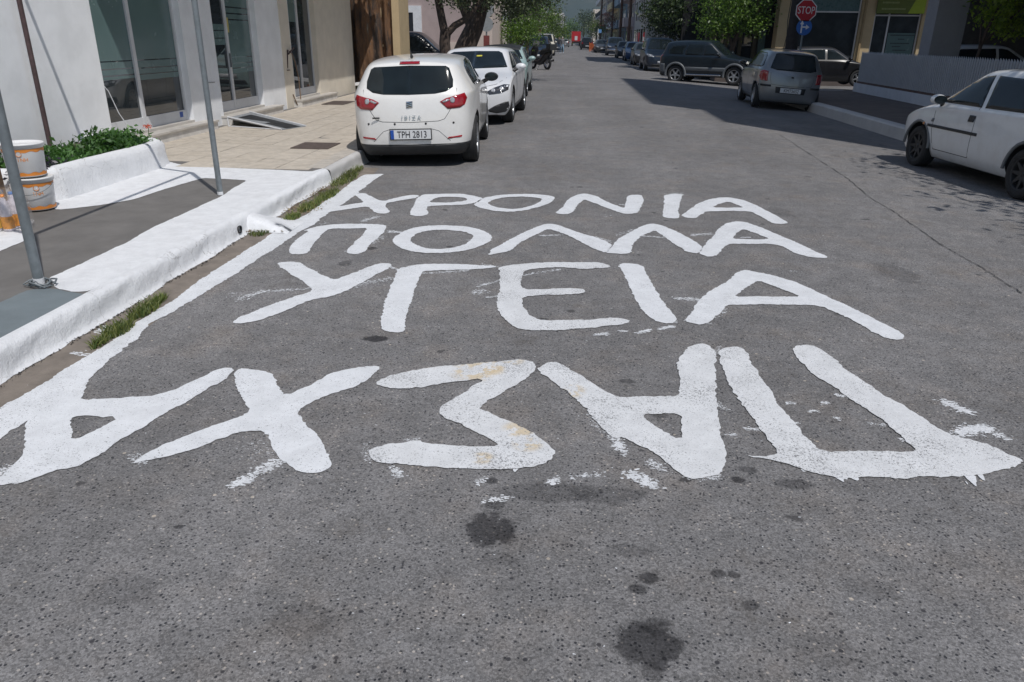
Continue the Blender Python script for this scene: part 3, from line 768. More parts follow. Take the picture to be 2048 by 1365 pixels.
    ('big white zigzag letter of the nearest row with a brown smudge on its top arm', 'nearest upside-down row of the painted greeting', 1, [(-0.9102, 3.303), (-0.8791, 3.3737), (-0.7548, 3.4798), (-0.5968, 3.5442), (-0.4046, 3.6133), (-0.2264, 3.6643), (-0.155, 3.6587), (-0.1301, 3.6033), (-0.1287, 3.5302), (-0.1633, 3.4445), (-0.2316, 3.3258), (-0.3044, 3.2024), (-0.3648, 3.0927), (-0.3445, 3.0695), (-0.2498, 2.9943), (-0.1598, 2.931), (-0.0718, 2.8366), (-0.0209, 2.768), (-0.0, 2.7228), (-0.0182, 2.6601), (-0.0626, 2.6044), (-0.1603, 2.5781), (-0.2431, 2.5661), (-0.4406, 2.5577), (-0.5953, 2.5621), (-0.7217, 2.5722), (-0.7652, 2.6053), (-0.7805, 2.6495), (-0.7666, 2.6899), (-0.7096, 2.7223), (-0.6468, 2.7331), (-0.5885, 2.7679), (-0.567, 2.7406), (-0.469, 2.737), (-0.356, 2.7365), (-0.2321, 2.7434), (-0.2828, 2.8083), (-0.3744, 2.8843), (-0.4678, 2.9461), (-0.5173, 2.987), (-0.5453, 3.0406), (-0.5426, 3.0891), (-0.485, 3.1848), (-0.4271, 3.3066), (-0.3728, 3.4123), (-0.5109, 3.3647), (-0.6518, 3.2954), (-0.7565, 3.2526), (-0.8418, 3.255)], []),
    ('big upside-down white A of the nearest row, right of the zigzag letter', 'nearest upside-down row of the painted greeting', 1, [(-0.1243, 3.5427), (-0.0927, 3.6195), (-0.054, 3.6688), (-0.0031, 3.6536), (0.0476, 3.5719), (0.1253, 3.4847), (0.1894, 3.3781), (0.2636, 3.2722), (0.3691, 3.2845), (0.4872, 3.2857), (0.5783, 3.305), (0.6116, 3.5097), (0.6305, 3.7299), (0.6758, 3.8798), (0.7302, 3.9687), (0.7889, 4.0061), (0.8391, 3.9884), (0.8527, 3.8841), (0.8391, 3.7766), (0.8067, 3.6477), (0.7521, 3.3053), (0.7304, 3.1069), (0.7058, 2.8771), (0.6897, 2.7338), (0.6709, 2.6438), (0.6366, 2.5983), (0.5731, 2.5716), (0.5124, 2.5592), (0.4708, 2.6396), (0.4065, 2.7532), (0.3336, 2.8256), (0.2882, 2.8707), (0.2468, 2.8584), (0.2083, 2.9139), (0.1783, 3.0171), (0.1203, 3.1435), (0.0489, 3.2784), (-0.0382, 3.4454)], [[(0.3674, 3.0944), (0.5609, 3.1244), (0.533, 2.869), (0.46, 2.9551)]]),
    ('big upside-down white gate-shaped letter at the right end of the nearest row', 'nearest upside-down row of the painted greeting', 1, [(0.8658, 3.8792), (0.9092, 3.9521), (0.976, 3.9823), (1.0133, 3.9512), (1.0251, 3.8841), (1.0176, 3.7317), (1.0224, 3.5711), (1.038, 3.4052), (1.044, 3.2187), (1.0606, 3.0648), (1.0827, 2.9236), (1.1112, 2.8195), (1.262, 2.8467), (1.3932, 2.8525), (1.5046, 2.8656), (1.5096, 2.9502), (1.486, 3.0611), (1.471, 3.1494), (1.4387, 3.2568), (1.4003, 3.3361), (1.3701, 3.4739), (1.3461, 3.5457), (1.3123, 3.5902), (1.2954, 3.6976), (1.2814, 3.8877), (1.2976, 3.9801), (1.3374, 4.0309), (1.4108, 4.0431), (1.4508, 3.9726), (1.487, 3.8427), (1.4876, 3.7168), (1.5475, 3.5656), (1.5632, 3.4388), (1.615, 3.3401), (1.666, 3.1991), (1.6836, 3.1094), (1.707, 3.0388), (1.7705, 3.0025), (1.8224, 2.9729), (1.8727, 2.9172), (1.9209, 2.8506), (1.9152, 2.8187), (1.8372, 2.7624), (1.7091, 2.7147), (1.6338, 2.6844), (1.5442, 2.6737), (1.4433, 2.6644), (1.3615, 2.6419), (1.2553, 2.6493), (1.1875, 2.6292), (1.1006, 2.6235), (1.0452, 2.6415), (0.9924, 2.6719), (0.9513, 2.7042), (0.9077, 2.7309), (0.8488, 2.7503), (0.7759, 2.7688), (0.8395, 2.7659), (0.9216, 2.7863), (0.9188, 2.8275), (0.9151, 2.9216), (0.8971, 3.0196), (0.8888, 3.14), (0.8648, 3.2673), (0.8512, 3.3869), (0.852, 3.5542), (0.8537, 3.6945)], [])]
white_line = [(-2.5534, 2.7089), (-2.5411, 2.8775), (-2.5325, 2.9551), (-2.5149, 3.1662), (-2.5312, 3.2721), (-2.5223, 3.3352), (-2.5029, 3.511), (-2.4972, 3.6599), (-2.5142, 3.8029), (-2.5111, 3.9285), (-2.5188, 4.0898), (-2.5049, 4.371), (-2.5256, 4.7953), (-2.53, 5.1637), (-2.5265, 5.3394), (-2.5252, 5.7703), (-2.5296, 6.2105), (-2.5283, 6.3023), (-2.5518, 6.451), (-2.6895, 6.6328), (-2.6283, 6.723), (-2.5338, 6.6317), (-2.5003, 6.6973), (-2.4829, 6.9558), (-2.4921, 7.4983), (-2.4942, 8.0366), (-2.5165, 8.6139), (-2.5109, 9.2024), (-2.2792, 9.3093), (-2.2916, 8.7771), (-2.2696, 7.9253), (-2.2714, 7.2811), (-2.2958, 7.0463), (-2.2742, 6.5832), (-2.3136, 6.2913), (-2.3201, 5.9741), (-2.3189, 5.6543), (-2.3439, 5.3603), (-2.3488, 5.0059), (-2.363, 4.7902), (-2.3668, 4.5696), (-2.4037, 4.1735), (-2.4389, 4.0372), (-2.3745, 3.7222), (-2.3632, 3.4951), (-2.3395, 3.2426), (-2.2384, 2.9889), (-2.3425, 2.7754), (-2.3516, 2.6217), (-2.3625, 2.4646)]
rng = random.Random(21)
vs, fs = sweep_poly(white_line, [], 0.0030, rng, 0.006)
b = MB(); b.add(vs, fs)
tag(b.build('painted_line', PAINT), 'long wavy white line brushed along the gutter beside the left kerb', 'line')
for (label, grp, mt, outer, holes) in ROWS:
    vs, fs = sweep_poly(outer, holes, 0.0050 if mt else 0.0045, rng, 0.0050)
    b = MB(); b.add(vs, fs)
    tag(b.build('painted_letter', PAINT_THIN if mt else PAINT), label, 'letter', grp)
# splashes and dry brush marks
SPL = [
    (-1.2164, 2.3939, -1.1139, 2.5551, 0.016, 260, 0.012),
    (-1.239, 2.3679, -1.1689, 2.4104, 0.01, 120, 0.014),
    (-1.3041, 2.6898, -1.1939, 2.6153, 0.05, 110, 0.006),
    (-1.7214, 2.5385, -1.6389, 2.493, 0.012, 120, 0.008),
    (-2.1827, 2.3909, -2.0667, 2.3275, 0.02, 200, 0.01),
    (0.2402, 2.8804, 0.2814, 2.7551, 0.013, 140, 0.012),
    (0.1369, 3.0651, 0.2558, 2.8652, 0.02, 160, 0.008),
    (0.2862, 2.5926, 0.3824, 2.5057, 0.014, 220, 0.014),
    (0.3776, 2.688, 0.4255, 2.634, 0.012, 90, 0.01),
    (-0.0285, 2.4946, 0.008, 2.5183, 0.008, 60, 0.012),
    (0.045, 2.5355, 0.1955, 2.5842, 0.008, 60, 0.009),
    (-0.2643, 2.3439, -0.1676, 2.3777, 0.008, 60, 0.011),
    (-0.6544, 2.548, -0.6092, 2.4819, 0.01, 80, 0.009),
    (-0.3062, 2.4556, -0.268, 2.5134, 0.008, 40, 0.01),
    (-0.8022, 2.7004, -0.7559, 2.5823, 0.012, 60, 0.007),
    (-0.6535, 2.7628, -0.5839, 2.7858, 0.005, 50, 0.006),
    (1.8416, 3.3696, 1.879, 3.3232, 0.014, 110, 0.016),
    (1.8748, 3.2983, 1.9155, 3.278, 0.012, 90, 0.018),
    (1.7581, 3.0438, 1.8144, 3.0924, 0.012, 160, 0.016),
    (1.8144, 3.0924, 1.9289, 3.118, 0.014, 260, 0.018),
    (1.927, 3.0599, 1.961, 3.0348, 0.012, 60, 0.014),
    (1.3477, 3.3989, 1.3961, 3.3862, 0.008, 40, 0.012),
    (1.2363, 3.3025, 1.2883, 3.3042, 0.006, 36, 0.01),
    (1.1644, 3.2056, 1.2113, 3.2182, 0.006, 26, 0.01),
    (1.2625, 3.1522, 1.2792, 3.1385, 0.006, 20, 0.01),
    (1.0772, 3.2871, 1.1217, 3.288, 0.006, 36, 0.011),
    (0.8277, 3.0131, 0.8878, 3.0043, 0.006, 70, 0.009),
    (0.7448, 2.9407, 0.7808, 2.9512, 0.006, 30, 0.01),
    (0.7451, 3.2549, 0.7779, 3.1924, 0.01, 70, 0.008),
    (1.3961, 3.1117, 1.4594, 3.0954, 0.006, 26, 0.009),
    (1.4843, 2.9827, 1.5034, 2.9638, 0.006, 16, 0.011),
    (0.9846, 2.6842, 0.9939, 2.6731, 0.004, 16, 0.01),
    (1.0659, 3.0802, 1.0823, 3.0893, 0.004, 12, 0.01),
    (0.578, 2.5764, 0.6465, 2.6174, 0.01, 50, 0.009),
    (0.5159, 2.579, 0.6536, 2.6056, 0.01, 110, 0.008),
    (0.8222, 3.7943, 0.898, 3.9821, 0.008, 80, 0.007),
    (-2.099, 4.4766, -2.0061, 4.6465, 0.018, 130, 0.013),
    (-2.0061, 4.6465, -1.7101, 4.7418, 0.01, 150, 0.012),
    (-2.1752, 4.5206, -2.1786, 4.6095, 0.02, 20, 0.012),
    (-1.5552, 4.6231, -1.4302, 4.8409, 0.015, 150, 0.012),
    (-1.4302, 4.8409, -1.2133, 5.0439, 0.018, 190, 0.011),
    (-1.2999, 5.3144, -1.2073, 5.2445, 0.006, 60, 0.012),
    (-1.0276, 5.1693, -0.7051, 5.2833, 0.01, 140, 0.012),
    (-0.6163, 4.7792, -0.5267, 4.8073, 0.02, 70, 0.014),
    (-0.5858, 4.9141, -0.4454, 5.0677, 0.007, 90, 0.012),
    (-0.5018, 4.6835, -0.4144, 4.7214, 0.005, 60, 0.012),
    (-0.2964, 5.2083, -0.027, 5.3904, 0.01, 90, 0.014),
    (-0.6236, 5.4596, -0.4886, 5.4059, 0.01, 60, 0.01),
    (0.752, 4.801, 0.8976, 4.799, 0.012, 150, 0.014),
    (0.1995, 4.0772, 0.2698, 4.1062, 0.006, 40, 0.016),
    (0.3373, 4.1601, 0.3922, 4.1575, 0.005, 30, 0.014),
    (0.4511, 4.1442, 0.5254, 4.1936, 0.007, 60, 0.018),
    (0.5776, 4.2131, 0.6745, 4.266, 0.007, 90, 0.018),
    (0.9532, 4.4745, 1.0477, 4.6446, 0.015, 60, 0.012),
    (1.6792, 5.5374, 1.7736, 5.517, 0.005, 10, 0.014),
    (0.7504, 4.3769, 0.91, 4.343, 0.01, 90, 0.01),
    (0.5647, 4.3876, 0.693, 4.3321, 0.01, 80, 0.01),
    (-1.881, 6.7302, -1.7892, 6.9635, 0.02, 150, 0.015),
    (-1.5542, 6.3864, -1.4211, 6.3685, 0.014, 90, 0.016),
    (-1.5968, 5.9476, -1.5617, 6.2193, 0.015, 80, 0.014),
    (-0.8106, 6.1496, -0.7527, 6.1342, 0.012, 30, 0.012),
    (-2.2084, 6.5839, -2.1847, 6.666, 0.02, 20, 0.014),
    (-1.7382, 5.7034, -1.614, 5.6388, 0.012, 60, 0.01),
    (-1.4086, 7.5303, -1.2254, 7.5735, 0.008, 60, 0.012),
    (-0.2157, 6.3852, -0.0385, 6.4431, 0.008, 90, 0.014),
    (0.2415, 6.4138, 0.3859, 6.2539, 0.015, 130, 0.014),
    (0.6643, 6.4904, 0.8883, 6.4547, 0.008, 100, 0.014),
    (1.1188, 6.5711, 1.2966, 6.6458, 0.014, 110, 0.016),
    (1.5313, 6.5416, 1.6086, 6.5508, 0.006, 40, 0.014),
    (0.4608, 6.4923, 0.6165, 6.7006, 0.014, 60, 0.014),
    (0.549, 7.8151, 0.6228, 7.7878, 0.01, 30, 0.014),
    (0.3751, 7.2402, 0.4163, 7.2132, 0.02, 8, 0.016),
    (1.7464, 6.3406, 1.809, 6.2995, 0.006, 40, 0.014),
    (1.0723, 8.462, 1.3069, 8.5272, 0.006, 50, 0.014),
    (-2.6679, 3.8679, -2.5476, 3.8167, 0.02, 70, 0.024),
    (-2.6078, 3.5373, -2.5267, 3.4974, 0.01, 26, 0.02),
    (-2.628, 3.954, -2.6587, 4.4076, 0.03, 30, 0.01),
    (-2.8044, 7.1333, -2.6716, 7.6433, 0.04, 60, 0.012),
    (-1.9719, 3.134, -0.3891, 2.3447, 0.9, 240, 0.006),
    (-0.5144, 3.1673, 1.5031, 2.5511, 0.8, 240, 0.006),
    (-1.3093, 2.2606, 1.0336, 1.8248, 0.7, 60, 0.005),
    (-2.0091, 6.7934, 1.4566, 5.8226, 1.0, 160, 0.008)]
b = MB()
for (x0, y0, x1, y1, w, n, sz) in SPL:
    for k in range(int(n * 1.9)):
        t = rng.random()
        cx = x0 + (x1 - x0) * t + rng.gauss(0, w * 1.0)
        cy = y0 + (y1 - y0) * t + rng.gauss(0, w * 1.35)
        s_ = sz * .48 * (rng.random() ** 2.4 + .14)
        ax, ay = s_ * (1.0 + 1.6 * rng.random()), s_ * (.5 + .6 * rng.random())
        rot = rng.gauss(0, .35)
        m_ = rng.randint(5, 7)
        zq = .0012 + .0014 * rng.random()
        ps = []
        for q in range(m_):
            a = 2 * math.pi * q / m_
            rr = .55 + .6 * rng.random()
            px_, py_ = ax * rr * math.cos(a), ay * rr * math.sin(a)
            ps.append((cx + px_ * math.cos(rot) - py_ * math.sin(rot), cy + px_ * math.sin(rot) + py_ * math.cos(rot), zq + road_z(cx, cy)))
        b.add(ps, [tuple(range(m_))])
tag(b.build('paint_splashes', PAINT), 'small white splashes and dry brush marks scattered round the painted letters', 'paint', kind='stuff')
DRIPS = [
    [(1.0954, 2.6415), (1.1111, 2.6142), (1.1243, 2.5951), (1.1287, 2.6215), (1.1455, 2.6174), (1.1478, 2.6428)],
    [(1.151, 2.6431), (1.1743, 2.6132), (1.1924, 2.6217), (1.1919, 2.6469)],
    [(1.6194, 2.7016), (1.6215, 2.667), (1.6285, 2.6003), (1.6535, 2.6586), (1.6718, 2.7029)],
    [(1.6718, 2.7029), (1.6809, 2.6531), (1.6945, 2.6934), (1.6989, 2.7148)],
    [(1.6033, 2.6539), (1.604, 2.6427), (1.6024, 2.6201), (1.6072, 2.6429)],
    [(-2.0328, 2.3186), (-2.0304, 2.3248), (-2.0269, 2.3494), (-2.0231, 2.3291), (-2.0249, 2.3121)],
    [(-1.7014, 2.4715), (-1.6829, 2.4954), (-1.6525, 2.5181), (-1.647, 2.508), (-1.6781, 2.4867)],
    [(-2.0065, 2.3549), (-1.9958, 2.3645), (-1.9865, 2.3815), (-1.9911, 2.3527)],
    [(-2.0931, 2.307), (-2.0844, 2.3138), (-2.0627, 2.3218), (-2.0778, 2.3001)],
    [(-0.1768, 2.5953), (-0.1463, 2.5982), (-0.1584, 2.5514), (-0.1679, 2.5576)]]
b = MB()
for p in DRIPS:
    vs, fs = sweep_poly(p, [], .0037, rng, .0015, .008)
    b.add(vs, fs)
tag(b.build('paint_drips', PAINT), 'jagged white drips running off the lower edge of the largest letters', 'paint', kind='stuff')

# ------------------------------------------------------------------ vegetation helpers
GRASSM = leafmat('grass_blades', (0.045, 0.090, 0.018), (0.26, 0.27, 0.09), 0.3)
DRYM = leafmat('dry_leaves', (0.10, 0.055, 0.03), (0.34, 0.27, 0.15), 0.1)
def grass(name, spots, label, z0=.002, dens=1.0, hgt=.06, seed=1, m=GRASSM):
    rng = random.Random(seed)
    b = MB()
    for (x, y, rx, ry, n) in spots:
        for k in range(int(n * dens)):
            a = rng.random() * 6.28; r = rng.random() ** .6
            px_, py_ = x + rx * r * math.cos(a), y + ry * r * math.sin(a)
            h = hgt * (.4 + .8 * rng.random()); w = .0022 + .002 * rng.random()
            d = rng.random() * 6.28; lean = h * (.3 + .9 * rng.random()); q = rng.random() * 6.28
            dx, dy = math.cos(d) * w, math.sin(d) * w
            lx, ly = math.cos(q) * lean, math.sin(q) * lean
            b.add([(px_ - dx, py_ - dy, z0), (px_ + dx, py_ + dy, z0), (px_ + dx * .8 + lx * .4, py_ + dy * .8 + ly * .4, z0 + h * .6),
                   (px_ - dx * .8 + lx * .4, py_ - dy * .8 + ly * .4, z0 + h * .6), (px_ + lx, py_ + ly, z0 + h)], [(0, 1, 2, 3), (3, 2, 4)])
    o = b.build(name, m)
    return tag(o, label, 'grass' if m is GRASSM else 'leaves', kind='stuff')
GS = [[(-2.5671, 4.1785, 0.06, 0.16, 420), (-2.577, 4.3668, 0.03, 0.1, 160), (-2.5465, 3.8405, 0.065, 0.13, 420), (-2.5367, 3.6513, 0.03, 0.08, 140)], [(-2.5569, 6.7883, 0.06, 0.16, 330), (-2.5527, 7.2832, 0.08, 0.28, 500), (-2.5478, 7.8469, 0.08, 0.35, 600), (-2.6227, 8.7769, 0.1, 0.45, 600), (-2.697, 9.3737, 0.1, 0.4, 500), (-2.8891, 9.1601, 0.05, 0.3, 240)], [(-2.6285, 6.1772, 0.08, 0.12, 200), (-2.5555, 6.2767, 0.04, 0.06, 60)], [(-2.7125, 6.2761, 0.22, 0.1, 330), (-2.6118, 7.1578, 0.2, 0.3, 330), (-2.6947, 8.0519, 0.15, 0.5, 400), (-2.7986, 9.1729, 0.15, 0.6, 300)]]
grass('grass', GS[0], 'two green grass tufts in the gutter between the nearest kerb and the white line', hgt=.055, seed=2)
grass('grass', GS[1], 'green grass strip growing in the gutter behind the parked white hatchback', hgt=.05, seed=3)
grass('grass', GS[2], 'small weeds beside the drain pipe at the kerb mound', hgt=.03, seed=4)
# dry litter
rng = random.Random(12)
b = MB()
for (x, y, rx, ry, n) in GS[3]:
    for k in range(n):
        cx, cy = x + rng.gauss(0, rx * .5), y + rng.gauss(0, ry * .5)
        s_ = .005 + .009 * rng.random()
        a = rng.random() * 6.28; z = .006 + .012 * rng.random()
        b.add([(cx + s_ * math.cos(a + q * 1.571), cy + s_ * .6 * math.sin(a + q * 1.571), z + rng.random() * .012) for q in range(4)], [(0, 1, 2), (0, 2, 3)])
tag(b.build('leaf_litter', DRYM), 'brown dry leaves and crumbs of litter lying in the gutter', 'litter', kind='stuff')

b = MB()
rng = random.Random(77)
for k in range(900):
    y = 2.2 + 6.6 * rng.random() ** 1.3
    if 6.0 < y < 6.9 and rng.random() < .6: continue
    x = -2.718 + abs(rng.gauss(0, .016)) + .012 * math.sin(y * 5)
    s_ = .0025 + .006 * rng.random() ** 2
    a = rng.random() * 6.28
    b.add([(x + s_ * math.cos(a + q * 2.1), y + s_ * 1.6 * math.sin(a + q * 2.1), .003) for q in range(3)] + [(x, y, .003 + s_ * .9)], [(0, 1, 3), (1, 2, 3), (2, 0, 3)])
tag(b.build('kerb_crumbs', mat('dark_crumbs', (.05, .045, .042), .95, var=.5, scale=60)), 'dark crumbs of earth and mortar along the foot of the whitewashed kerb', 'rubble', kind='stuff')

def leaves_mesh(name, blobs, leaf, m, seed, clump=.35, per=26):
    """blobs: (cx,cy,cz,rx,ry,rz,number of clumps); numpy built"""
    rs = np.random.RandomState(seed)
    P = []
    for (cx, cy, cz, rx, ry, rz, n) in blobs:
        d = rs.normal(size=(n, 3)); d /= np.linalg.norm(d, axis=1)[:, None]
        r = rs.rand(n, 1) ** (1 / 2.2)
        c = d * r * np.array([rx, ry, rz]) + np.array([cx, cy, cz])
        pts = np.repeat(c, per, axis=0) + rs.normal(size=(n * per, 3)) * clump * np.array([1, 1, .75])
        P.append(pts)
    P = np.concatenate(P)
    N = len(P)
    u = rs.normal(size=(N, 3)); u /= np.linalg.norm(u, axis=1)[:, None]
    w = rs.normal(size=(N, 3)); w -= u * (u * w).sum(1)[:, None]; w /= np.linalg.norm(w, axis=1)[:, None]
    sz = leaf * (.6 + .8 * rs.rand(N, 1))
    nrm = np.cross(u, w)
    a = P - u * sz * .5; c_ = P + u * sz * .5
    b1 = P + w * sz * .24 + nrm * sz * .07; b2 = P - w * sz * .24 + nrm * sz * .07
    V = np.stack([a, b1, c_, b2], 1).reshape(-1, 3)
    F = np.arange(N * 4).reshape(-1, 4)
    me = bpy.data.meshes.new(name)
    me.vertices.add(N * 4); me.vertices.foreach_set('co', V.astype(np.float32).ravel())
    me.loops.add(N * 4); me.loops.foreach_set('vertex_index', F.astype(np.int32).ravel())
    me.polygons.add(N); me.polygons.foreach_set('loop_start', np.arange(0, N * 4, 4, dtype=np.int32))
    me.polygons.foreach_set('loop_total', np.full(N, 4, dtype=np.int32))
    me.materials.append(m)
    me.update(calc_edges=True); me.validate()
    return me

LEAF_DARK = leafmat('leaf_dark', (0.020, 0.036, 0.012), (0.065, 0.10, 0.03), 0.18)
LEAF_OLIVE = leafmat('leaf_olive', (0.045, 0.062, 0.030), (0.21, 0.24, 0.14), 0.15)
LEAF_MID = leafmat('leaf_mid', (0.040, 0.085, 0.014), (0.17, 0.27, 0.045), 0.3)
LEAF_LIME = leafmat('leaf_lime', (0.05, 0.09, 0.012), (0.19, 0.25, 0.04), 0.35)

def tree(loc, label, limbs, blobs, leaf, m, seed, group=None, per=26, clump=.35, name='tree'):
    root = empty(name, loc, label, 'tree' if name == 'tree' else name, group)
    b = MB()
    for path in limbs:
        b.tube([p[:3] for p in path], [p[3] for p in path], 10)
    b.build('trunk', BARK, root)
    link('crown', leaves_mesh('crown', blobs, leaf, m, seed, clump, per), root)['kind'] = 'stuff'
    return root

# ------------------------------------------------------------------ cars
def car_body(sp):
    """lofted body from stations, smoothed, with wheel arches cut; returns mesh data (V, F, material index)"""
    L, Wd, H = sp['L'], sp['W'], sp['H']
    hw = Wd / 2
    zb = sp.get('zb', .17); zs = sp.get('zs', .27); zm = sp.get('zm', .56)
    rows = []
    for (yl, yt, w, zbelt, ztop, wtop) in sp['st']:
        w *= hw; wt = wtop * hw
        gh = ztop - zbelt                      # greenhouse or bonnet height over the belt
        p5x = w * (.945 if gh > .2 else .93)
        r = [(0, yl, zb), (w * .84, yl, zb), (w * .955, yl, zs), (w, yl, zm), (w * .985, yl, zbelt - .02),
             (p5x, yl * .75 + yt * .25 if gh > .2 else yl, zbelt + min(.05, max(.012, gh * .3))),
             (wt, yt, ztop - (.055 if gh > .2 else .018)), (wt * .6, yt, ztop - .012), (0, yt, ztop)]
        rows.append(r)
    V = []; idx = {}
    ns = len(rows)
    for s_ in (1, -1):
        for i in range(ns):
            for k in range(9):
                x, y, z = rows[i][k]
                if x == 0 and s_ == -1:
                    idx[(s_, i, k)] = idx[(1, i, k)]; continue
                idx[(s_, i, k)] = len(V); V.append((x * s_, y, z))
    F = []
    for s_ in (1, -1):
        for i in range(ns - 1):
            for k in range(8):
                q = (idx[(s_, i, k)], idx[(s_, i, k + 1)], idx[(s_, i + 1, k + 1)], idx[(s_, i + 1, k)])
                F.append(q if s_ == 1 else q[::-1])
    for end, i, cy in ((0, 0, sp['rc']), (1, ns - 1, sp['fc'])):
        C = {1: idx[(1, i, 0)]}
        for k, yy in zip((2, 3, 4, 5), cy):
            C[k] = len(V); V.append((0, yy, rows[i][k][2] if k < 5 else rows[i][k][2] + .01))
        for s_ in (1, -1):
            fl = (s_ == 1) == (end == 0)
            qs = [(idx[(s_, i, k)], idx[(s_, i, k + 1)], C[k + 1], C[k]) for k in (1, 2, 3, 4)]
            qs.append((idx[(s_, i, 5)], idx[(s_, i, 6)], idx[(s_, i, 7)], C[5]))
            qs.append((C[5], idx[(s_, i, 7)], idx[(s_, i, 8)]))
            for q in qs:
                F.append(q[::-1] if fl else q)
    me = bpy.data.meshes.new('cage')
    me.from_pydata(V, [], F)
    bm = bmesh.new(); bm.from_mesh(me)
    bmesh.ops.recalc_face_normals(bm, faces=bm.faces)
    cr = bm.edges.layers.float.get('crease_edge') or bm.edges.layers.float.new('crease_edge')
    bm.verts.ensure_lookup_table()
    def crease(a, b_, v):
        e = bm.edges.get((bm.verts[a], bm.verts[b_]))
        if e: e[cr] = v
    for s_ in (1, -1):
        for i in range(ns - 1):
            crease(idx[(s_, i, 1)], idx[(s_, i + 1, 1)], .7)
            crease(idx[(s_, i, 4)], idx[(s_, i + 1, 4)], sp.get('cs', .45))
            crease(idx[(s_, i, 5)], idx[(s_, i + 1, 5)], .35)
            crease(idx[(s_, i, 6)], idx[(s_, i + 1, 6)], .35)
        for k in (6, 7):
            crease(idx[(s_, 0, k)], idx[(s_, 0, k + 1)], .6)
            if 'wsi' in sp:
                crease(idx[(s_, sp['wsi'], k)], idx[(s_, sp['wsi'], k + 1)], .35)
        for k in range(1, 5):
            crease(idx[(s_, 0, k)], idx[(s_, 0, k + 1)], .15)
    bm.to_mesh(me); bm.free()
    ob = bpy.data.objects.new('tmp', me); COL.objects.link(ob)
    md = ob.modifiers.new('s', 'SUBSURF'); md.levels = 3 if sp.get('hero') else 2; md.render_levels = md.levels
    bpy.context.view_layer.update()
    m2 = bpy.data.meshes.new_from_object(ob.evaluated_get(bpy.context.evaluated_depsgraph_get()))
    co = np.zeros(len(m2.vertices) * 3, dtype=np.float32); m2.vertices.foreach_get('co', co); co = co.reshape(-1, 3)
    # stretch back to the true outer size after smoothing
    mn, mx = co.min(0), co.max(0)
    co[:, 0] *= hw / mx[0]
    co[:, 1] = (co[:, 1] - mn[1]) / (mx[1] - mn[1]) * L - L / 2
    co[:, 2] = zb + (co[:, 2] - mn[2]) / (mx[2] - mn[2]) * (H - zb)
    m2.vertices.foreach_set('co', co.ravel())
    ob.modifiers.clear(); ob.data = m2
    m2.materials.clear()
    m2.materials.append(BLACKP); m2.materials.append(BLACKP)
    # wheel wells
    wb, wr = sp['wb'], sp['wr']
    cut = MB()
    for yy in (sp['ax'], sp['ax'] - wb):
        for s_ in (1, -1):
            r = wr + sp.get('gap', .045)
            M = frame((s_ * (hw - .30), yy, wr + .01), (0, 1, 0), (0, 0, 1)) if s_ > 0 else frame((s_ * (hw - .30), yy, wr + .01), (0, -1, 0), (0, 0, 1))
            vs = []; nn = 36
            for zz in (0, .6):
                for k in range(nn):
                    a = 2 * math.pi * k / nn
                    vs.append(M @ Vector((r * math.cos(a), r * math.sin(a), zz)))
            fs = [(k, (k + 1) % nn, nn + (k + 1) % nn, nn + k) for k in range(nn)] + [tuple(range(nn - 1, -1, -1)), tuple(range(nn, 2 * nn))]
            cut.add(vs, fs, 1)
    cm = cut.mesh('cut', [BLACKP, BLACKP])
    cb = bmesh.new(); cb.from_mesh(cm); bmesh.ops.recalc_face_normals(cb, faces=cb.faces); cb.to_mesh(cm); cb.free()
    co_ = bpy.data.objects.new('cut', cm); COL.objects.link(co_)
    bo = ob.modifiers.new('b', 'BOOLEAN'); bo.operation = 'DIFFERENCE'; bo.object = co_; bo.solver = 'EXACT'
    bpy.context.view_layer.update()
    m3 = bpy.data.meshes.new_from_object(ob.evaluated_get(bpy.context.evaluated_depsgraph_get()))
    bpy.data.objects.remove(ob); bpy.data.objects.remove(co_)
    bvh = BVHTree.FromPolygons([v.co.copy() for v in m2.vertices], [tuple(p.vertices) for p in m2.polygons])
    zt = sp.get('trim', .26)
    for p in m3.polygons:
        p.use_smooth = p.material_index == 0
        if p.material_index == 0 and p.center.z < zt and abs(p.normal.z) > .8: p.material_index = 1
    if 'lower' in sp:                       # unpainted plastic along the bottom
        for p in m3.polygons:
            if p.center.z < sp['lower']: p.material_index = 1
    if 'lower_rear' in sp:
        for p in m3.polygons:
            if p.center.z < sp['lower_rear'] and p.center.y < -L / 2 + .42: p.material_index = 1
    m3.name = 'body'
    return m3, bvh

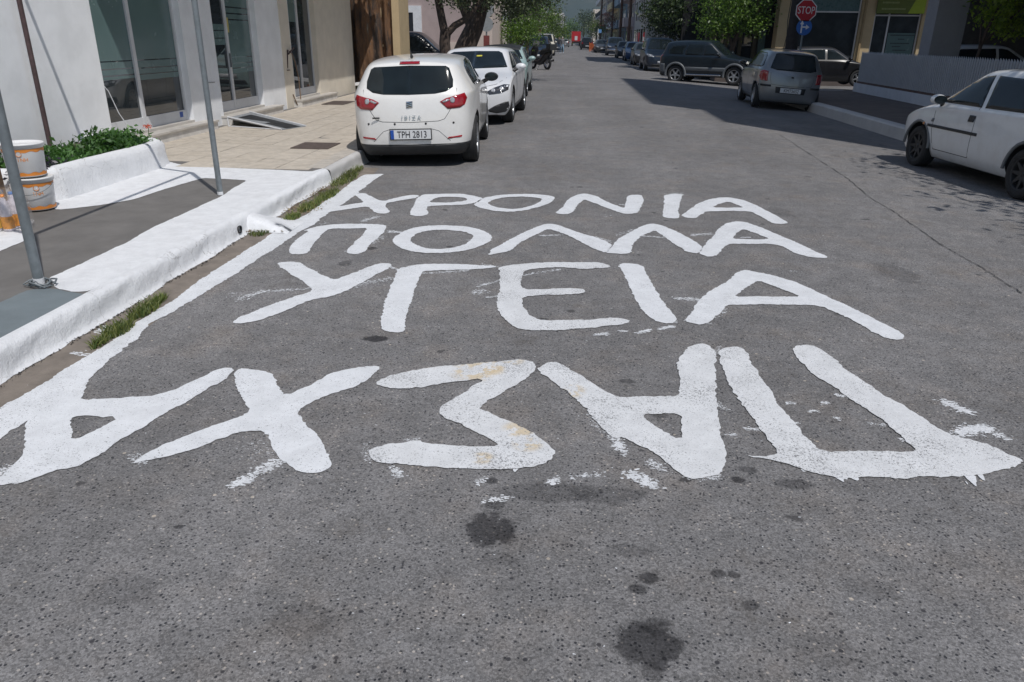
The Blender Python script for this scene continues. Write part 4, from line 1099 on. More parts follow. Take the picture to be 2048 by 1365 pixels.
DIRS = {'rear': 0.0, 'front': 180.0, 'right': -90.0, 'left': 90.0}
def decal(bvh, poly, view, off=.004, skirt=.012, step=.06, top=False):
    """sheet cut to an outline and laid on the body: window, lamp, seam; view = side it is seen from"""
    a = math.radians(DIRS.get(view, view) if not isinstance(view, (int, float)) else view)
    d = Vector((-math.sin(a), math.cos(a), 0))             # looking direction
    u = Vector((math.cos(a), math.sin(a), 0))
    if top:
        d = Vector((0, 0, -1)); u = Vector((1, 0, 0)); vv = Vector((0, 1, 0))
    else:
        vv = Vector((0, 0, 1))
    bm = bmesh.new()
    vs = [bm.verts.new((p[0], p[1], 0)) for p in poly]
    es = [bm.edges.new((vs[i], vs[(i + 1) % len(vs)])) for i in range(len(vs))]
    bmesh.ops.triangle_fill(bm, use_beauty=True, use_dissolve=False, edges=es)
    for ax in (0, 1):
        lo = min(p[ax] for p in poly); hi = max(p[ax] for p in poly)
        k = math.floor(lo / step) + 1
        while k * step < hi - 1e-4:
            n = (1, 0, 0) if ax == 0 else (0, 1, 0)
            bmesh.ops.bisect_plane(bm, geom=bm.verts[:] + bm.edges[:] + bm.faces[:], plane_co=(k * step if ax == 0 else 0, k * step if ax == 1 else 0, 0), plane_no=n)
            k += 1
    bad = []
    for v in bm.verts:
        o = u * v.co.x + vv * v.co.y - d * 6
        hit, nrm, _, _ = bvh.ray_cast(o, d)
        if hit is None:
            hit, nrm, _, _ = bvh.find_nearest(u * v.co.x + vv * v.co.y - d * 1.0)
        if nrm.dot(d) > 0: nrm = -nrm
        v.co = hit + (nrm * .6 - d * .4) * off
    bm.normal_update()
    for f in bm.faces:
        if f.normal.dot(d) > 0: f.normal_flip()
        f.smooth = True
    ed = [e for e in bm.edges if e.is_boundary]
    r = bmesh.ops.extrude_edge_only(bm, edges=ed)
    for g_ in r['geom']:
        if isinstance(g_, bmesh.types.BMVert):
            g_.co += d * (off + skirt)
    me = bpy.data.meshes.new('decal')
    bm.to_mesh(me); bm.free()
    return me

def seam(bvh, path, view, w=.007, off=.0016, top=False):
    """thin closed strip along a path"""
    L_, R_ = [], []
    n = len(path)
    for i, p in enumerate(path):
        a = Vector(path[max(i - 1, 0)]); b_ = Vector(path[min(i + 1, n - 1)])
        t = (b_ - a).normalized(); nn = Vector((-t.y, t.x))
        L_.append(tuple(Vector(p) + nn * w / 2)); R_.append(tuple(Vector(p) - nn * w / 2))
    return decal(bvh, L_ + R_[::-1], view, off, .006, .10, top)

def wheel_meshes(r, wd, spokes=5, style='alloy'):
    h = wd / 2
    b = MB()
    rr = r * .66
    b.lathe([(rr, -h * .96), (r * .90, -h), (r * .97, -h * .86), (r, -h * .55), (r, h * .55), (r * .97, h * .86), (r * .90, h), (rr, h * .96), (rr * .97, h * .6), (rr * .97, -h * .9), (rr, -h * .96)], 40)
    for k in range(3):
        z0 = (-.34 + .34 * k) * wd
        b.lathe([(r * 1.001, z0 - .004), (r * 1.003, z0), (r * 1.001, z0 + .004)], 40, 1)
    tyre = b.mesh('tyre', [RUBBER, BLACKP])
    b = MB()
    b.lathe([(rr * .99, h * .93), (rr * .94, h * .97), (rr * .90, h * .80), (rr * .88, -h * .5)], 36, 0)
    b.lathe([(rr * .90, -h * .2), (rr * .2, -h * .2), (.001, -h * .2)], 28, 1)
    b.lathe([(.001, h * .72), (rr * .16, h * .70), (rr * .22, h * .45), (rr * .22, 0)], 20, 0)
    for k in range(spokes):
        a = 2 * math.pi * k / spokes
        M = Matrix.Rotation(a, 4, 'Z')
        w0, w1 = rr * .17, rr * .10 if spokes < 8 else rr * .07
        vs = [(rr * .12, -w0, h * .66), (rr * .9, -w1, h * .86), (rr * .9, w1, h * .86), (rr * .12, w0, h * .66),
              (rr * .12, -w0, h * .30), (rr * .9, -w1, h * .45), (rr * .9, w1, h * .45), (rr * .12, w0, h * .30)]
        b.add([M @ Vector(v) for v in vs], [(0, 1, 2, 3), (0, 4, 5, 1), (3, 2, 6, 7), (1, 5, 6, 2)], 0)
    rim = b.mesh('rim', [RIM if style != 'dark' else BLACKP, DARKIN])
    return tyre, rim

PARTC = {}
def make_car(sp, paint, label, cat, loc, heading, roll=0.0, pitch=0.0, group=None, name='parked_car', front=True, rear=True, lw=None):
    """heading in degrees, 0 = along the street away from the camera, positive turns right"""
    key = sp['key']
    if key not in PARTC:
        body, bvh = car_body(sp)
        L, Wd, H = sp['L'], sp['W'], sp['H']
        hw = Wd / 2
        P = {'body': body, 'bvh': bvh, 'parts': []}
        P['wheel'] = wheel_meshes(sp['wr'], sp.get('ww', .20), sp.get('spokes', 5), sp.get('rim', 'alloy'))
        for (nm, poly, view, m, kw) in sp['decals']:
            me = decal(bvh, poly, view, **kw); me.name = nm; me.materials.append(m)
            P['parts'].append((nm, me))
        sm = MB()
        for (path, view, w) in sp.get('seams', []):
            me = seam(bvh, path, view, w)
            o = len(sm.v)
            sm.v += [tuple(v.co) for v in me.vertices]
            sm.f += [tuple(i + o for i in p.vertices) for p in me.polygons]; sm.m += [0] * len(me.polygons); sm.sm += [False] * len(me.polygons)
        if sm.v: P['parts'].append(('panel_gap', sm.mesh('panel_gap', BLACKP)))
        # door mirrors
        mx, my, mz = sp.get('mirror', (hw + .09, sp['cowl'] - .18, sp['belt'] + .09))
        for s_ in (1, -1):
            b = MB()
            n = 12
            prof = [(0.001, -.06), (.055, -.055), (.085, -.03), (.095, .0), (.088, .035), (.06, .06), (.001, .075)]
            M = Matrix.Translation((s_ * mx, my, mz)) @ Matrix.Rotation(-math.pi / 2, 4, 'X') @ Matrix.Diagonal((1.15, .72, 1, 1))
            b.lathe(prof, 16, 0, M)
            b.tube([(s_ * (mx - .05), my, mz - .03), (s_ * (hw * .93), my + .06, mz - .085)], [.028, .035], 8, 1)
            b.lathe([(.001, -.064), (.078, -.060)], 16, 2, M)
            P['parts'].append(('wing_mirror', b.mesh('wing_mirror', [None, BLACKP, CARGLASS])))
        PARTC[key] = P
    P = PARTC[key]
    z = road_z(loc[0], loc[1]) if len(loc) == 2 else loc[2]
    root = empty(name, (loc[0], loc[1], z), label, cat, group)
    root.rotation_mode = 'YXZ'
    root.matrix_world = Matrix.Translation((loc[0], loc[1], z)) @ Matrix.Rotation(math.radians(-heading), 4, 'Z') @ Matrix.Rotation(math.radians(roll), 4, 'Y') @ Matrix.Rotation(math.radians(pitch), 4, 'X')
    bme = P['body'].copy(); bme.materials.clear(); bme.materials.append(paint); bme.materials.append(BLACKP)
    # keep indices: clear() resets them
    idx = np.zeros(len(P['body'].polygons), dtype=np.int32); P['body'].polygons.foreach_get('material_index', idx); bme.polygons.foreach_set('material_index', idx)
    link('body', bme, root)
    for nm, me in P['parts']:
        if nm == 'wing_mirror':
            me = me.copy()
            mi = np.zeros(len(me.polygons), dtype=np.int32); me.polygons.foreach_get('material_index', mi)
            me.materials.clear()
            for m_ in (sp.get('mirror_mat') or paint, BLACKP, CARGLASS): me.materials.append(m_)
            me.polygons.foreach_set('material_index', mi)
        link(nm, me, root)
    for c_ in root.children:
        if c_.name.startswith('panel_gap'): c_['kind'] = 'stuff'
    ty, rim = P['wheel']
    hw = sp['W'] / 2
    for yy in (sp['ax'], sp['ax'] - sp['wb']):
        for s_ in (1, -1):
            w = link('wheel', ty, root)
            w.location = (s_ * (hw - sp.get('ww', .20) / 2 - .015), yy, sp['wr'])
            steer = sp.get('steer', 0) if yy == sp['ax'] else 0
            w.rotation_euler = (0, math.radians(90) * s_, 0)
            if steer: w.rotation_euler = (Matrix.Rotation(math.radians(steer), 3, 'Z') @ Matrix.Rotation(math.radians(90) * s_, 3, 'Y')).to_euler()
            r_ = link('rim', rim, w)
    return root

def greenhouse(sp, three_door=False, bp=.0, yr=None, cut=None):
    """side window outlines in (y, z) for the right hand side"""
    return None

def hatch(key, L, Wd, H, wb, fo, wr, belt=.92, hood=.90, nose=.70, cowl=.95, wst=.25, roofr=None, rwin=.98, suv=False, **kw):
    """common two-box car; cowl/wst: y of the windscreen foot and top; roofr: y of the roof's rear edge"""
    h = L / 2
    ax = h - fo
    roofr = roofr if roofr is not None else -h + .42
    sp = dict(key=key, L=L, W=Wd, H=H, wb=wb, wr=wr, ax=ax, belt=belt, cowl=cowl)
    tr = .70 if not suv else .78
    sp['st'] = [(-h + .13, roofr, kw.get('rw', .89), belt - .01, H - .07, tr - .04), (-h + .40, roofr + .16, kw.get('rw2', .965), belt + .01, H - .03, tr),
                (ax - wb, roofr + .62, 1.0, belt + .01, H + .01, tr + .02), (-.15, -.10, .995, belt, H + .02, tr + .03),
                (.42, wst, .995, belt - .01, H - .01, tr), (cowl - .02, cowl, 1.0, belt - .03, hood + .03, .84),
                (ax + .02, ax + .02, 1.0, belt - .07, hood - .035, .80), (h - .38, h - .40, kw.get('fw2', .965), nose + .02, nose + .085, .76),
                (h - .14, h - .20, kw.get('fw', .86), nose - .08, nose + .015, .70)]
    sp['rc'] = (-h + .04, -h, -h + .07, -h + .14)
    sp['fc'] = (h - .03, h, h - .035, h - .12)
    sp['wsi'] = 4
    sp.update(kw)
    hw = Wd / 2
    D = sp['decals'] = list(kw.get('decals', []))
    SM = sp['seams'] = list(kw.get('seams', []))
    zt = H - .115 - (.02 if suv else 0)
    if 'windows' in kw: wins = kw['windows']
    else:
        bpil = kw.get('bp', -.12)
        y0 = cowl - .12; y1 = wst + .02; yr = roofr + .30
        wins = [[(y0 - .10, belt + .045), (y1 - .10, zt - .02), (bpil + .12, zt + .005), (bpil + .03, zt + .005), (bpil + .03, belt + .045)],
                [(bpil - .05, belt + .045), (bpil - .05, zt + .005), (yr + .10, zt - .02), (yr - .08, zt - .09), (yr - .28, belt + .10), (yr - .18, belt + .055)]]
    for w in wins:
        D.append(('side_window', w, 'left' , CARGLASS, dict(off=.004, step=.07)))
        D.append(('side_window', [(-p[0], p[1]) for p in w], 'right', CARGLASS, dict(off=.004, step=.07)))
    wt_ = kw.get('wsw', .60) * hw
    if 'windscreen' not in kw:
        D.append(('windscreen', [(-.80 * hw, hood + .075), (0, hood + .06), (.80 * hw, hood + .075), (wt_ + .02, H - .13), (wt_ - .06, H - .095), (0, H - .085), (-wt_ + .06, H - .095), (-wt_ - .02, H - .13)], 'front', CARGLASS, dict(off=.004, step=.06)))
    if 'rearwin' not in kw:
        D.append(('rear_window', [(-.70 * hw, rwin + .02), (-.5 * hw, rwin - .02), (.5 * hw, rwin - .02), (.70 * hw, rwin + .02), (.58 * hw, H - .14), (.5 * hw, H - .12), (-.5 * hw, H - .12), (-.58 * hw, H - .14)], 'rear', CARGLASS, dict(off=.004, step=.06)))
    if kw.get('generic', True):
        for s_ in (1, -1):
            D.append(('headlight', [(s_ * p[0] * hw, p[1]) for p in ((.50, nose - .115), (.80, nose - .09), (.93, nose + .0), (.90, nose + .05), (.62, nose + .01))], 'front', CLEARL, dict(off=.004, step=.05)))
            D.append(('tail_light', [(s_ * p[0] * hw, p[1]) for p in ((.66, belt - .22), (.86, belt - .22), (.88, belt + .03), (.70, belt + .02))], 'rear', REDL, dict(off=.004, step=.05)))
        D.append(('grille', [(-.42 * hw, nose - .10), (.42 * hw, nose - .10), (.46 * hw, nose - .03), (-.46 * hw, nose - .03)], 'front', BLACKP, dict(off=.004, step=.06)))
        D.append(('air_intake', [(-.62 * hw, .27), (.62 * hw, .27), (.56 * hw, .40), (-.56 * hw, .40)], 'front', BLACKP, dict(off=.004, step=.06)))
        D.append(('licence_plate', [(-.26, .44), (.26, .44), (.26, .55), (-.26, .55)], 'front', PLATE, dict(off=.012, step=.3)))
        D.append(('licence_plate', [(-.26, .48), (.26, .48), (.26, .59), (-.26, .59)], 'rear', PLATE, dict(off=.012, step=.3)))
    if kw.get('doors', True):
        for s_, vw in ((1, 'left'), (-1, 'right')):
            q = lambda pts: [(s_ * a, b_) for a, b_ in pts]
            bpil = kw.get('bp', -.12)
            SM.append((q([(cowl - .12, belt + .02), (cowl - .14, .55), (cowl - .22, .30)]), vw, .008))
            SM.append((q([(bpil, belt + .03), (bpil + .0, .55), (bpil + .02, .30)]), vw, .008))
            SM.append((q([(cowl - .22, .30), (bpil + .02, .30)]), vw, .008))
            if kw.get('five', True):
                SM.append((q([(ax - wb + .55, belt + .02), (ax - wb + .46, .62), (ax - wb + .32, .50)]), vw, .008))
                SM.append((q([(bpil + .02, .30), (ax - wb + wr + .10, .30)]), vw, .008))
    return sp

# ------------------------------------------------------------------ the parked cars
P_WHITE = carpaint('paint_white', (0.78, 0.77, 0.75), dust=.10)
P_WHITE2 = carpaint('paint_bright_white', (0.74, 0.75, 0.77), dust=.06)
P_OLDWHITE = carpaint('paint_old_white', (0.66, 0.68, 0.70), dust=.20)
P_MINT = carpaint('paint_mint', (0.33, 0.45, 0.44), dust=.1)
P_SILVER = carpaint('paint_silver', (0.24, 0.25, 0.26), .55, .15)
P_DGREEN = carpaint('paint_dark_teal', (0.007, 0.014, 0.022), .0, .03)
P_BLACK = carpaint('paint_black', (0.012, 0.012, 0.014), .0, .05)
P_DBLUE = carpaint('paint_dark_blue', (0.012, 0.022, 0.042), .0, .07)
P_BLUE = carpaint('paint_blue', (0.015, 0.075, 0.20), .3, .05)
P_GREY = carpaint('paint_grey', (0.045, 0.047, 0.05), .1, .1)
P_CREAM = carpaint('paint_cream', (0.60, 0.56, 0.47), .0, .1)
GREYTRIM = mat('grey_plastic_trim', (0.13, 0.14, 0.15), .5, var=.06)

def L3(view, pts):
    a = math.radians(view)
    return [(p[0] * math.cos(a) + p[1] * math.sin(a), p[2]) for p in pts]

def plate(root, text, y, z, x=0.0, face=-1, blue=True, tilt=0.0):
    """number plate on the tail (face -1) or nose (+1)"""
    b = MB()
    w, h = .26, .0575
    b.box((-w, -.006, -h), (w, .004, h))
    b.box((-w - .012, .004, -h - .014), (w + .012, .012, h + .012), 1)
    o = b.build('licence_plate', [PLATE, BLACKP], root, (x, y, z))
    o.rotation_euler = (tilt, 0, 0 if face < 0 else math.pi)
    M = frame((.018, -.0085, -.004), (1, 0, 0), (0, 0, 1))
    textmesh('plate_number', text, .118, PBLACK, o, M, .80, .001)
    if blue:
        b = MB(); b.box((-w + .002, -.0095, -h + .002), (-w + .043, -.006, h - .002)); b.build('plate_band', PBLUE, o)
    return o

# hero: white three-door hatchback seen from behind
hI = 4.03 / 2; wI = .845
lampR = [(.40, -1.98, .845), (.48, -1.96, .885), (.60, -1.90, .915), (.70, -1.82, .94), (.725, -1.79, .88), (.70, -1.85, .80), (.64, -1.90, .765), (.49, -1.96, .755)]
ibd = []
for s_ in (1, -1):
    v = 22 * s_
    ibd.append(('tail_light', L3(v, [(s_ * p[0], p[1], p[2]) for p in lampR]), v, REDL, dict(off=.007, step=.05)))
    ibd.append(('reverse_lens', L3(v, [(s_ * p[0], p[1], p[2]) for p in ((.425, -1.97, .848), (.50, -1.95, .878), (.52, -1.95, .860), (.445, -1.97, .830))]), v, CLEARL, dict(off=.011, step=.05, skirt=.006)))
    cc = (.55, -1.93, .862)
    ibd.append(('lamp_ring', L3(v, [(s_ * (cc[0] + .034 * math.cos(q * .524)), cc[1], cc[2] + .034 * math.sin(q * .524)) for q in range(12)]), v, CLEARL, dict(off=.012, step=.05, skirt=.006)))
    ibd.append(('reflector', [(s_ * .46, .385), (s_ * .64, .40), (s_ * .65, .422), (s_ * .48, .410)], 'rear', REDL, dict(off=.006, step=.1)))
for x_ in (-.55, -.20, .20, .55):
    ibd.append(('parking_sensor', [(x_ + .014 * math.cos(q * .785), .585 + .014 * math.sin(q * .785)) for q in range(8)], 'rear', BLACKP, dict(off=.004, step=.1)))
ibd.append(('lower_bumper', [(-.80, .175), (.80, .175), (.815, .33), (.60, .325), (.3, .315), (-.3, .315), (-.60, .325), (-.815, .33)], 'rear', BLACKP, dict(off=.008, step=.06)))
ibd.append(('brake_light', [(-.13, 1.293), (.13, 1.293), (.125, 1.322), (-.125, 1.322)], 'rear', REDL, dict(off=.012, step=.05)))
ibd.append(('rear_window', [(-.555, 1.015), (-.47, .965), (-.33, .942), (0, .935), (.33, .942), (.47, .965), (.555, 1.015), (.555, 1.10), (.505, 1.24), (.46, 1.265), (0, 1.278), (-.46, 1.265), (-.505, 1.24), (-.555, 1.10)], 'rear', CARGLASS, dict(off=.004, step=.05)))
ibs = [([(-.60, 1.00), (-.60, .90), (-.50, .72), (-.44, .635), (-.36, .612), (0, .602), (.36, .612), (.44, .635), (.50, .72), (.60, .90), (.60, 1.00)], 'rear', .006),
       ([(-.28, .515), (-.36, .49), (-.50, .36)], 'rear', .005), ([(.28, .515), (.36, .49), (.50, .36)], 'rear', .005), ([(-.28, .515), (.28, .515)], 'rear', .004)]
SP_IB = hatch('hatch_a', 4.03, 1.66, 1.40, 2.47, .83, .315, belt=.95, hood=.92, nose=.68, cowl=.98, wst=.30, roofr=-hI + .36, hero=True, five=False, generic=False, rw=.84, rw2=.935, lower_rear=.315,
              rearwin=None, bp=-.32, decals=ibd, seams=ibs, ww=.225, spokes=5, gap=.04,
              windows=[[(.80, 1.0), (.42, 1.27), (.20, 1.315), (-.24, 1.33), (-.32, .985)],
                       [(-.37, .99), (-.29, 1.33), (-.80, 1.305), (-1.12, 1.24), (-1.22, 1.16), (-1.20, 1.03), (-1.10, 1.0)]],
              mirror=(.93, .62, 1.02), mirror_mat=BLACKP)
car1 = make_car(SP_IB, P_WHITE, 'white three-door hatchback with black wing mirrors, seen from behind at the left kerb', 'car', (-2.12, 9.83 + hI), -3.0, -1.8, group='cars parked on the left side')
plate(car1, 'TPH 2813', -hI - .012, .455)
b = MB()
M = frame((0, -hI + .028, .815), (1, 0, 0), (0, .10, 1))
b.lathe([(.001, .012), (.050, .010), (.060, .003), (.062, -.01)], 4, 0, M @ Matrix.Rotation(math.pi / 4, 4, 'Z') @ Matrix.Diagonal((1.05, .95, 1, 1)), False)
for k in range(3):
    b.tube([M @ Vector((-.035, -.028 + k * .022, .014)), M @ Vector((.0, -.022 + k * .022, .017)), M @ Vector((.035, -.014 + k * .022, .014))], .005, 6, 1)
b.build('badge', [CHROME, BLACKP], car1)
textmesh('model_lettering', 'I B I Z A', .058, CHROME, car1, frame((0.02, -hI - .006, .665), (1, 0, 0), (0, .1, 1)), 1.25, .003)
b = MB(); b.box((-.045, -.004, -.009), (.045, .004, .009)); b.build('engine_badge', BLACKP, car1, (-.44, -hI + .028, .66))
b = MB(); b.tube([(0, -hI + .52, 1.375), (0, -hI + .48, 1.41), (0, -hI + .40, 1.47)], [.022, .012, .004], 8); b.build('antenna', BLACKP, car1)
b = MB(); b.tube([(.0, -hI + .16, .955), (.18, -hI + .145, .985), (.42, -hI + .16, .99)], [.010, .008, .006], 6); b.build('rear_wiper', BLACKP, car1)

# white premium hatchback facing the camera
bh = 4.32 / 2
bd = []
HLDARK = mat('headlight_dark', (0.05, 0.052, 0.058), .12, .2, coat=1.0)
for s_ in (1, -1):
    bd.append(('headlight', [(s_ * x_, z_) for x_, z_ in ((.44, .63), (.58, .70), (.76, .755), (.865, .745), (.855, .66), (.71, .60), (.50, .58))], 'front', HLDARK, dict(off=.006, step=.05)))
    for cx, cz in ((.57, .652), (.73, .682)):
        bd.append(('headlight_ring', [(s_ * (cx + .045 * math.cos(q * .785)), cz + .038 * math.sin(q * .785)) for q in range(8)], 'front', CLEARL, dict(off=.010, step=.05, skirt=.006)))
    bd.append(('air_intake', [(s_ * x_, z_) for x_, z_ in ((.46, .30), (.60, .375), (.78, .44), (.855, .445), (.865, .32), (.79, .25), (.62, .23), (.49, .26))], 'front', BLACKP, dict(off=.006, step=.05)))
    bd.append(('kidney_grille', [(s_ * x_, z_) for x_, z_ in ((.03, .47), (.20, .47), (.28, .56), (.26, .68), (.05, .69))], 'front', CHROME, dict(off=.006, step=.05)))
    bd.append(('grille_mesh', [(s_ * x_, z_) for x_, z_ in ((.05, .49), (.19, .49), (.255, .56), (.24, .66), (.07, .67))], 'front', BLACKP, dict(off=.012, step=.05)))
bd.append(('lower_intake', [(-.40, .24), (.40, .24), (.36, .36), (-.36, .36)], 'front', BLACKP, dict(off=.006, step=.06)))
bs = [([(-.78, .86), (-.62, .76), (-.40, .72), (0, .71), (.40, .72), (.62, .76), (.78, .86)], 'front', .006)]
SP_BM = hatch('hatch_b', 4.32, 1.80, 1.43, 2.67, .82, .335, belt=.95, hood=.955, nose=.74, cowl=.90, wst=.15, hero=True, generic=False, decals=bd, seams=bs, fw=1.02, fw2=1.0, ww=.23, spokes=10, gap=.035)
car2 = make_car(SP_BM, P_WHITE2, 'white five-door hatchback facing the camera, yellow tag in its windscreen', 'car', (-1.98, 15.05 + bh), 181.5, 1.7, group='cars parked on the left side')
me = decal(PARTC['hatch_b']['bvh'], [(.03, 1.235), (.15, 1.235), (.15, 1.262), (.03, 1.262)], 'front', off=.009); me.materials.append(mat('yellow_tag', (.55, .50, .06), .6)); link('windscreen_tag', me, car2)
# pale mint small car with dark roof
mh = 3.85 / 2
SP_MI = hatch('hatch_c', 3.85, 1.73, 1.42, 2.50, .76, .31, belt=.94, hood=.95, nose=.80, cowl=.80, wst=.30, bp=-.2,
              decals=[('roof_panel', [(-.60, -1.35), (.60, -1.35), (.60, .42), (-.60, .42)], 'rear', BLACKP, dict(off=.006, step=.08, top=True))])
make_car(SP_MI, P_MINT, 'pale mint hatchback with a black roof parked third along the left side', 'car', (-2.10, 22.4 + mh), 180, 1.5, group='cars parked on the left side')

# silver hatchback at the right kerb, seen from behind
yh = 3.64 / 2
yd = []
for s_ in (1, -1):
    yd.append(('tail_light', L3(25 * s_, [(s_ * p[0], p[1], p[2]) for p in ((.60, -1.72, .69), (.76, -1.60, .70), (.80, -1.50, .80), (.78, -1.52, .93), (.70, -1.60, .95), (.60, -1.68, .93))]), 25 * s_, REDL, dict(off=.008, step=.05)))
    yd.append(('bumper_strip', [(s_ * .50, .56), (s_ * .78, .56), (s_ * .78, .61), (s_ * .50, .61)], 'rear', BLACKP, dict(off=.008, step=.08)))
yd.append(('plate_recess', [(-.36, .42), (.36, .42), (.38, .57), (-.38, .57)], 'rear', BLACKP, dict(off=.005, step=.08)))
yd.append(('boot_lock', [(-.03, .80), (.03, .80), (.03, .84), (-.03, .84)], 'rear', BLACKP, dict(off=.008, step=.08)))
SP_YA = hatch('hatch_d', 3.64, 1.66, 1.50, 2.37, .70, .30, belt=.96, hood=.98, nose=.72, cowl=.95, wst=.30, roofr=-yh + .30, rwin=.99, generic=False, decals=yd,
              seams=[([(-.56, 1.0), (-.54, .75), (-.50, .62), (0, .60), (.50, .62), (.54, .75), (.56, 1.0)], 'rear', .007)], spokes=5)
car4 = make_car(SP_YA, P_SILVER, 'silver five-door hatchback parked in shade at the right kerb beneath the STOP sign', 'car', (5.72, 20.85 + yh), 3.0, 4.0, group='cars parked on the right side')
plate(car4, 'KMT5652', -yh - .02, .495, blue=False)

# old white three-door hatchback at the right edge of the picture
ch = 3.73 / 2
cd_ = []
cd_.append(('rub_strip', [(-p[0], p[1]) for p in ((.86, .585), (-.34, .585), (-.34, .62), (.86, .62))], 'right', BLACKP, dict(off=.012, step=.1)))
cd_.append(('rub_strip', [(.86, .585), (-.34, .585), (-.34, .62), (.86, .62)][::-1], 'left', BLACKP, dict(off=.012, step=.1)))
cd_.append(('door_handle', [(-p[0], p[1]) for p in ((-.08, .74), (-.20, .74), (-.22, .82), (-.10, .82))], 'right', BLACKP, dict(off=.014, step=.1)))
cd_.append(('side_indicator', [(-(.97 + .022 * math.cos(q * .785)), .615 + .02 * math.sin(q * .785)) for q in range(8)], 'right', AMBER, dict(off=.012, step=.1)))
cd_.append(('door_emblem', [(-.80, .655), (-.74, .655), (-.72, .70), (-.78, .70)], 'right', GREYTRIM, dict(off=.005, step=.1)))
SP_CO = hatch('hatch_e', 3.73, 1.61, 1.42, 2.44, .78, .285, belt=.90, hood=.89, nose=.70, cowl=.88, wst=.18, roofr=-ch + .40, five=False, hero=True, bp=-.22, decals=cd_, rim='dark', spokes=8, gap=.055,
              windows=[[(.73, .925), (.36, 1.19), (.12, 1.29), (-.08, 1.31), (-.24, .925)], [(-.32, .925), (-.17, 1.31), (-.75, 1.295), (-1.02, 1.22), (-1.20, 1.05), (-1.16, .935)]],
              mirror=(.865, .64, .955), steer=0)
car5 = make_car(SP_CO, P_OLDWHITE, 'old white three-door hatchback cut off by the right edge, black rub strip along its door', 'car', (5.88, 10.55), -4.0, 2.5, group='cars parked on the right side')
# flared plastic arches
for s_ in (1, -1):
    for yy in (SP_CO['ax'], SP_CO['ax'] - 2.44):
        b = MB(); pts = []
        for q in range(13):
            a = math.pi * q / 12
            pts.append((s_ * (.805 - .012), yy + .345 * math.cos(a), .295 + .345 * math.sin(a)))
        b.tube(pts, .020, 8); b.build('arch_trim', GREYTRIM, car5)

# dark SUV crossing the far corner
rh = 4.2 / 2
rd = []
for s_, vw in ((1, 'left'), (-1, 'right')):
    q = lambda pts: [(s_ * a, z_) for a, z_ in pts]
    rd.append(('headlight', q([(1.56, .84), (1.86, .83), (1.98, .92), (1.90, .98), (1.62, .99)]), vw, mat('cloudy_lens', (.62, .60, .50), .2, coat=1.0), dict(off=.008, step=.06)))
    rd.append(('bumper_corner', q([(-1.70, .43), (-2.05, .46), (-2.06, .78), (-1.72, .76)]), vw, GREYTRIM, dict(off=.008, step=.08)))
    rd.append(('door_trim', q([(.92, .52), (-.85, .52), (-.85, .66), (.92, .66)]), vw, GREYTRIM, dict(off=.014, step=.1)))
SP_RA = hatch('suv_a', 4.2, 1.76, 1.69, 2.49, .82, .355, belt=1.08, hood=1.06, nose=.86, cowl=.76, wst=.14, roofr=-rh + .42, suv=True, zs=.36, zb=.27, zm=.66, trim=.36, decals=rd, spokes=5,
              windows=[[(.62, 1.13), (.22, 1.50), (-.02, 1.53), (-.06, 1.12)], [(-.10, 1.12), (-.06, 1.53), (-.72, 1.53), (-.84, 1.30), (-.84, 1.12)], [(-.94, 1.14), (-.94, 1.30), (-.84, 1.50), (-1.45, 1.46), (-1.60, 1.32), (-1.55, 1.16)]], lower=.42)
car6 = make_car(SP_RA, P_DGREEN, 'dark teal off-road car with grey wheel arches standing across the far corner', 'car', (5.85, 34.2), 118.0, 1.0, group='cars parked on the right side')
for s_ in (1, -1):
    for yy in (SP_RA['ax'], SP_RA['ax'] - 2.49):
        b = MB(); pts = []
        for q in range(15):
            a = math.pi * (-.06 + 1.12 * q / 14)
            pts.append((s_ * (.88 - .018), yy + .435 * math.cos(a), .37 + .435 * math.sin(a)))
        b.tube(pts, .048, 8); b.build('arch_trim', GREYTRIM, car6)
    b = MB(); b.tube([(s_ * .86, -.75, .36), (s_ * .86, .75, .36)], .035, 8); b.build('side_step', CHROME, car6)


SP_G = hatch('hatch_f', 3.95, 1.70, 1.45, 2.50, .80, .31, belt=.93, hood=.93, nose=.72, cowl=.92, wst=.25)
make_car(SP_G, P_BLACK, 'black hatchback in the side street, half hidden by the silver hatchback', 'car', (9.95, 32.6, -.05), 90, 0, group='cars in the side streets')
make_car(SP_G, P_WHITE2, 'white car behind the grey slatted fence, only roof and windows showing', 'car', (12.75, 25.6, .10), 90, 0, group='cars in the side streets')
# two dark cars in the left side street
SP_S = hatch('suv_b', 4.5, 1.84, 1.74, 2.65, .90, .36, belt=1.05, hood=1.06, nose=.86, cowl=1.00, wst=.35, suv=True, zs=.34, zb=.25)
make_car(SP_S, P_BLACK, 'black off-road car in the left side street with its nose behind the tree trunk', 'car', (-5.75, 28.9, .02), 90, 0, group='cars in the side streets')
make_car(SP_G, P_BLACK, 'black low car just behind the old brown wall in the left side street', 'car', (-6.45, 25.6, -.1), 90, 0, group='cars in the side streets')
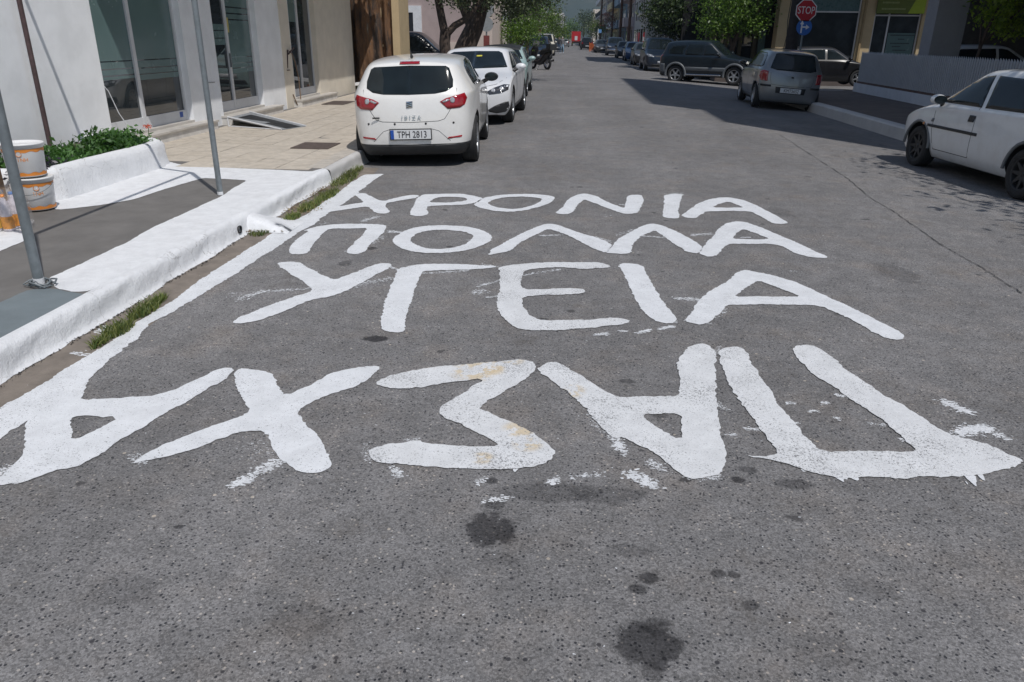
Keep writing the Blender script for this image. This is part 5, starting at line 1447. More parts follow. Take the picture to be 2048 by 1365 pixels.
# cars along the right further up
GR = 'cars parked on the right side'
make_car(SP_S, P_DBLUE, 'dark blue off-road car facing the camera directly behind the dark teal one', 'car', (4.85, 45.6), 180, -1.0, group=GR)
make_car(SP_G, P_GREY, 'dark grey hatchback between the dark blue off-road car and the bright blue hatchback', 'car', (4.85, 54.0), 180, -1.0, group=GR)
make_car(SP_G, P_BLUE, 'bright blue hatchback facing the camera in the right row', 'car', (4.95, 64.5), 180, -1.0, group=GR)
make_car(SP_G, P_DGREEN, 'dark green hatchback between the bright blue hatchback and the pickup', 'car', (4.75, 72.5), 180, -1.0, group=GR)
SP_PU = hatch('pickup', 5.0, 1.82, 1.76, 3.0, .90, .37, belt=1.08, hood=1.10, nose=.92, cowl=1.15, wst=.60, suv=True, zs=.40, zb=.32, roofr=-.9, bp=-.1,
              windows=[[(1.0, 1.13), (.66, 1.55), (.05, 1.57), (.03, 1.13)], [(-.05, 1.13), (-.03, 1.57), (-.70, 1.55), (-.80, 1.13)]],
              decals=[('bumper', [(-.85, .50), (.85, .50), (.85, .68), (-.85, .68)], 'front', CHROME, dict(off=.03, step=.1))], five=False)
make_car(SP_PU, P_DBLUE, 'dark blue pickup with a chrome bumper facing the camera further up the right row', 'car', (4.35, 82.5), 180, -.5, group=GR)
make_car(SP_G, P_GREY, 'small grey car just past the pickup beside the orange net', 'car', (3.55, 96.0), 180, 0, group=GR)
make_car(SP_G, P_SILVER, 'small silver car beyond the grey one near the orange net', 'car', (3.55, 101.0), 180, 0, group=GR)
make_car(SP_S, P_BLACK, 'black car seen from behind just past the orange net', 'car', (2.15, 119.0, -.03), 0, 0, group=GR)
make_car(SP_G, P_GREY, 'grey car ahead of the black one past the orange net', 'car', (2.2, 131.0, -.03), 0, 0, group=GR)
make_car(SP_G, P_DBLUE, 'dark blue car in the row just before the red truck', 'car', (2.2, 142.0, -.03), 0, 0, group=GR)
# left further up
GL = 'cars parked on the left side'
make_car(SP_S, P_DBLUE, 'dark blue car beyond the parked scooter on the left side', 'car', (-2.45, 57.0), 180, 1, group=GL)
make_car(SP_G, P_BLACK, 'black car between the dark blue car and the cream van', 'car', (-2.45, 66.0), 180, 1, group=GL)
SP_V = hatch('van', 4.6, 1.85, 1.98, 2.8, .85, .34, belt=1.15, hood=1.18, nose=.90, cowl=1.45, wst=.95, suv=True)
make_car(SP_V, P_CREAM, 'cream van with a tall roof on the left side behind the dark cars', 'van', (-2.55, 78.0), 180, 1, group=GL)
make_car(SP_G, P_BLACK, 'black car facing the camera beside the two people far up the street', 'car', (-1.85, 101.0, -.03), 180, 0, group=GL)
make_car(SP_G, P_SILVER, 'silver car seen from behind in the far distance left of the red truck', 'car', (-1.4, 150.0, -.03), 0, 0, group=GL)

# ------------------------------------------------------------------ red box truck far up the street
t = empty('truck', (.75, 172.0, -.02), 'red box truck seen from behind at the far end of the street', 'truck')
TR = mat('truck_red', (0.50, 0.02, 0.025), .5, var=.05)
b = MB(); b.box((-.95, -2.5, .95), (.95, 2.0, 2.85)); b.build('cargo_box', TR, t)
b = MB(); b.box((-.85, 2.05, .5), (.85, 3.6, 2.2)); b.build('cab', P_CREAM, t)
b = MB(); b.box((-.9, -2.5, .62), (.9, 3.3, .9)); b.build('chassis', BLACKP, t)
b = MB(); b.box((-.28, -2.53, 1.15), (.28, -2.5, 1.95)); b.build('sticker', PLATE, t)
ty, rim = wheel_meshes(.40, .26, 5)
for yy in (-1.5, 2.6):
    for s_ in (1, -1):
        w = link('wheel', ty, t, (s_ * .78, yy, .40)); w.rotation_euler = (0, math.pi / 2 * s_, 0); link('rim', rim, w)
for s_ in (1, -1):
    b = MB(); b.box((s_ * .8 - .1, -2.53, .68), (s_ * .8 + .1, -2.5, .8)); b.build('tail_light', REDL, t)

# ------------------------------------------------------------------ scooter at the left
def scooter(loc, rz, label):
    t = empty('scooter', loc, label, 'motorcycle', None, rz)
    for yy, nm in ((.62, 'front'), (-.62, 'rear')):
        b = MB(); b.lathe([(.20, -.045), (.26, -.055), (.295, -.03), (.30, 0), (.295, .03), (.26, .055), (.20, .045), (.20, -.045)], 28, 0, frame((0, yy, .30), (0, 1, 0), (0, 0, 1)))
        w = b.build('wheel', RUBBER, t)
        b = MB(); M = frame((0, yy, .30), (0, 1, 0), (0, 0, 1))
        b.lathe([(.205, -.03), (.19, -.03), (.19, .03), (.205, .03)], 24, 0, M)
        for k in range(6):
            a = k * math.pi / 3
            b.tube([M @ Vector((.03 * math.cos(a), .03 * math.sin(a), 0)), M @ Vector((.19 * math.cos(a), .19 * math.sin(a), 0))], .012, 5)
        b.build('rim', CHROME, w)
    b = MB()   # bodywork
    for s_ in (-1, 1):
        b.tube([(s_ * .10, .62, .30), (s_ * .09, .50, .72)], .022, 8)
    b.tube([(0, .50, .70), (0, .42, 1.00)], .03, 8)
    b.build('fork', CHROME, t)
    b = MB()
    b.tube([(0, .60, .42), (0, .58, .62), (0, .50, .82), (0, .44, .98)], [.10, .17, .20, .13], 12)
    b.build('leg_shield', P_BLACK, t)
    b = MB(); b.tube([(0, .42, .36), (0, .05, .32), (0, -.25, .42), (0, -.60, .66), (0, -.88, .74)], [.12, .14, .18, .17, .07], 12); b.build('body', P_BLACK, t)
    b = MB(); b.tube([(0, -.02, .72), (0, -.30, .78), (0, -.66, .84), (0, -.86, .84)], [.08, .15, .13, .06], 12); b.build('seat', BLACKP, t)
    b = MB(); b.box((-.19, -1.10, .86), (.19, -.76, 1.12)); b.build('top_box', P_GREY, t)
    b = MB(); b.tube([(-.34, .36, 1.03), (-.12, .42, 1.0), (.12, .42, 1.0), (.34, .36, 1.03)], .018, 8); b.build('handlebar', BLACKP, t)
    for s_ in (-1, 1):
        b = MB(); b.tube([(s_ * .22, .40, 1.0), (s_ * .30, .38, 1.18)], .008, 5); b.lathe([(.001, 0), (.05, .005), (.05, .015), (.001, .02)], 12, 0, frame((s_ * .30, .38, 1.20), (1, 0, 0), (0, 0, 1))); b.build('mirror', BLACKP, t)
    b = MB()
    for j in range(5):
        for i in range(5):
            pass
    vs = [(-.18 + .09 * i, .50 - .02 * abs(i - 2) - .05 * j, .98 + .09 * j) for j in range(4) for i in range(5)]
    b.add(vs, [(j * 5 + i, j * 5 + i + 1, (j + 1) * 5 + i + 1, (j + 1) * 5 + i) for j in range(3) for i in range(4)], 0, True)
    b.build('windshield', CLEARL, t)
    b = MB(); b.lathe([(.001, .03), (.07, .02), (.08, 0)], 14, 0, frame((0, .62, .86), (-1, 0, 0), (0, 0, 1))); b.build('headlight', CLEARL, t)
    b = MB(); b.tube([(.17, -.30, .28), (.19, -.85, .42)], [.035, .05], 10); b.build('exhaust', CHROME, t)
    b = MB(); b.tube([(.0, .0, .25), (-.22, -.06, .01)], .012, 6); b.build('stand', CHROME, t)
    return t
SC = scooter((-1.70, 43.5, road_z(-1.70, 43.5)), math.radians(36), 'black scooter with a rear box parked beyond the mint hatchback'); SC.scale = (1.12, 1.12, 1.16)

# ------------------------------------------------------------------ people far up the street
def person(loc, rz, label, jacket, trousers, hair, stride=.16):
    t = empty('person', loc, label, 'person', None, rz)
    J = dict(pel=(0, 0, .93), wai=(0, .01, 1.08), che=(0, .0, 1.30), nec=(0, 0, 1.47), hea=(0, .01, 1.56), top=(0, .02, 1.70),
             hl=(-.09, 0, .90), kl=(-.10, stride * .6, .50), al=(-.10, stride * .5, .09), tl=(-.10, stride * .5 + .16, .04),
             hr=(.09, 0, .90), kr=(.10, -stride * .2, .49), ar=(.10, -stride * 1.3, .11), tr=(.10, -stride * 1.3 + .15, .05),
             sl=(-.19, 0, 1.40), el=(-.25, -.05, 1.13), wl=(-.26, .06, .90), fl=(-.26, .10, .80),
             sr=(.19, 0, 1.40), er=(.25, .03, 1.13), wr=(.26, .14, .92), fr=(.26, .19, .83))
    R = dict(pel=.13, wai=.12, che=.145, nec=.055, hea=.085, top=.07, hl=.09, kl=.058, al=.042, tl=.035, hr=.09, kr=.058, ar=.042, tr=.035,
             sl=.06, el=.042, wl=.030, fl=.035, sr=.06, er=.042, wr=.030, fr=.035)
    E = [('pel', 'wai'), ('wai', 'che'), ('che', 'nec'), ('nec', 'hea'), ('hea', 'top'), ('pel', 'hl'), ('hl', 'kl'), ('kl', 'al'), ('al', 'tl'), ('pel', 'hr'), ('hr', 'kr'), ('kr', 'ar'), ('ar', 'tr'),
         ('che', 'sl'), ('sl', 'el'), ('el', 'wl'), ('wl', 'fl'), ('che', 'sr'), ('sr', 'er'), ('er', 'wr'), ('wr', 'fr')]
    ks = list(J)
    me = bpy.data.meshes.new('body')
    me.from_pydata([J[k] for k in ks], [(ks.index(a), ks.index(b_)) for a, b_ in E], [])
    o = link('body_tmp', me)
    m = o.modifiers.new('skin', 'SKIN')
    for i, k in enumerate(ks):
        me.skin_vertices[0].data[i].radius = (R[k], R[k] * (.8 if k in ('che', 'wai', 'pel') else 1))
        me.skin_vertices[0].data[i].use_root = k == 'pel'
    s_ = o.modifiers.new('sub', 'SUBSURF'); s_.levels = 2
    bpy.context.view_layer.update()
    m2 = bpy.data.meshes.new_from_object(o.evaluated_get(bpy.context.evaluated_depsgraph_get()))
    bpy.data.objects.remove(o)
    m2.materials.clear()
    skin = mat('skin', (.42, .26, .18), .6)
    for mm in (skin, jacket, trousers, hair, PLATE): m2.materials.append(mm)
    for p in m2.polygons:
        z = p.center.z; x = abs(p.center.x)
        p.use_smooth = True
        p.material_index = 4 if z < .09 else 2 if z < .93 and x < .2 else 0 if (x > .2 and z < .9) else 1 if z < 1.46 else 3 if (z > 1.63 or p.center.y < .0) else 0
    m2.name = 'body'
    link('body', m2, t)
    return t
JK = mat('grey_jacket', (.16, .16, .17), .85); DK = mat('dark_jacket', (.03, .03, .035), .8)
JN = mat('jeans', (.05, .085, .14), .85); LJ = mat('pale_jeans', (.25, .38, .50), .85); HR = mat('dark_hair', (.012, .01, .01), .7); WH = mat('white_hat', (.7, .7, .7), .8)
person((-1.42, 88.0, -.01), math.pi, 'person in a dark jacket and blue jeans walking down the middle of the far street', DK, JN, HR)
person((-1.08, 89.2, .0), math.pi + .2, 'person in a grey jacket and pale blue trousers walking beside the dark jacketed one', JK, LJ, WH, .2)

# ------------------------------------------------------------------ left building with shop fronts
WX = -5.90
bl = empty('shop_building', (WX, 10, .15), 'white rendered building with three aluminium shop windows along the left pavement', 'building')
def inb(b, name, m, parent=bl):
    o = b.build(name, m, parent)
    o.matrix_parent_inverse = Matrix.Translation((-WX, -10, -.15))
    return o
def sub(b, name, m, parent):
    return b.build(name, m, parent)
OPEN = [(9.62, 11.88, 4.0, .155), (12.95, 14.80, 4.0, .155), (16.57, 18.26, 4.0, .155)]
b = MB()
yy = -2.0
for (a, c, h, z0) in OPEN:
    b.box((WX - .35, yy, .10), (WX, a, 4.2)); yy = c
inb(b, 'wall', WALLW)
b = MB(); b.box((WX - .35, 18.26, .10), (WX, 21.35, 4.2)); inb(b, 'wall', WALLB)
b = MB(); b.box((WX - .34, 16.0, .12), (WX + .012, 16.52, 4.1)); inb(b, 'pilaster', WALLB)
b = MB(); b.box((WX - .34, 18.28, .12), (WX + .010, 18.85, 4.1)); inb(b, 'pilaster', WALLB)
b = MB(); b.box((WX - 8, -2.0, 4.2), (WX, 21.35, 9.5)); inb(b, 'upper_storeys', WALLW)
b = MB(); b.box((WX + .0, 9.28, 3.42), (WX + 1.03, 21.30, 3.60)); bal = inb(b, 'balcony', WALLW)
b = MB()
for k in range(60):
    b.box((WX + .97, 9.35 + k * .2, 3.6), (WX + .99, 9.37 + k * .2, 4.5))
b.box((WX + .96, 9.3, 4.5), (WX + 1.00, 21.25, 4.54)); sub(b, 'railing', STEEL, bal)
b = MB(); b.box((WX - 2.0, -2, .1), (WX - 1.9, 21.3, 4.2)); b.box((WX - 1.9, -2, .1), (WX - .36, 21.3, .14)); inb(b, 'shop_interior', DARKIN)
for wi, (a, c, h, z0) in enumerate(OPEN):
    gx = WX - .13
    fr = .045
    mull = (a + c) / 2 - .12 if wi == 0 else (a + c) / 2 - .17 if wi == 1 else (a + c) / 2 - .02
    zl, zg = .335, .49 if wi != 1 else .50
    b = MB()
    for (y0, y1) in ((a, a + fr), (mull - .04, mull + .04), (c - fr, c)):
        b.box((gx - .03, y0, zl), (gx + .03, y1, 4.0))
    for (y0, y1) in ((a + fr, mull - .04), (mull + .04, c - fr)):
        b.box((gx - .025, y0, zl), (gx + .025, y1, zg)); b.box((gx - .025, y0, 3.9), (gx + .025, y1, 4.0))
    wf = inb(b, 'shop_window' if wi != 1 else 'shop_door', ALU)
    b = MB(); b.box((gx - .034, a, .10), (gx - .032, c, zl)); 
    for pi, (y0, y1) in enumerate(((a + fr, mull - .04), (mull + .04, c - fr))):
        b = MB(); b.box((gx - .008, y0, zg), (gx + .004, y1, 3.9)); pn = b.build('pane', SHOPGLASS, wf)
        # frosted film with clear slots between its bands
        film = []
        if wi == 0:
            film = [(1.02, 1.055), (1.075, 1.14), (1.155, 1.235), (1.25, 1.40) , (1.40, 2.20), (2.225, 2.40), (2.42, 3.85)] if pi == 0 else [(.98, 1.05), (1.062, 1.13), (1.145, 1.235), (1.25, 2.10), (2.125, 2.32), (2.34, 3.85)]
        elif wi == 1:
            film = [(1.42, 1.52), (1.535, 1.64), (1.655, 1.75)] if pi == 0 else [(.95, 1.02), (1.035, 1.10), (1.12, 1.20), (1.22, 1.82), (1.84, 1.92), (1.94, 2.02), (2.04, 3.85)]
        else:
            film = [(1.85, 3.85)] if pi == 0 else []
        if film:
            b = MB()
            for k, (z0_, z1_) in enumerate(film):
                e = .06 + .05 * ((k * 7) % 3) if z1_ - z0_ < .2 else .0
                b.box((gx + .0045, y0 + .005, z0_), (gx + .0055, y1 - .005, z1_))
            b.build('frosted_film', FILM, wf)
        if wi == 2 and pi == 1:
            b = MB(); b.box((gx - .30, y0, .5), (gx - .28, y0 + .62, 3.8)); b.build('curtain', mat('curtain', (.30, .28, .24), .9, var=.1), wf)
    if wi == 1:
        b = MB(); b.box((gx + .03, mull - .035, 1.05), (gx + .06, mull - .005, 1.28)); b.build('door_handle', STEEL, wf)
        b = MB(); b.box((gx + .006, mull + .06, 1.62), (gx + .008, mull + .15, 1.86)); b.build('yellow_notice', mat('yellow_paper', (.50, .42, .12), .7), wf)
        b = MB(); b.box((gx + .026, mull + .06, .40), (gx + .028, mull + .15, .47)); b.build('white_sticker', PLATE, wf)
    if wi == 0:
        b = MB(); b.box((gx + .026, c - .24, .39), (gx + .028, c - .14, .47)); b.build('blue_sticker', PBLUE, wf)
    # ledge step of marble before each opening
    y0, y1 = [(9.25, 12.27), (12.85, 15.26), (16.40, 18.98)][wi]
    b = MB(); b.box((gx - .05, a + .001, .12), (WX + .001, c - .001, .334)); inb(b, 'sill', MARBLE)
    b = MB(); b.box((WX + .001, y0, .12), (WX + .19, y1, .27)); st = inb(b, 'step', mat('step_riser', (.62, .60, .57), .7, grime=.3))
    b = MB(); b.box((WX + .001, y0 - .01, .271), (WX + .215, y1 + .01, .298)); sub(b, 'tread', MARBLE, st)
# drain pipe holes, cables and small fittings on the facade
b = MB(); b.tube([(WX + .02, 16.50, 1.25), (WX + .05, 16.58, 1.05), (WX + .07, 16.66, .7), (WX + .08, 16.64, .3), (WX + .10, 16.55, .17), (WX + .08, 16.40, .2), (WX + .02, 16.36, .42)], .011, 7)
tag(b.build('cable', mat('brown_cable', (.16, .10, .06), .7)), 'brown cable hanging in a loop from the cream pilaster of the last shop', 'cable')
b = MB(); b.tube([(WX + .015, 16.20, .95), (WX + .03, 16.25, 1.3), (WX + .05, 16.42, 1.24)], .012, 6); b.box((WX + .01, 16.15, .90), (WX + .03, 16.30, .915))
b.tube([(WX + .02, 16.3, 1.22), (WX + .08, 16.5, 1.34)], .016, 6)
tag(b.build('wall_bracket', RUSTY), 'rusty bracket sticking out of the cream pilaster above the loop of cable', 'bracket')
for (y_, z_) in ((12.55, .86), (12.55, 1.9)):
    pass
b = MB(); b.tube([(WX + .006, 12.42, 1.15), (WX + .006, 12.44, .86), (WX + .006, 12.50, .60)], .004, 5); b.tube([(WX + .006, 12.44, .86), (WX + .006, 12.75, .85)], .005, 5)
tag(b.build('wall_cable', GREYTRIM), 'thin grey cable on the white pillar between first window and door', 'cable')
b = MB(); b.box((WX, 15.86, 2.30), (WX + .06, 15.98, 2.42)); tag(b.build('door_bell_box', BLACKP), 'small black box high on the cream pilaster', 'box')
b = MB(); b.tube([(WX - .12, 9.64, 1.1), (WX - .02, 9.72, .9), (WX + .02, 9.80, .62), (WX + .12, 9.84, .40), (WX + .2, 9.9, .33)], .006, 6)
tag(b.build('white_cable', ALU), 'thin pale cable curving down from the first window to the flower planter', 'cable')

# metal ramp at the door
t = empty('access_ramp', (-5.7, 12.7, .155), 'sloping grey metal ramp with black grip strip leading up to the shop door', 'ramp')
c0, c1 = Vector((-5.69, 12.62, 0)), Vector((-5.69, 13.55, 0)); f0, f1 = Vector((-4.66, 12.28, 0)), Vector((-4.45, 12.86, 0))
def rp3(u, v, dz=0.0):      # u across, v down the slope
    p = (c0.lerp(c1, u)).lerp(f0.lerp(f1, u), v); z = .30 * (1 - v) + .160 * v
    return (p.x, p.y, z + dz)
b = MB()
vs = [rp3(0, 0), rp3(1, 0), rp3(1, 1), rp3(0, 1), rp3(0, 0, -.02), rp3(1, 0, -.02), rp3(1, 1, -.004), rp3(0, 1, -.004)]
b.add(vs, [(0, 3, 2, 1), (4, 5, 6, 7), (0, 4, 7, 3), (1, 2, 6, 5), (0, 1, 5, 4), (3, 7, 6, 2)])
o = b.build('ramp_plate', mat('ramp_steel', (.30, .315, .33), .6, .2, var=.2, scale=9, grime=.3)); 
def reparent(o, t):
    o.parent = t; o.matrix_parent_inverse = t.matrix_basis.inverted()
reparent(o, t)
b = MB(); vs = [rp3(.22, .10, .004), rp3(.80, .10, .004), rp3(.82, .985, .004), rp3(.24, .985, .004)]; b.add(vs, [(0, 3, 2, 1)]); b.build('grip_strip', BLACKP); reparent(bpy.data.objects['grip_strip'], t)
for u in (0, 1):
    b = MB(); b.tube([rp3(u, 0, .012), rp3(u, 1, .006)], .014, 6); o = b.build('edge_rail', ALU); reparent(o, t)
b = MB(); b.tube([rp3(0, 0), (c0.x, c0.y, .158)], .014, 6); b.tube([(c0.x, c0.y, .163), rp3(0, .98)], .010, 6); b.tube([rp3(1, 0), (c1.x, c1.y, .158)], .014, 6); o = b.build('leg_frame', ALU); reparent(o, t)

# awning frame of galvanised pipes
HB = 2.55
t = empty('awning_frame', (-3.3, 5.6, .15), 'awning frame of thin grey steel pipes standing on the whitewashed pavement', 'frame')
t_inv = Matrix.Translation((3.3, -5.6, -.15))
def part(b, name, m, parent, inv):
    o = b.build(name, m, parent); o.matrix_parent_inverse = inv; return o
for (x, y, r, m, lean) in ((-3.21, 4.18, .030, STEEL, 0), (-3.34, 7.03, .026, STEEL, 0), (-5.80, 8.22, .026, RUSTY, 0), (-5.78, 5.35, .026, RUSTY, 0)):
    b = MB(); b.tube([(x, y, .152), (x + lean, y, HB)], r, 14)
    o = part(b, 'post', m, t, t_inv)
    if m is RUSTY: o['label'] = 'rusty brown post against the white wall'
    if m is STEEL and y < 5:
        b = MB(); b.tube([(x, y, .154), (x, y, .20)], r + .0015, 14); part(b, 'painted_foot', PAINTW, t, t_inv)
    elif m is STEEL:
        b = MB(); b.tube([(x, y, .154), (x, y, .185)], r + .0015, 14); part(b, 'painted_foot', PAINTW, t, t_inv)
for (p, q) in (((-3.21, 4.18), (-3.34, 7.03)), ((-3.34, 7.03), (-5.80, 8.22)), ((-3.21, 4.18), (-5.78, 5.35)), ((-5.78, 5.35), (-5.80, 8.22))):
    b = MB(); b.tube([(p[0], p[1], HB), (q[0], q[1], HB)], .024, 12); part(b, 'beam', STEEL, t, t_inv)
# scraps of wire round the foot of the near post
rng = random.Random(5)
b = MB()
for k in range(13):
    a0 = rng.random() * 6.28; r0 = .035 + .04 * rng.random(); pts = []
    n_ = 5
    for q in range(n_):
        a = a0 + q * .55
        rr = r0 + .012 * rng.gauss(0, 1)
        pts.append((-3.185 + 1.15 * rr * math.cos(a), 4.165 + rr * .9 * math.sin(a), .158 + .014 * rng.random() + (.02 if q in (1, 2) else 0)))
    b.tube(pts, .0028 + .003 * rng.random(), 5)
tag(b.build('wire_tangle', STEEL), 'tangle of grey wire scraps round the foot of the nearer steel pole', 'wire')

# ------------------------------------------------------------------ whitewashed planter with its plants
t = empty('planter', (-5.3, 7.6, .15), 'low rounded whitewashed planter wall against the shop wall', 'planter')
inv = Matrix.Translation((5.3, -7.6, -.15))
path = [(-5.89, 6.42), (-5.3, 6.43), (-4.85, 6.46), (-4.72, 6.52), (-4.67, 6.68), (-4.68, 7.2), (-4.69, 7.9), (-4.71, 8.5), (-4.78, 8.80), (-4.95, 8.98), (-5.25, 9.08), (-5.6, 9.12), (-5.89, 9.13)]
pp = []
for i in range(len(path) - 1):
    for k in range(8):
        a, c = Vector(path[i]), Vector(path[i + 1]); pp.append(a.lerp(c, k / 8))
pp.append(Vector(path[-1]))
prof = [(.03, .0), (.012, .05), (.0, .14), (-.012, .22), (-.035, .262), (-.075, .282), (-.125, .282), (-.16, .262), (-.175, .22), (-.18, .05)]
rng = random.Random(2)
vs = []
for i, p in enumerate(pp):
    d = (pp[min(i + 1, len(pp) - 1)] - pp[max(i - 1, 0)]).normalized(); nn = Vector((d.y, -d.x))
    for k, (o_, z) in enumerate(prof):
        w = .006 * math.sin(i * .37 + k) + .005 * math.sin(i * .9 + k * 2.1) + rng.gauss(0, .0012)
        vs.append((p.x + nn.x * (o_ + w), p.y + nn.y * (o_ + w), .151 + z + (.006 * math.sin(i * .21) if k > 2 else 0)))
n = len(prof)
b = MB(); b.add(vs, [(i * n + k, (i + 1) * n + k, (i + 1) * n + k + 1, i * n + k + 1) for i in range(len(pp) - 1) for k in range(n - 1)], 0, True)
o = b.build('planter_wall', KERBP, t); o.matrix_parent_inverse = inv
b = MB(); b.add([(-5.895, 6.5, .36), (-4.84, 6.6, .36), (-4.84, 8.6, .36), (-5.0, 8.9, .36), (-5.895, 9.0, .36)], [(0, 1, 2, 3, 4)]); o = b.build('soil', SOIL, t); o.matrix_parent_inverse = inv
BROAD = leafmat('leaf_broad', (0.028, 0.080, 0.020), (0.11, 0.23, 0.06), .3)
PURP = leafmat('leaf_purple', (0.012, 0.012, 0.018), (0.04, 0.035, 0.05), .05)
def plant(loc, label, blobs, m, leaf, seed, clump=.06, per=44, stems=6, hgt=.2):
    t = empty('plant', loc, label, 'plant', 'plants in the whitewashed planter')
    rng = random.Random(seed)
    b = MB()
    for k in range(stems):
        bl_ = rng.choice(blobs)
        b.tube([(bl_[0] + rng.gauss(0, .03), bl_[1] + rng.gauss(0, .05), 0), (bl_[0] + rng.gauss(0, bl_[3] * .5), bl_[1] + rng.gauss(0, bl_[4] * .5), bl_[2] + bl_[5] * .6)], [.005, .003], 5)
    b.build('stem', mat('green_stem', (.05, .08, .025), .8), t)
    link('foliage', leaves_mesh('foliage', blobs, leaf, m, seed, clump, per), t)['kind'] = 'stuff'
    return t
plant((-5.0, 8.35, .36), 'broad green leafy bush at the far end of the planter', [(-0.02, 0, .05, .17, .48, .06, 26), (-.25, .1, .08, .25, .40, .08, 22), (-.1, -.25, .17, .14, .16, .08, 8)], BROAD, .060, 5)
plant((-5.0, 7.45, .36), 'low green leafy bush in the middle of the planter', [(-0.02, 0, .04, .17, .48, .05, 28), (-.3, 0, .06, .25, .45, .06, 20)], BROAD, .055, 6)
plant((-5.05, 6.80, .36), 'dark purple leafed plant at the near end of the planter', [(0.05, 0, .05, .18, .32, .05, 22), (-.25, .05, .08, .25, .30, .07, 16)], PURP, .045, 7)
plant((-5.25, 6.75, .36), 'dark green leafy plant behind the paint buckets', [(0, 0, .07, .2, .35, .06, 22)], BROAD, .05, 9)
# orange red blossom
t = empty('flower', (-4.98, 8.82, .40), 'orange red blossom at the far end of the planter', 'flower')
b = MB(); b.tube([(0, 0, 0), (.01, .02, .16)], .004, 5); b.build('stem', mat('green_stem', (.05, .08, .025), .8), t)
link('petals', leaves_mesh('petals', [(.0, .03, .17, .035, .05, .02, 9)], .020, leafmat('petal', (0.45, 0.03, 0.01), (0.75, 0.16, 0.06), .3), 3, .015, 9), t)

# ------------------------------------------------------------------ buckets, box and bottles
ORNG = mat('orange_print', (.68, .24, .04), .5, var=.12, scale=14)
BUCK = mat('bucket_plastic', (.72, .72, .72), .4, var=.03)
def bucket(loc, label, rz, txt, handle=True):
    t = empty('paint_bucket', loc, label, 'bucket', 'stacked paint buckets', rz)
    r0, r1, h = .142, .160, .268
    b = MB()
    b.lathe([(.001, .004), (r0 - .01, .004), (r0, .012), (r1, h)], 40)
    b.build('pail', BUCK, t)
    for (z0, z1, ph) in ((.014, .040, 0), (h - .055, h - .030, 1)):
        b = MB(); n_ = 60; vs = []
        for k in range(n_):
            a = 2 * math.pi * k / n_
            zz = (z0 - .0, z1 + .006 * math.sin(10 * a)) if ph == 0 else (z0 + .006 * math.sin(10 * a), z1)
            for z in zz:
                rr = r0 + (r1 - r0) * z / h + .0012
                vs.append((rr * math.cos(a), rr * math.sin(a), z))
        b.add(vs, [(2 * k, 2 * ((k + 1) % n_), 2 * ((k + 1) % n_) + 1, 2 * k + 1) for k in range(n_)], 0, True)
        b.build('rope_band', ORNG, t)
    b = MB(); b.lathe([(r1 + .002, h - .022), (r1 + .008, h - .020), (r1 + .008, h - .002), (r1 + .011, h), (r1 + .011, h + .010), (r1 + .002, h + .014), (r1 - .012, h + .010), (r1 - .016, h + .004), (.001, h + .004)], 40); b.build('lid', BUCK, t)
    if handle:
        b = MB(); pts = []
        for q in range(15):
            a = math.pi * q / 14
            pts.append(((r1 + .012) * math.cos(a), -.02 - (r1 + .014) * math.sin(a) * .92, h - .035 - .085 * math.sin(a)))
        b.tube(pts, .0028, 6); b.build('handle', STEEL, t)
    # lettering wrapped on the front
    n_ = len(txt)
    for k, c in enumerate(txt):
        a = -math.pi / 2 + .62 + (k - n_ / 2) * .19
        z = .150; rr = r0 + (r1 - r0) * z / h + .0015
        M = frame((rr * math.cos(a), rr * math.sin(a), z), (-math.sin(a), math.cos(a), 0), (0, 0, 1))
        textmesh('lettering', c, .042, ORNG, t, M, 1, .0005)
    a = -math.pi / 2 + .50; z = .20; rr = r0 + (r1 - r0) * z / h + .001
    M = frame((rr * math.cos(a), rr * math.sin(a), z - .0), (-math.sin(a), math.cos(a), 0), (0, 0, 1))
    b = MB(); pts = [M @ Vector((.022 * math.cos(q * .5), .022 * math.sin(q * .5), .0)) for q in range(13)]; b.tube(pts, .0025, 5); b.build('ring_emblem', ORNG, t)
    return t
bucket((-4.625, 6.22, .158), 'white paint bucket with orange rope bands at the bottom of the stack beside the planter', .25, 'INH')
bucket((-4.655, 6.23, .158 + .284), 'white paint bucket with orange rope bands on top of the other bucket', -.10, 'PINH', False)
# cardboard box
CARD = mat('cardboard', (.34, .225, .135), .85, var=.07, scale=4, bump=.1)
t = empty('cardboard_box', (-4.90, 5.78, .156), 'tall brown cardboard box beside the stacked paint buckets', 'box', None, .12)
b = MB(); b.box((-.22, -.18, 0), (.22, .18, .50)); b.build('carton', CARD, t)
b = MB()
b.add([(-.22, -.18, .501), (.22, -.18, .501), (.23, -.30, .43), (-.21, -.30, .43)], [(0, 3, 2, 1)]); b.build('flap', CARD, t)
b = MB(); b.add([(.221, -.18, .501), (.221, .18, .501), (.31, .17, .53), (.31, -.17, .53)], [(0, 1, 2, 3)]); b.build('flap', CARD, t)
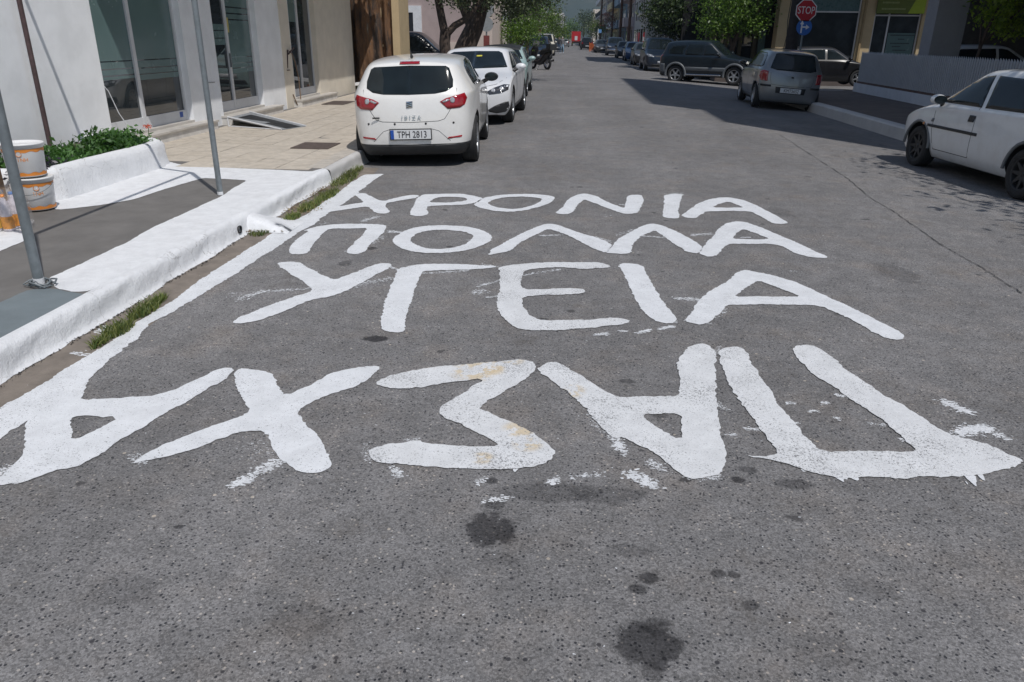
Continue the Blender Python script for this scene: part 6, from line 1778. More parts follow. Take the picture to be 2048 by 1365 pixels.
# shrink wrapped bottles
WRAP = bpy.data.materials.new('plastic_wrap'); t_, b_, o_ = nodes(WRAP)
b_.inputs['Base Color'].default_value = (.9, .9, .92, 1); b_.inputs['Roughness'].default_value = .12; b_.inputs['Transmission Weight'].default_value = .9; b_.inputs['IOR'].default_value = 1.1; b_.inputs['Alpha'].default_value = .35
t = empty('bottle_pack', (-4.44, 5.50, .156), 'clear wrapped pack of bottles with orange and brown labels in front of the cardboard box', 'bottles', None, .05)
rng = random.Random(9)
BOT = mat('bottle_plastic', (.60, .55, .58), .15, var=.2, scale=30, coat=1.0)
LAB = [mat('label_orange', (.62, .25, .03), .5, var=.3, scale=40), mat('label_brown', (.06, .04, .035), .5, var=.4, scale=50), mat('label_yellow', (.70, .42, .03), .5, var=.2, scale=40)]
CAPB = mat('cap_blue', (.10, .20, .45), .4)
k = 0
for i in range(4):
    for j in range(2):
        x, y = -.17 + .095 * i, -.06 + .10 * j
        b = MB(); b.lathe([(.001, 0), (.038, .002), (.042, .02), (.042, .17), (.036, .20), (.016, .25), (.014, .275), (.001, .276)], 16); bo = b.build('bottle', BOT, t, (x, y, 0))
        b = MB(); b.lathe([(.0428, .02), (.0432, .021), (.0432, .10 + .01 * rng.random()), (.0428, .115)], 16); b.build('bottle_label', LAB[(k * 2 + j) % 3], bo)
        b = MB(); b.lathe([(.017, .262), (.017, .282), (.001, .283)], 12); b.build('cap', CAPB if k % 2 else ORNG, bo)
        k += 1
b = MB()
for (z0, z1, w0, w1) in ((.004, .20, .215, .215), (.20, .33, .215, .14)):
    b.add([(-w0 - .01, -.115, z0), (w0, -.115, z0), (w0, .10, z0), (-w0 - .01, .10, z0), (-w1, -.09 if z1 > .3 else -.115, z1), (w1, -.09 if z1 > .3 else -.115, z1), (w1, .08 if z1 > .3 else .10, z1), (-w1, .08 if z1 > .3 else .10, z1)],
          [(0, 1, 5, 4), (1, 2, 6, 5), (2, 3, 7, 6), (3, 0, 4, 7)], 0, False)
b.build('plastic_wrap', WRAP, t)

# ------------------------------------------------------------------ old wall at the end of the block
t = empty('old_building', (-6, 22.6, 0), 'old weathered building corner with peeling brown and black plaster behind the white shops', 'building')
inv = Matrix.Translation((6, -22.6, 0))
rng = random.Random(14)
b = MB()
nx_, nz_ = 60, 90
x0, x1 = -6.9, -4.90
vs = []
for j in range(nz_ + 1):
    z = -.1 + 5.6 * j / nz_
    for i in range(nx_ + 1):
        x = x0 + (x1 - x0) * i / nx_
        u = (x + 5.6)
        d = .05 * math.sin(x * 9 + .8 * math.sin(z * 1.3)) + .03 * math.sin(x * 23 + z * 2) + .02 * math.sin(z * 7 + x * 5) + rng.gauss(0, .008)
        if -5.95 < x < -5.72: d -= .10
        if -5.28 < x < -5.15: d += .10
        vs.append((x, 22.0 + d, z))
b.add(vs, [(j * (nx_ + 1) + i, j * (nx_ + 1) + i + 1, (j + 1) * (nx_ + 1) + i + 1, (j + 1) * (nx_ + 1) + i) for j in range(nz_) for i in range(nx_)], 0, True)
part(b, 'peeling_wall', OLDWALL, t, inv)
b = MB(); b.box((-4.92, 21.90, -.15), (-4.72, 23.2, 5.5)); part(b, 'corner_pier', OCHRE, t, inv)
b = MB(); b.box((-12, 22.12, -.15), (-4.93, 23.2, 5.5)); part(b, 'wall', OCHRE, t, inv)
# low white bench rail against it
t = empty('broken_bench', (-5.1, 20.9, .155), 'low white slab on a mossy block with a red brick below it', 'bench')
b = MB(); b.box((-.62, -.12, .26), (.62, .12, .33)); o = b.build('slab', PAINTW, t); o.rotation_euler = (0, -.10, .1)
b = MB(); b.box((-.60, -.10, 0), (-.46, .10, .25)); b.build('block', mat('mossy_block', (.12, .16, .07), .9, var=.4, scale=12, bump=.4), t)
b = MB(); b.box((-.42, -.13, .10), (.10, -.02, .20)); b.build('brick', mat('red_brick', (.24, .09, .05), .85, var=.2, scale=12), t)

# ------------------------------------------------------------------ left: trees, pink house, stop sign from behind
PINK = make_plaster('pink_render', (.42, .335, .32), .12, .2, (.3, .22, .2)); PINKL = make_plaster('pale_render', (.62, .52, .46), .12, .2, (.4, .3, .25))
t = empty('pink_house', (-9, 38.2, 0), 'dusty pink house with a white framed dark door beyond the left side street', 'building')
inv = Matrix.Translation((9, -38.2, 0))
b = MB(); b.box((-22, 38.2, -.2), (-4.75, 50, 7.0)); part(b, 'wall', PINK, t, inv)
b = MB(); b.box((-9.1, 38.12, 0), (-8.5, 38.199, 2.92)); b.box((-7.55, 38.12, 0), (-7.15, 38.199, 2.92)); b.box((-8.5, 38.12, 2.62), (-7.55, 38.199, 2.92)); df = part(b, 'door_frame', PAINTW, t, inv)
b = MB(); b.box((-8.5, 38.15, 0), (-7.55, 38.195, 2.62)); part(b, 'door', mat('dark_door', (.015, .018, .025), .5), t, inv)
b = MB(); b.box((-6.3, 38.1, -.1), (-4.9, 38.198, 1.35)); part(b, 'pale_panel', PINKL, t, inv)
b = MB(); b.box((-4.74, 38.2, -.2), (-3.8, 44, 3.6)); b2 = part(b, 'side_wall', PINKL, t, inv)
GTREE = 'street trees on the left side'
tree((-4.15, 26.2, 0), 'brown tree trunk that forks low, standing beyond the two white cars', [
    [(0, 0, -.1, .22), (.02, 0, .7, .19), (-.02, 0, 1.4, .18), (.02, 0, 1.75, .18)],
    [(0, 0, 1.65, .14), (-.10, 0, 2.15, .13), (-.24, .1, 2.8, .12), (-.5, .3, 3.8, .10), (-.8, .3, 5.0, .05)],
    [(.04, 0, 1.65, .12), (.30, .1, 1.92, .11), (.65, .2, 2.12, .10), (1.05, .4, 2.6, .085), (1.6, .5, 3.3, .04)]],
    [(-.7, .2, 3.65, 1.4, 1.4, .85, 90), (.9, .4, 3.15, 1.0, 1.2, .5, 80), (.2, .2, 3.6, 1.5, 1.4, .8, 70), (.45, 0, 2.75, .5, .6, .22, 22), (1.0, 0, 4.6, 2.2, 1.8, 1.0, 60)], .105, LEAF_OLIVE, 11, GTREE, 28, .22)
tree((-4.15, 30.6, 0), 'thick dark leaning tree trunk with a wide crown over the left side', [
    [(-.25, 0, -.1, .50), (-.15, 0, .6, .44), (.12, 0, 1.3, .38), (.42, 0, 1.9, .34), (.62, 0, 2.5, .30), (.7, 0, 3.0, .26)],
    [(.6, 0, 2.4, .22), (1.2, 0, 3.2, .18), (2.0, 0, 4.2, .12), (2.8, 0, 5.0, .06)],
    [(.3, 0, 2.0, .2), (-.3, 0, 3.4, .16), (-.8, 0, 5.0, .08)]],
    [(1.5, 0, 3.35, 1.6, 1.5, .85, 150), (2.7, .2, 3.30, 1.1, 1.4, .60, 80), (.4, 0, 3.5, 1.5, 1.6, .7, 90), (3.5, .2, 3.65, 1.0, 1.2, .5, 50), (2.0, 0, 2.55, .75, .8, .30, 34), (-.8, 0, 4.8, 2.2, 2.0, 1.2, 60), (1.5, 0, 5.0, 2.6, 2.0, 1.0, 70)], .115, LEAF_OLIVE, 12, GTREE, 28, .24)
tree((-2.85, 43.0, 0), 'fresh green orange tree with a low round crown behind the mint car', [
    [(0, 0, -.1, .10), (0, 0, 1.0, .09), (-.1, 0, 1.7, .07)], [(0, 0, .9, .06), (.4, 0, 1.8, .04)]],
    [(-.3, 0, 2.0, 1.25, 1.1, .80, 62), (.35, 0, 2.1, 1.0, 1.0, .7, 44), (.1, .2, 1.5, 1.1, .9, .35, 26)], .12, LEAF_MID, 13, GTREE, 24, .22)
tree((-2.9, 52.0, 0), 'green orange tree further back over the dark parked cars', [
    [(0, 0, -.1, .12), (0, 0, 1.2, .1), (.1, 0, 2.0, .07)]],
    [(0, 0, 2.6, 1.6, 1.4, 1.0, 70), (.5, 0, 3.6, 1.4, 1.4, .9, 44), (-.6, 0, 3.8, 1.5, 1.4, 1.0, 44)], .14, LEAF_MID, 14, GTREE, 24, .28)
tree((-3.4, 76.0, 0), 'grey green loose tree above the cream van', [[(0, 0, -.1, .16), (.1, 0, 2.0, .13), (.2, 0, 3.2, .08)]],
     [(0, 0, 4.2, 2.2, 2.0, 1.6, 60), (.9, 0, 5.6, 1.8, 1.8, 1.0, 40)], .17, LEAF_OLIVE, 15, GTREE, 22, .36)
tree((-3.9, 150.0, 0), 'bright green cone-shaped tree far up the left side', [[(0, 0, -.1, .2), (0, 0, 3, .15)]],
     [(0, 0, 3.0, 2.8, 2.4, 2.0, 70), (-.3, 0, 5.0, 1.9, 1.8, 1.5, 44), (1.2, 0, 2.0, 2.2, 1.8, 1.1, 34)], .30, LEAF_LIME, 16, GTREE, 22, .45)
for k, (x, y, z, r, m, lab) in enumerate(((-9.0, 165, 4.5, 3.6, LEAF_MID, 'rounded green tree at the far left end of the street'), (-1.5, 262, 3.6, 3.6, LEAF_MID, 'low green tree closing the street behind the silver car'),
                                          (3.2, 240, 5.4, 4.2, LEAF_DARK, 'tall dark tree closing the street behind the red truck'), (6.8, 232, 4.2, 3.6, LEAF_OLIVE, 'dull green tree right of the red truck'), (-6.5, 250, 5.5, 4, LEAF_OLIVE, 'grey green tree at the far end behind the cone-shaped tree'))):
    tree((x, y, 0), lab, [[(0, 0, -.1, .25), (0, 0, z, .2)]], [(0, 0, z, r, r, r * .9, 70), (r * .4, 0, z + r * .4, r * .7, r * .7, r * .6, 30)], .42, m, 30 + k, 'trees at the far end of the street', 20, .6)

def disc(n, r, M, th=.004, rot=0.0):
    b = MB()
    vs = [M @ Vector((r * math.cos(rot + 2 * math.pi * k / n), r * math.sin(rot + 2 * math.pi * k / n), z)) for z in (0, th) for k in range(n)]
    b.add(vs, [tuple(range(n - 1, -1, -1)), tuple(range(n, 2 * n))] + [(k, (k + 1) % n, n + (k + 1) % n, n + k) for k in range(n)])
    return b
SIGNR = mat('sign_red', (.42, .01, .02), .45, var=.05); SIGNB = mat('sign_blue', (.02, .12, .42), .45, var=.08); SIGNW = mat('sign_white', (.70, .70, .70), .45, var=.05)
ZINC = mat('zinc_back', (.42, .44, .45), .5, .4, var=.1)
# stop sign by the right corner
SX, SY = 7.14, 25.85
t = empty('stop_sign', (SX, SY, .10), 'red octagonal STOP sign above a round blue arrow sign at the right corner', 'sign')
inv = Matrix.Translation((-SX, -SY, -.10))
b = MB(); b.tube([(SX, SY, .1), (SX, SY, 2.85)], .03, 12); part(b, 'pole', STEEL, t, inv)
M = frame((SX + .0, SY - .035, 2.46), (1, 0, -.02), (0, 0, 1))
p8 = part(disc(8, .335, M, .004, math.pi / 8), 'octagon_border', SIGNW, t, inv)
p8b = part(disc(8, .305, M @ Matrix.Translation((0, 0, .003)), .004, math.pi / 8), 'octagon_face', SIGNR, t, inv)
o = textmesh('stop_lettering', 'STOP', .30, SIGNW, None, M @ Matrix.Translation((0, -.005, .009)), .72, .001); o.parent = t; o.matrix_parent_inverse = inv
M = frame((SX + .01, SY - .035, 1.985), (1, 0, -.02), (0, 0, 1))
part(disc(32, .235, M, .004), 'round_sign_face', SIGNB, t, inv)
b = MB()
def flat(pts, z): 
    b.add([M @ Vector((x, y, z)) for x, y in pts], [tuple(range(len(pts)))])
flat([(-.10, -.17), (-.055, -.17), (-.055, .10), (-.10, .10)], .006); flat([(-.14, .08), (-.015, .08), (-.078, .19)], .0065)
flat([(-.055, -.02), (.07, -.02), (.07, .025), (-.055, .025)], .007); flat([(.05, -.07), (.16, .0), (.05, .075)], .0075)
part(b, 'arrow', SIGNW, t, inv)
# wooden pole right behind
def wpole(loc, r, h, label, m=WOODPOLE, arms=True):
    t = empty('utility_pole', loc, label, 'pole', 'wooden utility poles')
    b = MB(); b.tube([(0, 0, -.05), (.02, 0, h * .5), (0, 0, h)], [r, r * .88, r * .72], 14); b.build('pole', m, t)
    if arms:
        b = MB(); b.box((-.8, -.06, h - .5), (.8, .06, h - .38)); b.build('crossarm', m, t)
    return t
wpole((7.02, 26.5, .1), .20, 9, 'thick dark wooden pole right behind the STOP sign', mat('dark_pole', (.035, .030, .030), .9, var=.3, scale=5, bump=.3))
b = MB(); b.tube([(6.80, 26.35, 3.2), (6.76, 26.35, 2.2), (6.80, 26.36, 1.75), (6.74, 26.36, 1.2), (6.82, 26.3, .9)], .012, 6)
tag(b.build('pole_cable', BLACKP), 'black cable hanging down beside the thick dark pole', 'cable')
# the sign seen from behind on the left
t = empty('stop_sign', (-3.75, 35.2, 0), 'grey backs of an octagonal and a round sign on a post among the left trees', 'sign')
b = MB(); b.tube([(0, 0, 0), (0, 0, 2.9)], .035, 10); b.build('pole', STEEL, t)
disc(8, .36, frame((0, -.04, 2.72), (1, 0, 0), (0, 0, 1)), .004, math.pi / 8).build('octagon_back', ZINC, t)
disc(28, .30, frame((0, -.04, 2.10), (1, 0, 0), (0, 0, 1)), .004).build('round_back', ZINC, t)
b = MB(); b.box((-.12, -.12, 0), (.12, .12, 1.65)); o = b.build('red_post', mat('red_brown', (.20, .05, .045), .7), t)
# far small sign, net
t = empty('shop_sign', (-4.3, 100, 0), 'brown framed board on a thin post over the far left cars', 'sign')
b = MB(); b.tube([(0, 0, 0), (0, 0, 3.0)], .05, 8); b.build('pole', STEEL, t)
b = MB(); b.box((.05, -.05, 2.1), (.42, .02, 3.0)); b.build('board', mat('brown_board', (.14, .05, .04), .7), t)
t = empty('street_sign', (3.15, 101.5, 0), 'small blue sign on a thin pole beside the orange net', 'sign')
b = MB(); b.tube([(0, 0, 0), (0, 0, 2.7)], .04, 8); b.build('pole', SIGNW, t)
b = MB(); b.box((.05, -.04, 2.2), (.42, .0, 2.6)); b.build('board', mat('pale_blue', (.12, .28, .55), .6), t)
NET = mat('orange_net', (.62, .14, .03), .8, var=.3, scale=9)
t = empty('barrier_net', (2.75, 103.0, 0), 'orange plastic barrier net round a hole at the far right', 'net')
b = MB()
for k in range(8):
    b.tube([(-.55, 0, .1 + .12 * k), (.55, 0, .1 + .12 * k)], .022, 5)
for k in range(12):
    b.tube([(-.55 + .1 * k, 0, 0), (-.55 + .1 * k, 0, 1.0)], .018, 5)
b.build('net_mesh', NET, t)
for x in (-.55, .55):
    b = MB(); b.tube([(x, 0, 0), (x, 0, 1.1)], .04, 8); b.build('post', NET, t)

LEAF_YARD = leafmat('leaf_yard', (0.09, 0.15, 0.02), (0.42, 0.50, 0.09), 0.45)
# ------------------------------------------------------------------ right: slatted fence on its low wall
t = empty('fence', (9.0, 18, .10), 'grey metal fence of narrow vertical slats on a white low wall at the right', 'fence')
inv = Matrix.Translation((-9.0, -18, -.10))
FENCEM = mat('grey_slat', (.44, .45, .475), .6, var=.05, scale=2)
LOWW = make_plaster('low_wall', (.62, .64, .68), .3, .3, (.35, .33, .32))
fx = lambda y: 8.83 + (y - 16) * .028
b = MB()
b.prism([(fx(5) - .04, 5), (fx(26.2) - .04, 26.2), (fx(26.2) + .22, 26.2), (fx(5) + .22, 5)], .08, .36)
part(b, 'low_wall', LOWW, t, inv)
b = MB(); b.prism([(fx(5) + .01, 5), (fx(26.1) + .01, 26.1), (fx(26.1) + .10, 26.1), (fx(5) + .10, 5)], .36, .42); part(b, 'bottom_rail', mat('brown_rail', (.10, .06, .045), .7, var=.2, scale=3), t, inv)
b = MB(); b.add([(.000, -.048, 0), (.024, -.048, 0), (.026, .046, 0), (.020, .046, 0), (.000, -.048, .83), (.024, -.048, .83), (.026, .046, .885), (.020, .046, .885)],
                [(0, 1, 5, 4), (1, 2, 6, 5), (2, 3, 7, 6), (3, 0, 4, 7), (4, 5, 6, 7)])
slm = b.mesh('slat', FENCEM)
y = 12.5
while y < 26.1:
    o = link('slat', slm, t); o.matrix_parent_inverse = inv; o.location = (fx(y), y, .42); o.scale = (1, 1.0, 1 + .004 * math.sin(y * 7)); y += .112
b = MB()
for z in (.62, 1.10):
    b.prism([(fx(5) + .04, 5), (fx(26.1) + .04, 26.1), (fx(26.1) + .07, 26.1), (fx(5) + .07, 5)], z, z + .04)
part(b, 'cross_rail', FENCEM, t, inv)

# ------------------------------------------------------------------ right corner block on pillars (casts the long shadow)
GREYC = make_plaster('grey_render', (.36, .35, .35), .2, .25, (.22, .2, .19))
t = empty('corner_building', (12, 16, .1), 'tall corner block standing on grey pillars over the yard behind the slatted fence', 'building')
inv = Matrix.Translation((-12, -16, -.1))
b = MB()
b.prism([(9.3, 11.2), (9.3, 24.9), (13.6, 20.6), (24, 20.6), (24, 11.2)], 3.7, 19.8)
b.prism([(9.3, 8.3), (9.3, 11.198), (24, 11.198), (24, 8.3)], 3.7, 16.8)
part(b, 'upper_storeys', GREYC, t, inv)
b = MB(); b.prism([(12.0, 8.3), (12.0, 27.5), (26, 27.5), (26, 8.3)], 3.3, 3.68); part(b, 'first_floor_slab', GREYC, t, inv)
PILL = make_plaster('pillar_render', (.30, .30, .32), .15, .2, (.2, .19, .18))
for (x, y, w, d) in ((10.62, 24.2, .42, .35), (10.0, 16.0, .35, .35), (10.0, 9.2, .35, .35), (15.5, 24.2, .4, .4)):
    b = MB(); b.box((x - w, y - d, .08), (x + w, y + d, 3.9)); part(b, 'pillar', PILL, t, inv)
b = MB(); b.box((11.9, 27.0, .08), (26, 27.4, 3.3)); part(b, 'back_wall', mat('yard_wall', (.10, .095, .09), .9, var=.2), t, inv)
b = MB(); b.box((17.5, 8.3, .08), (17.9, 27.0, 3.3)); part(b, 'side_wall', mat('yard_wall', (.10, .095, .09), .9), t, inv)
for k in range(4):
    b = MB(); b.box((17.45, 10 + 4 * k, .1), (17.49, 12.4 + 4 * k, 2.5)); part(b, 'garage_door', mat('dark_shutter', (.03, .03, .035), .6), t, inv)
for fl in range(5):
    for yy in (12.6, 16.0, 19.4):
        if True:
            b = MB(); b.box((9.27, yy, 4.6 + 3.1 * fl), (9.299, yy + 1.5, 6.6 + 3.1 * fl)); w = part(b, 'window', SHOPGLASS, t, inv)
    b = MB(); b.box((8.95, 11.5, 4.0 + 3.1 * fl), (9.298, 22.5, 4.15 + 3.1 * fl)); part(b, 'balcony', GREYC, t, inv)
tree((11.15, 23.0, .1), 'small tree with pale green leaves in the yard behind the fence', [
    [(0, 0, 0, .05), (.0, 0, 1.2, .04), (.08, 0, 1.8, .04), (.3, 0, 2.5, .03)], [(.02, 0, 1.2, .03), (-.12, 0, 2.2, .02)], [(.05, 0, 1.5, .03), (.9, 0, 2.4, .02)]],
    [(.25, 0, 2.45, .62, .5, .55, 54), (.95, .1, 2.45, .75, .6, .45, 60), (.55, 0, 1.95, .45, .4, .35, 34), (1.0, 0, 1.85, .35, .3, .16, 16), (1.75, .1, 2.65, .7, .6, .35, 40), (1.6, 0, 2.15, .35, .3, .10, 10), (2.4, .2, 2.9, .7, .6, .35, 24)], .115, LEAF_YARD, 41, 'trees on the right side', 18, .11)
tree((7.6, 4.6, .1), 'street tree out at the right whose shade falls beside the old white car', [[(0, 0, 0, .16), (0, 0, 2.2, .14), (.2, 0, 3.4, .1)]],
     [(0, .2, 4.6, 1.8, 1.9, 1.2, 60), (.4, 2.2, 4.9, 1.6, 1.6, 1.1, 45)], .15, LEAF_DARK, 42, 'trees on the right side', 24, .36)
tree((8.1, 9.0, .1), 'street tree behind the old white car', [[(0, 0, 0, .14), (0, 0, 2.4, .12), (.1, 0, 3.6, .08)]],
     [(-.2, 0, 4.7, 1.7, 1.9, 1.2, 70), (-.2, -1.8, 5.0, 1.5, 1.5, 1.0, 45)], .15, LEAF_DARK, 43, 'trees on the right side', 24, .34)
# the two dense dark trees over the parked cars
tree((7.2, 36.7, 0), 'dense green tree with a thin trunk behind the dark teal off-road car', [[(0, 0, -.1, .13), (-.05, 0, 1.2, .11), (.12, 0, 2.0, .1)], [(-.02, 0, 1.2, .07), (-.5, 0, 2.4, .05)]],
     [(-.2, -.2, 3.0, 1.6, 1.3, 1.1, 150), (.5, -.3, 2.25, .9, .8, .45, 50), (-.9, -.3, 2.2, .9, .8, .45, 50), (-.1, .2, 4.4, 1.7, 1.5, 1.1, 70)], .125, LEAF_MID, 44, 'trees on the right side', 26, .24)
tree((6.3, 47.5, 0), 'nearly black green tree hanging low over the row of parked cars', [[(0, 0, -.1, .16), (0, 0, 2.0, .13), (.1, 0, 3.2, .1)]],
     [(-.6, -.5, 3.0, 1.7, 1.9, 1.4, 300), (1.2, -.5, 3.0, 1.9, 2.0, 1.5, 300), (.0, .3, 5.0, 2.4, 2.2, 1.5, 110)], .17, LEAF_DARK, 45, 'trees on the right side', 28, .28)

# ------------------------------------------------------------------ ochre shop building beyond the side street
YF = 36.4
CREAMY = make_plaster('yellow_render', (.50, .39, .235), .1, .15, (.35, .26, .15))
t = empty('ochre_building', (12, YF, 0), 'building with ochre pillars, dark shop windows and a green sign beyond the side street', 'building')
inv = Matrix.Translation((-12, -YF, 0))
for (x0, x1, dy) in ((8.95, 9.62, 0), (12.42, 13.0, 0), (15.0, 15.6, 0), (18.6, 19.2, 0)):
    b = MB(); b.box((x0, YF + dy, -.1), (x1, YF + .7 + dy, 4.3)); part(b, 'pillar', CREAMY, t, inv)
b = MB(); b.box((8.0, YF - 1.35, 4.05), (20, YF - .002, 4.3)); part(b, 'balcony', CREAMY, t, inv)
b = MB(); b.box((7.9, YF, 4.302), (20, YF + 12, 6.6)); part(b, 'upper_storeys', CREAMY, t, inv)
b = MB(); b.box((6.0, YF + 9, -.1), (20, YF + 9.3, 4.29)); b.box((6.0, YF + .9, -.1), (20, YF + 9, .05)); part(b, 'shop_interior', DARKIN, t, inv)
b = MB(); b.box((12.50, YF - .10, 0), (12.58, YF - .002, 4)); part(b, 'drain_pipe', mat('pipe_ochre', (.30, .22, .12), .6), t, inv)
# glazing bays: frame > pane
def bay(x0, x1, mull, transom, z0=.1, tint=None):
    b = MB(); f = .06
    for x in [x0, x1 - f] + [m_ - f / 2 for m_ in mull]:
        b.box((x, YF + .12, z0), (x + f, YF + .20, 4.0))
    b.box((x0 + f, YF + .125, transom), (x1 - f, YF + .195, transom + .06)); b.box((x0 + f, YF + .125, z0), (x1 - f, YF + .195, z0 + .10))
    fr = part(b, 'window_frame', ALU, t, inv)
    xs_ = [x0] + list(mull) + [x1]
    for i in range(len(xs_) - 1):
        for (za, zb_, m_) in ((z0 + .1, transom, SHOPGLASS), (transom + .06, 4.0, tint or SHOPGLASS)):
            b = MB(); b.box((xs_[i] + f / 2 + .01, YF + .15, za), (xs_[i + 1] - f / 2 - .01, YF + .16, zb_)); b.build('pane', m_, fr)
    return fr
TEALG = mat('teal_panel', (.10, .17, .18), .3, var=.1)
fr = bay(9.64, 12.40, [], 2.74, tint=TEALG)
b = MB(); b.box((9.8, YF + .146, .62), (12.3, YF + .149, .80)); b.build('lime_strip', mat('lime_print', (.30, .52, .03), .5), fr)
b = MB(); b.box((9.8, YF + .146, .30), (12.3, YF + .149, .60)); b.build('pale_strip', FILM, fr)
fr2 = bay(13.02, 14.98, [13.66], 2.62)
b = MB(); b.box((13.74, YF + .13, .9), (14.88, YF + .147, 1.95)); ps = b.build('window_poster', FILM, fr2)
for (z, w, s_) in ((1.80, .9, .10), (1.60, .5, .05), (1.42, .8, .05), (1.30, .35, .05)):
    b = MB(); 
for (s_, z, sz) in (('ΛΟΓΙΣΤΙΚΟ ΓΡΑΦΕΙΟ', 1.86, .085), ('ΤΗΛ.', 1.72, .06), ('ΦΟΡΟΤΕΧΝΙΚΑ - ΕΡΓΑΤΙΚΑ', 1.50, .06)):
    pass
for (z, x0, x1) in ((1.86, 13.85, 14.80), (1.70, 14.2, 14.45), (1.53, 13.9, 14.7), (1.40, 14.0, 14.35), (1.25, 14.05, 14.6)):
    b = MB(); rr_ = random.Random(int(z * 100)); x = x0
    while x < x1:
        w = .02 + .04 * rr_.random(); b.box((x, YF + .126, z - .018), (x + w, YF + .1295, z + .018)); x += w + .012
    b.build('print_line', PBLACK, fr2)
bay(15.62, 18.58, [17.0], 2.62)
# green sign board
GREEN = mat('sign_olive', (.12, .15, .025), .5, var=.08); LIME = mat('sign_lime', (.34, .44, .03), .5, var=.08)
b = MB(); b.box((13.0, YF - .10, 2.72), (15.0, YF - .04, 3.95)); sg = part(b, 'sign_board', GREEN, t, inv)
b = MB(); b.add([(14.32, YF - .104, 2.725), (14.995, YF - .104, 2.725), (14.995, YF - .104, 3.5), (14.7, YF - .104, 3.6)], [(0, 1, 2, 3)]); b.build('lime_wedge', LIME, sg)
b = MB(); b.add([(14.70, YF - .105, 3.605), (14.995, YF - .105, 3.5), (14.995, YF - .105, 3.95), (14.85, YF - .105, 3.95)], [(0, 1, 2, 3)]); b.build('pale_wedge', SIGNW, sg)
for (z, x1, sz) in ((3.42, 14.5, .05), (3.15, 13.85, .035), (2.90, 14.2, .035)):
    b = MB(); rr_ = random.Random(int(z * 100)); x = 13.2
    while x < x1:
        w = .03 + .035 * rr_.random(); b.box((x, YF - .106, z - sz), (x + w, YF - .101, z + sz)); x += w + .02
    b.build('sign_lettering', mat('sign_text', (.30, .34, .14), .6), sg)
# dark recessed shop front left of the ochre pillar
t = empty('dark_shop', (7.5, 38.5, 0), 'dark shop front with slim columns in the shade left of the ochre pillar', 'building')
inv = Matrix.Translation((-7.5, -38.5, 0))
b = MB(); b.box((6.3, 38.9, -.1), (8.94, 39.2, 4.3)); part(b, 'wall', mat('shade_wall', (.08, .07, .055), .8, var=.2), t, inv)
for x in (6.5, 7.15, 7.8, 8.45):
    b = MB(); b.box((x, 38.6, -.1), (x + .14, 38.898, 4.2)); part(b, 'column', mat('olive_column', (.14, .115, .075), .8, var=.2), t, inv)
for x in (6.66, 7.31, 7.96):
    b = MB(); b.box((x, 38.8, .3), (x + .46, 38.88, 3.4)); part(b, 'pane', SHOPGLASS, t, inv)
b = MB(); b.box((8.6, 38.2, 1.0), (8.9, 38.25, 2.0)); part(b, 'notice_board', FILM, t, inv)

# ------------------------------------------------------------------ far rows of buildings
RAILM = mat('balcony_rail', (.10, .10, .105), .6); SHUT = mat('brown_shutter', (.10, .07, .05), .7)
def far_block(side, y0, y1, xf, h, col, label, balc=True, rows=None, shop=None, depth=12, seed=0, end=True):
    rng = random.Random(seed)
    m = make_plaster('render_%d' % seed, col, .1, .25, tuple(c * .6 for c in col))
    x1 = xf + side * depth
    t = empty('apartment_building', ((xf + x1) / 2, y0, 0), label, 'building', 'apartment buildings along the street')
    inv = Matrix.Translation((-(xf + x1) / 2, -y0, 0))
    b = MB(); b.box((min(xf, x1), y0, -.1), (max(xf, x1), y1 - .05, h)); part(b, 'wall', m, t, inv)
    fl = int(h / 3.1)
    for f in range(fl):
        z = .5 + 3.1 * f
        y = y0 + .8
        while y < y1 - 1.6:
            b = MB(); w = 1.2 if f else 1.9
            xx = sorted((xf - side * .03, xf + side * .02))
            b.box((xx[0], y, z), (xx[1], y + w, z + 2.1)); part(b, rng.choice(['window', 'window', 'shutter']), rng.choice([SHOPGLASS, SHUT, SHOPGLASS]), t, inv)
            y += w + 1.3
        if end:
            for q in range(2):
                xa = xf + side * (1.2 + 3.4 * q)
                b = MB(); b.box((min(xa, xa + side), y0 - .03, z + .4), (max(xa, xa + side), y0 + .02, z + 1.9)); part(b, 'window', SHOPGLASS, t, inv)
        if f and balc:
            xx = sorted((xf, xf - side * 1.15))
            b = MB(); b.box((xx[0], y0 + .4, 3.1 * f - .1), (xx[1], y1 - .6, 3.1 * f + .06)); bb = part(b, 'balcony', m, t, inv)
            b = MB()
            if rng.random() < .5:
                xr = xf - side * 1.12
                b.box((xr - .03, y0 + .4, 3.1 * f + .06), (xr + .03, y1 - .6, 3.1 * f + .95)); b.box((min(xf, xr), y0 + .4, 3.1 * f + .06), (max(xf, xr), y0 + .46, 3.1 * f + .95))
                b.build('parapet', rng.choice([m, PAINTW]), bb)
            else:
                xr = xf - side * 1.12; yy = y0 + .4
                while yy < y1 - .6:
                    b.box((xr - .012, yy, 3.1 * f + .06), (xr + .012, yy + .03, 3.1 * f + 1.0)); yy += .35
                for k in range(6):
                    b.box((xf - side * (.2 * k + .1) - .012, y0 + .4, 3.1 * f + .06), (xf - side * (.2 * k + .1) + .012, y0 + .43, 3.1 * f + 1.0))
                b.box((xr - .02, y0 + .4, 3.1 * f + .98), (xr + .02, y1 - .6, 3.1 * f + 1.04)); b.box((min(xf, xr), y0 + .39, 3.1 * f + .98), (max(xf, xr), y0 + .44, 3.1 * f + 1.04))
                b.build('railing', RAILM, bb)
    return t
far_block(1, 50, 63, 8.8, 21, (0.54, 0.49, 0.41), 'beige block hidden behind the dense right trees', seed=1)
far_block(1, 64, 86, 8.6, 8, (0.49, 0.46, 0.42), 'grey beige low block behind the blue and green cars', seed=2, balc=False)
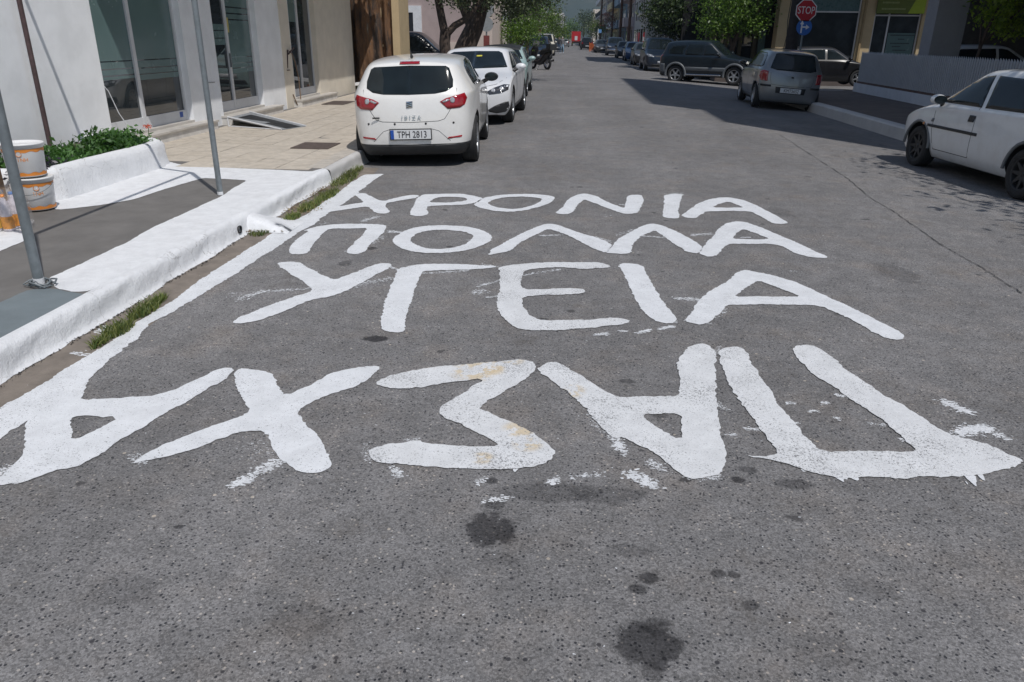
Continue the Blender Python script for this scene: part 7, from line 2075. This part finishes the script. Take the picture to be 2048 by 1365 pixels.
far_block(1, 86.5, 103, 7.7, 12, (0.61, 0.57, 0.51), 'pale grey beige house with tall narrow windows right of the wooden poles', seed=3, balc=False)
far_block(1, 104, 117, 7.6, 12, (0.54, 0.46, 0.45), 'dusty pink apartment block behind the thick wooden pole', seed=4)
far_block(1, 118, 134, 7.5, 14, (0.27, 0.36, 0.43), 'blue grey apartment block between the wooden poles', seed=5)
far_block(1, 135, 152, 7.3, 13, (0.70, 0.57, 0.34), 'yellow apartment block with white balcony fronts', seed=6)
far_block(1, 153, 178, 7.2, 16, (0.46, 0.45, 0.45), 'grey apartment block with many balconies at the far right', seed=7)
far_block(1, 179, 215, 6.9, 17, (0.74, 0.73, 0.70), 'white apartment block at the far right end of the row', seed=8)
far_block(-1, 92, 118, -7.5, 7, (.55, .50, .45), 'pale house behind the far left trees', seed=9)
far_block(-1, 168, 200, -6.5, 8, (.62, .60, .57), 'white house left of the cone-shaped tree', seed=10)
far_block(-1, 55, 88, -8.0, 8, (.50, .42, .38), 'pale pinkish block behind the left street trees', seed=11)
far_block(1, 290, 330, 7.0, 11, (0.74, 0.65, 0.57), 'small pale house at the very end of the street on the right', seed=12)
far_block(-1, 300, 340, -3.5, 10, (.62, .60, .58), 'small white house at the very end of the street on the left', seed=13)
wpole((6.3, 92, 0), .17, 11, 'reddish wooden pole before the pale grey beige house')
wpole((6.25, 108, 0), .19, 12, 'reddish wooden pole before the dusty pink block')
wpole((6.1, 128, 0), .16, 12, 'wooden pole before the blue grey block')
wpole((5.6, 165, 0), .18, 13, 'thin dark wooden pole farthest up the right side')
tree((5.6, 118, 0), 'reddish bare tree between the wooden poles', [[(0, 0, 0, .15), (0, 0, 3, .1)]], [(0, 0, 4, 1.4, 1.4, 1.6, 30)], .2, leafmat('leaf_rust', (.06, .02, .015), (.20, .06, .04), .1), 51, 'trees on the right side', 18, .35)
tree((3.9, 128, 0), 'small pale green tree beside the blue sign', [[(0, 0, 0, .1), (0, 0, 2, .08)]], [(0, 0, 3.0, 1.5, 1.4, 1.0, 40)], .2, LEAF_LIME, 52, 'trees on the right side', 20, .3)
# wires across the street
WIRE = mat('black_wire', (.02, .02, .02), .6)
for (a, c, lab) in (((6.3, 92, 10.2), (6.25, 108, 11), 'wire'), ((6.25, 108, 11.1), (6.1, 128, 11.2), 'wire'), ((6.1, 128, 11.1), (5.6, 165, 12), 'wire'), ((6.3, 92, 9.6), (-6.6, 150, 10.5), 'wire'), ((6.25, 108, 9.8), (-6.6, 190, 12), 'wire')):
    b = MB(); pts = []
    for k in range(13):
        u = k / 12; pts.append((a[0] + (c[0] - a[0]) * u, a[1] + (c[1] - a[1]) * u, a[2] + (c[2] - a[2]) * u - 1.0 * 4 * u * (1 - u)))
    b.tube(pts, .02, 5)
    tag(b.build('overhead_wire', WIRE), 'thin black overhead wire above the far street', 'wire', 'overhead wires above the far street')

# ------------------------------------------------------------------ mountain
HILLM = bpy.data.materials.new('hill_scrub')
t_, b_, o_ = nodes(HILLM)
g = NG(t_)
c = g.ramp(g.noise(.012, 8, .68), [(.3, (.018, .028, .016)), (.5, (.03, .042, .022)), (.7, (.06, .06, .04))])
t_.links.new(c, b_.inputs['Base Color']); b_.inputs['Roughness'].default_value = 1
b = MB(); nx, ny = 70, 26; vs = []
rng = random.Random(33); ph = [(rng.random() * 6.28, rng.random() * 6.28) for _ in range(12)]
for j in range(ny + 1):
    for i in range(nx + 1):
        x = -2600 + 5200 * i / nx; v = j / ny; y = 1500 + 2300 * v
        z = 620 * math.sin(min(1, v * 1.15) * math.pi / 2) ** 1.2 * (.85 + .15 * math.cos(x / 900))
        for k, (p1, p2) in enumerate(ph):
            f = .0016 * 1.35 ** k
            z += v * (44 / 1.25 ** k) * math.sin(x * f + p1 + 2 * math.sin(y * f * .7 + p2))
        vs.append((x, y, z - 2))
b.add(vs, [(j * (nx + 1) + i, j * (nx + 1) + i + 1, (j + 1) * (nx + 1) + i + 1, (j + 1) * (nx + 1) + i) for j in range(ny) for i in range(nx)], 0, True)
structure(b.build('hill', HILLM))
HZ = bpy.data.materials.new('haze_air')
HZ.use_nodes = True; ht = HZ.node_tree; ht.nodes.clear()
ho = ht.nodes.new('ShaderNodeOutputMaterial'); hv = ht.nodes.new('ShaderNodeVolumePrincipled')
hv.inputs['Color'].default_value = (.60, .78, 1.0, 1); hv.inputs['Density'].default_value = 2.2e-4
ht.links.new(hv.outputs[0], ho.inputs['Volume'])
b = MB(); b.box((-4100, -260, -6), (4100, 6100, 900))
o = b.build('haze', HZ); o['kind'] = 'stuff'
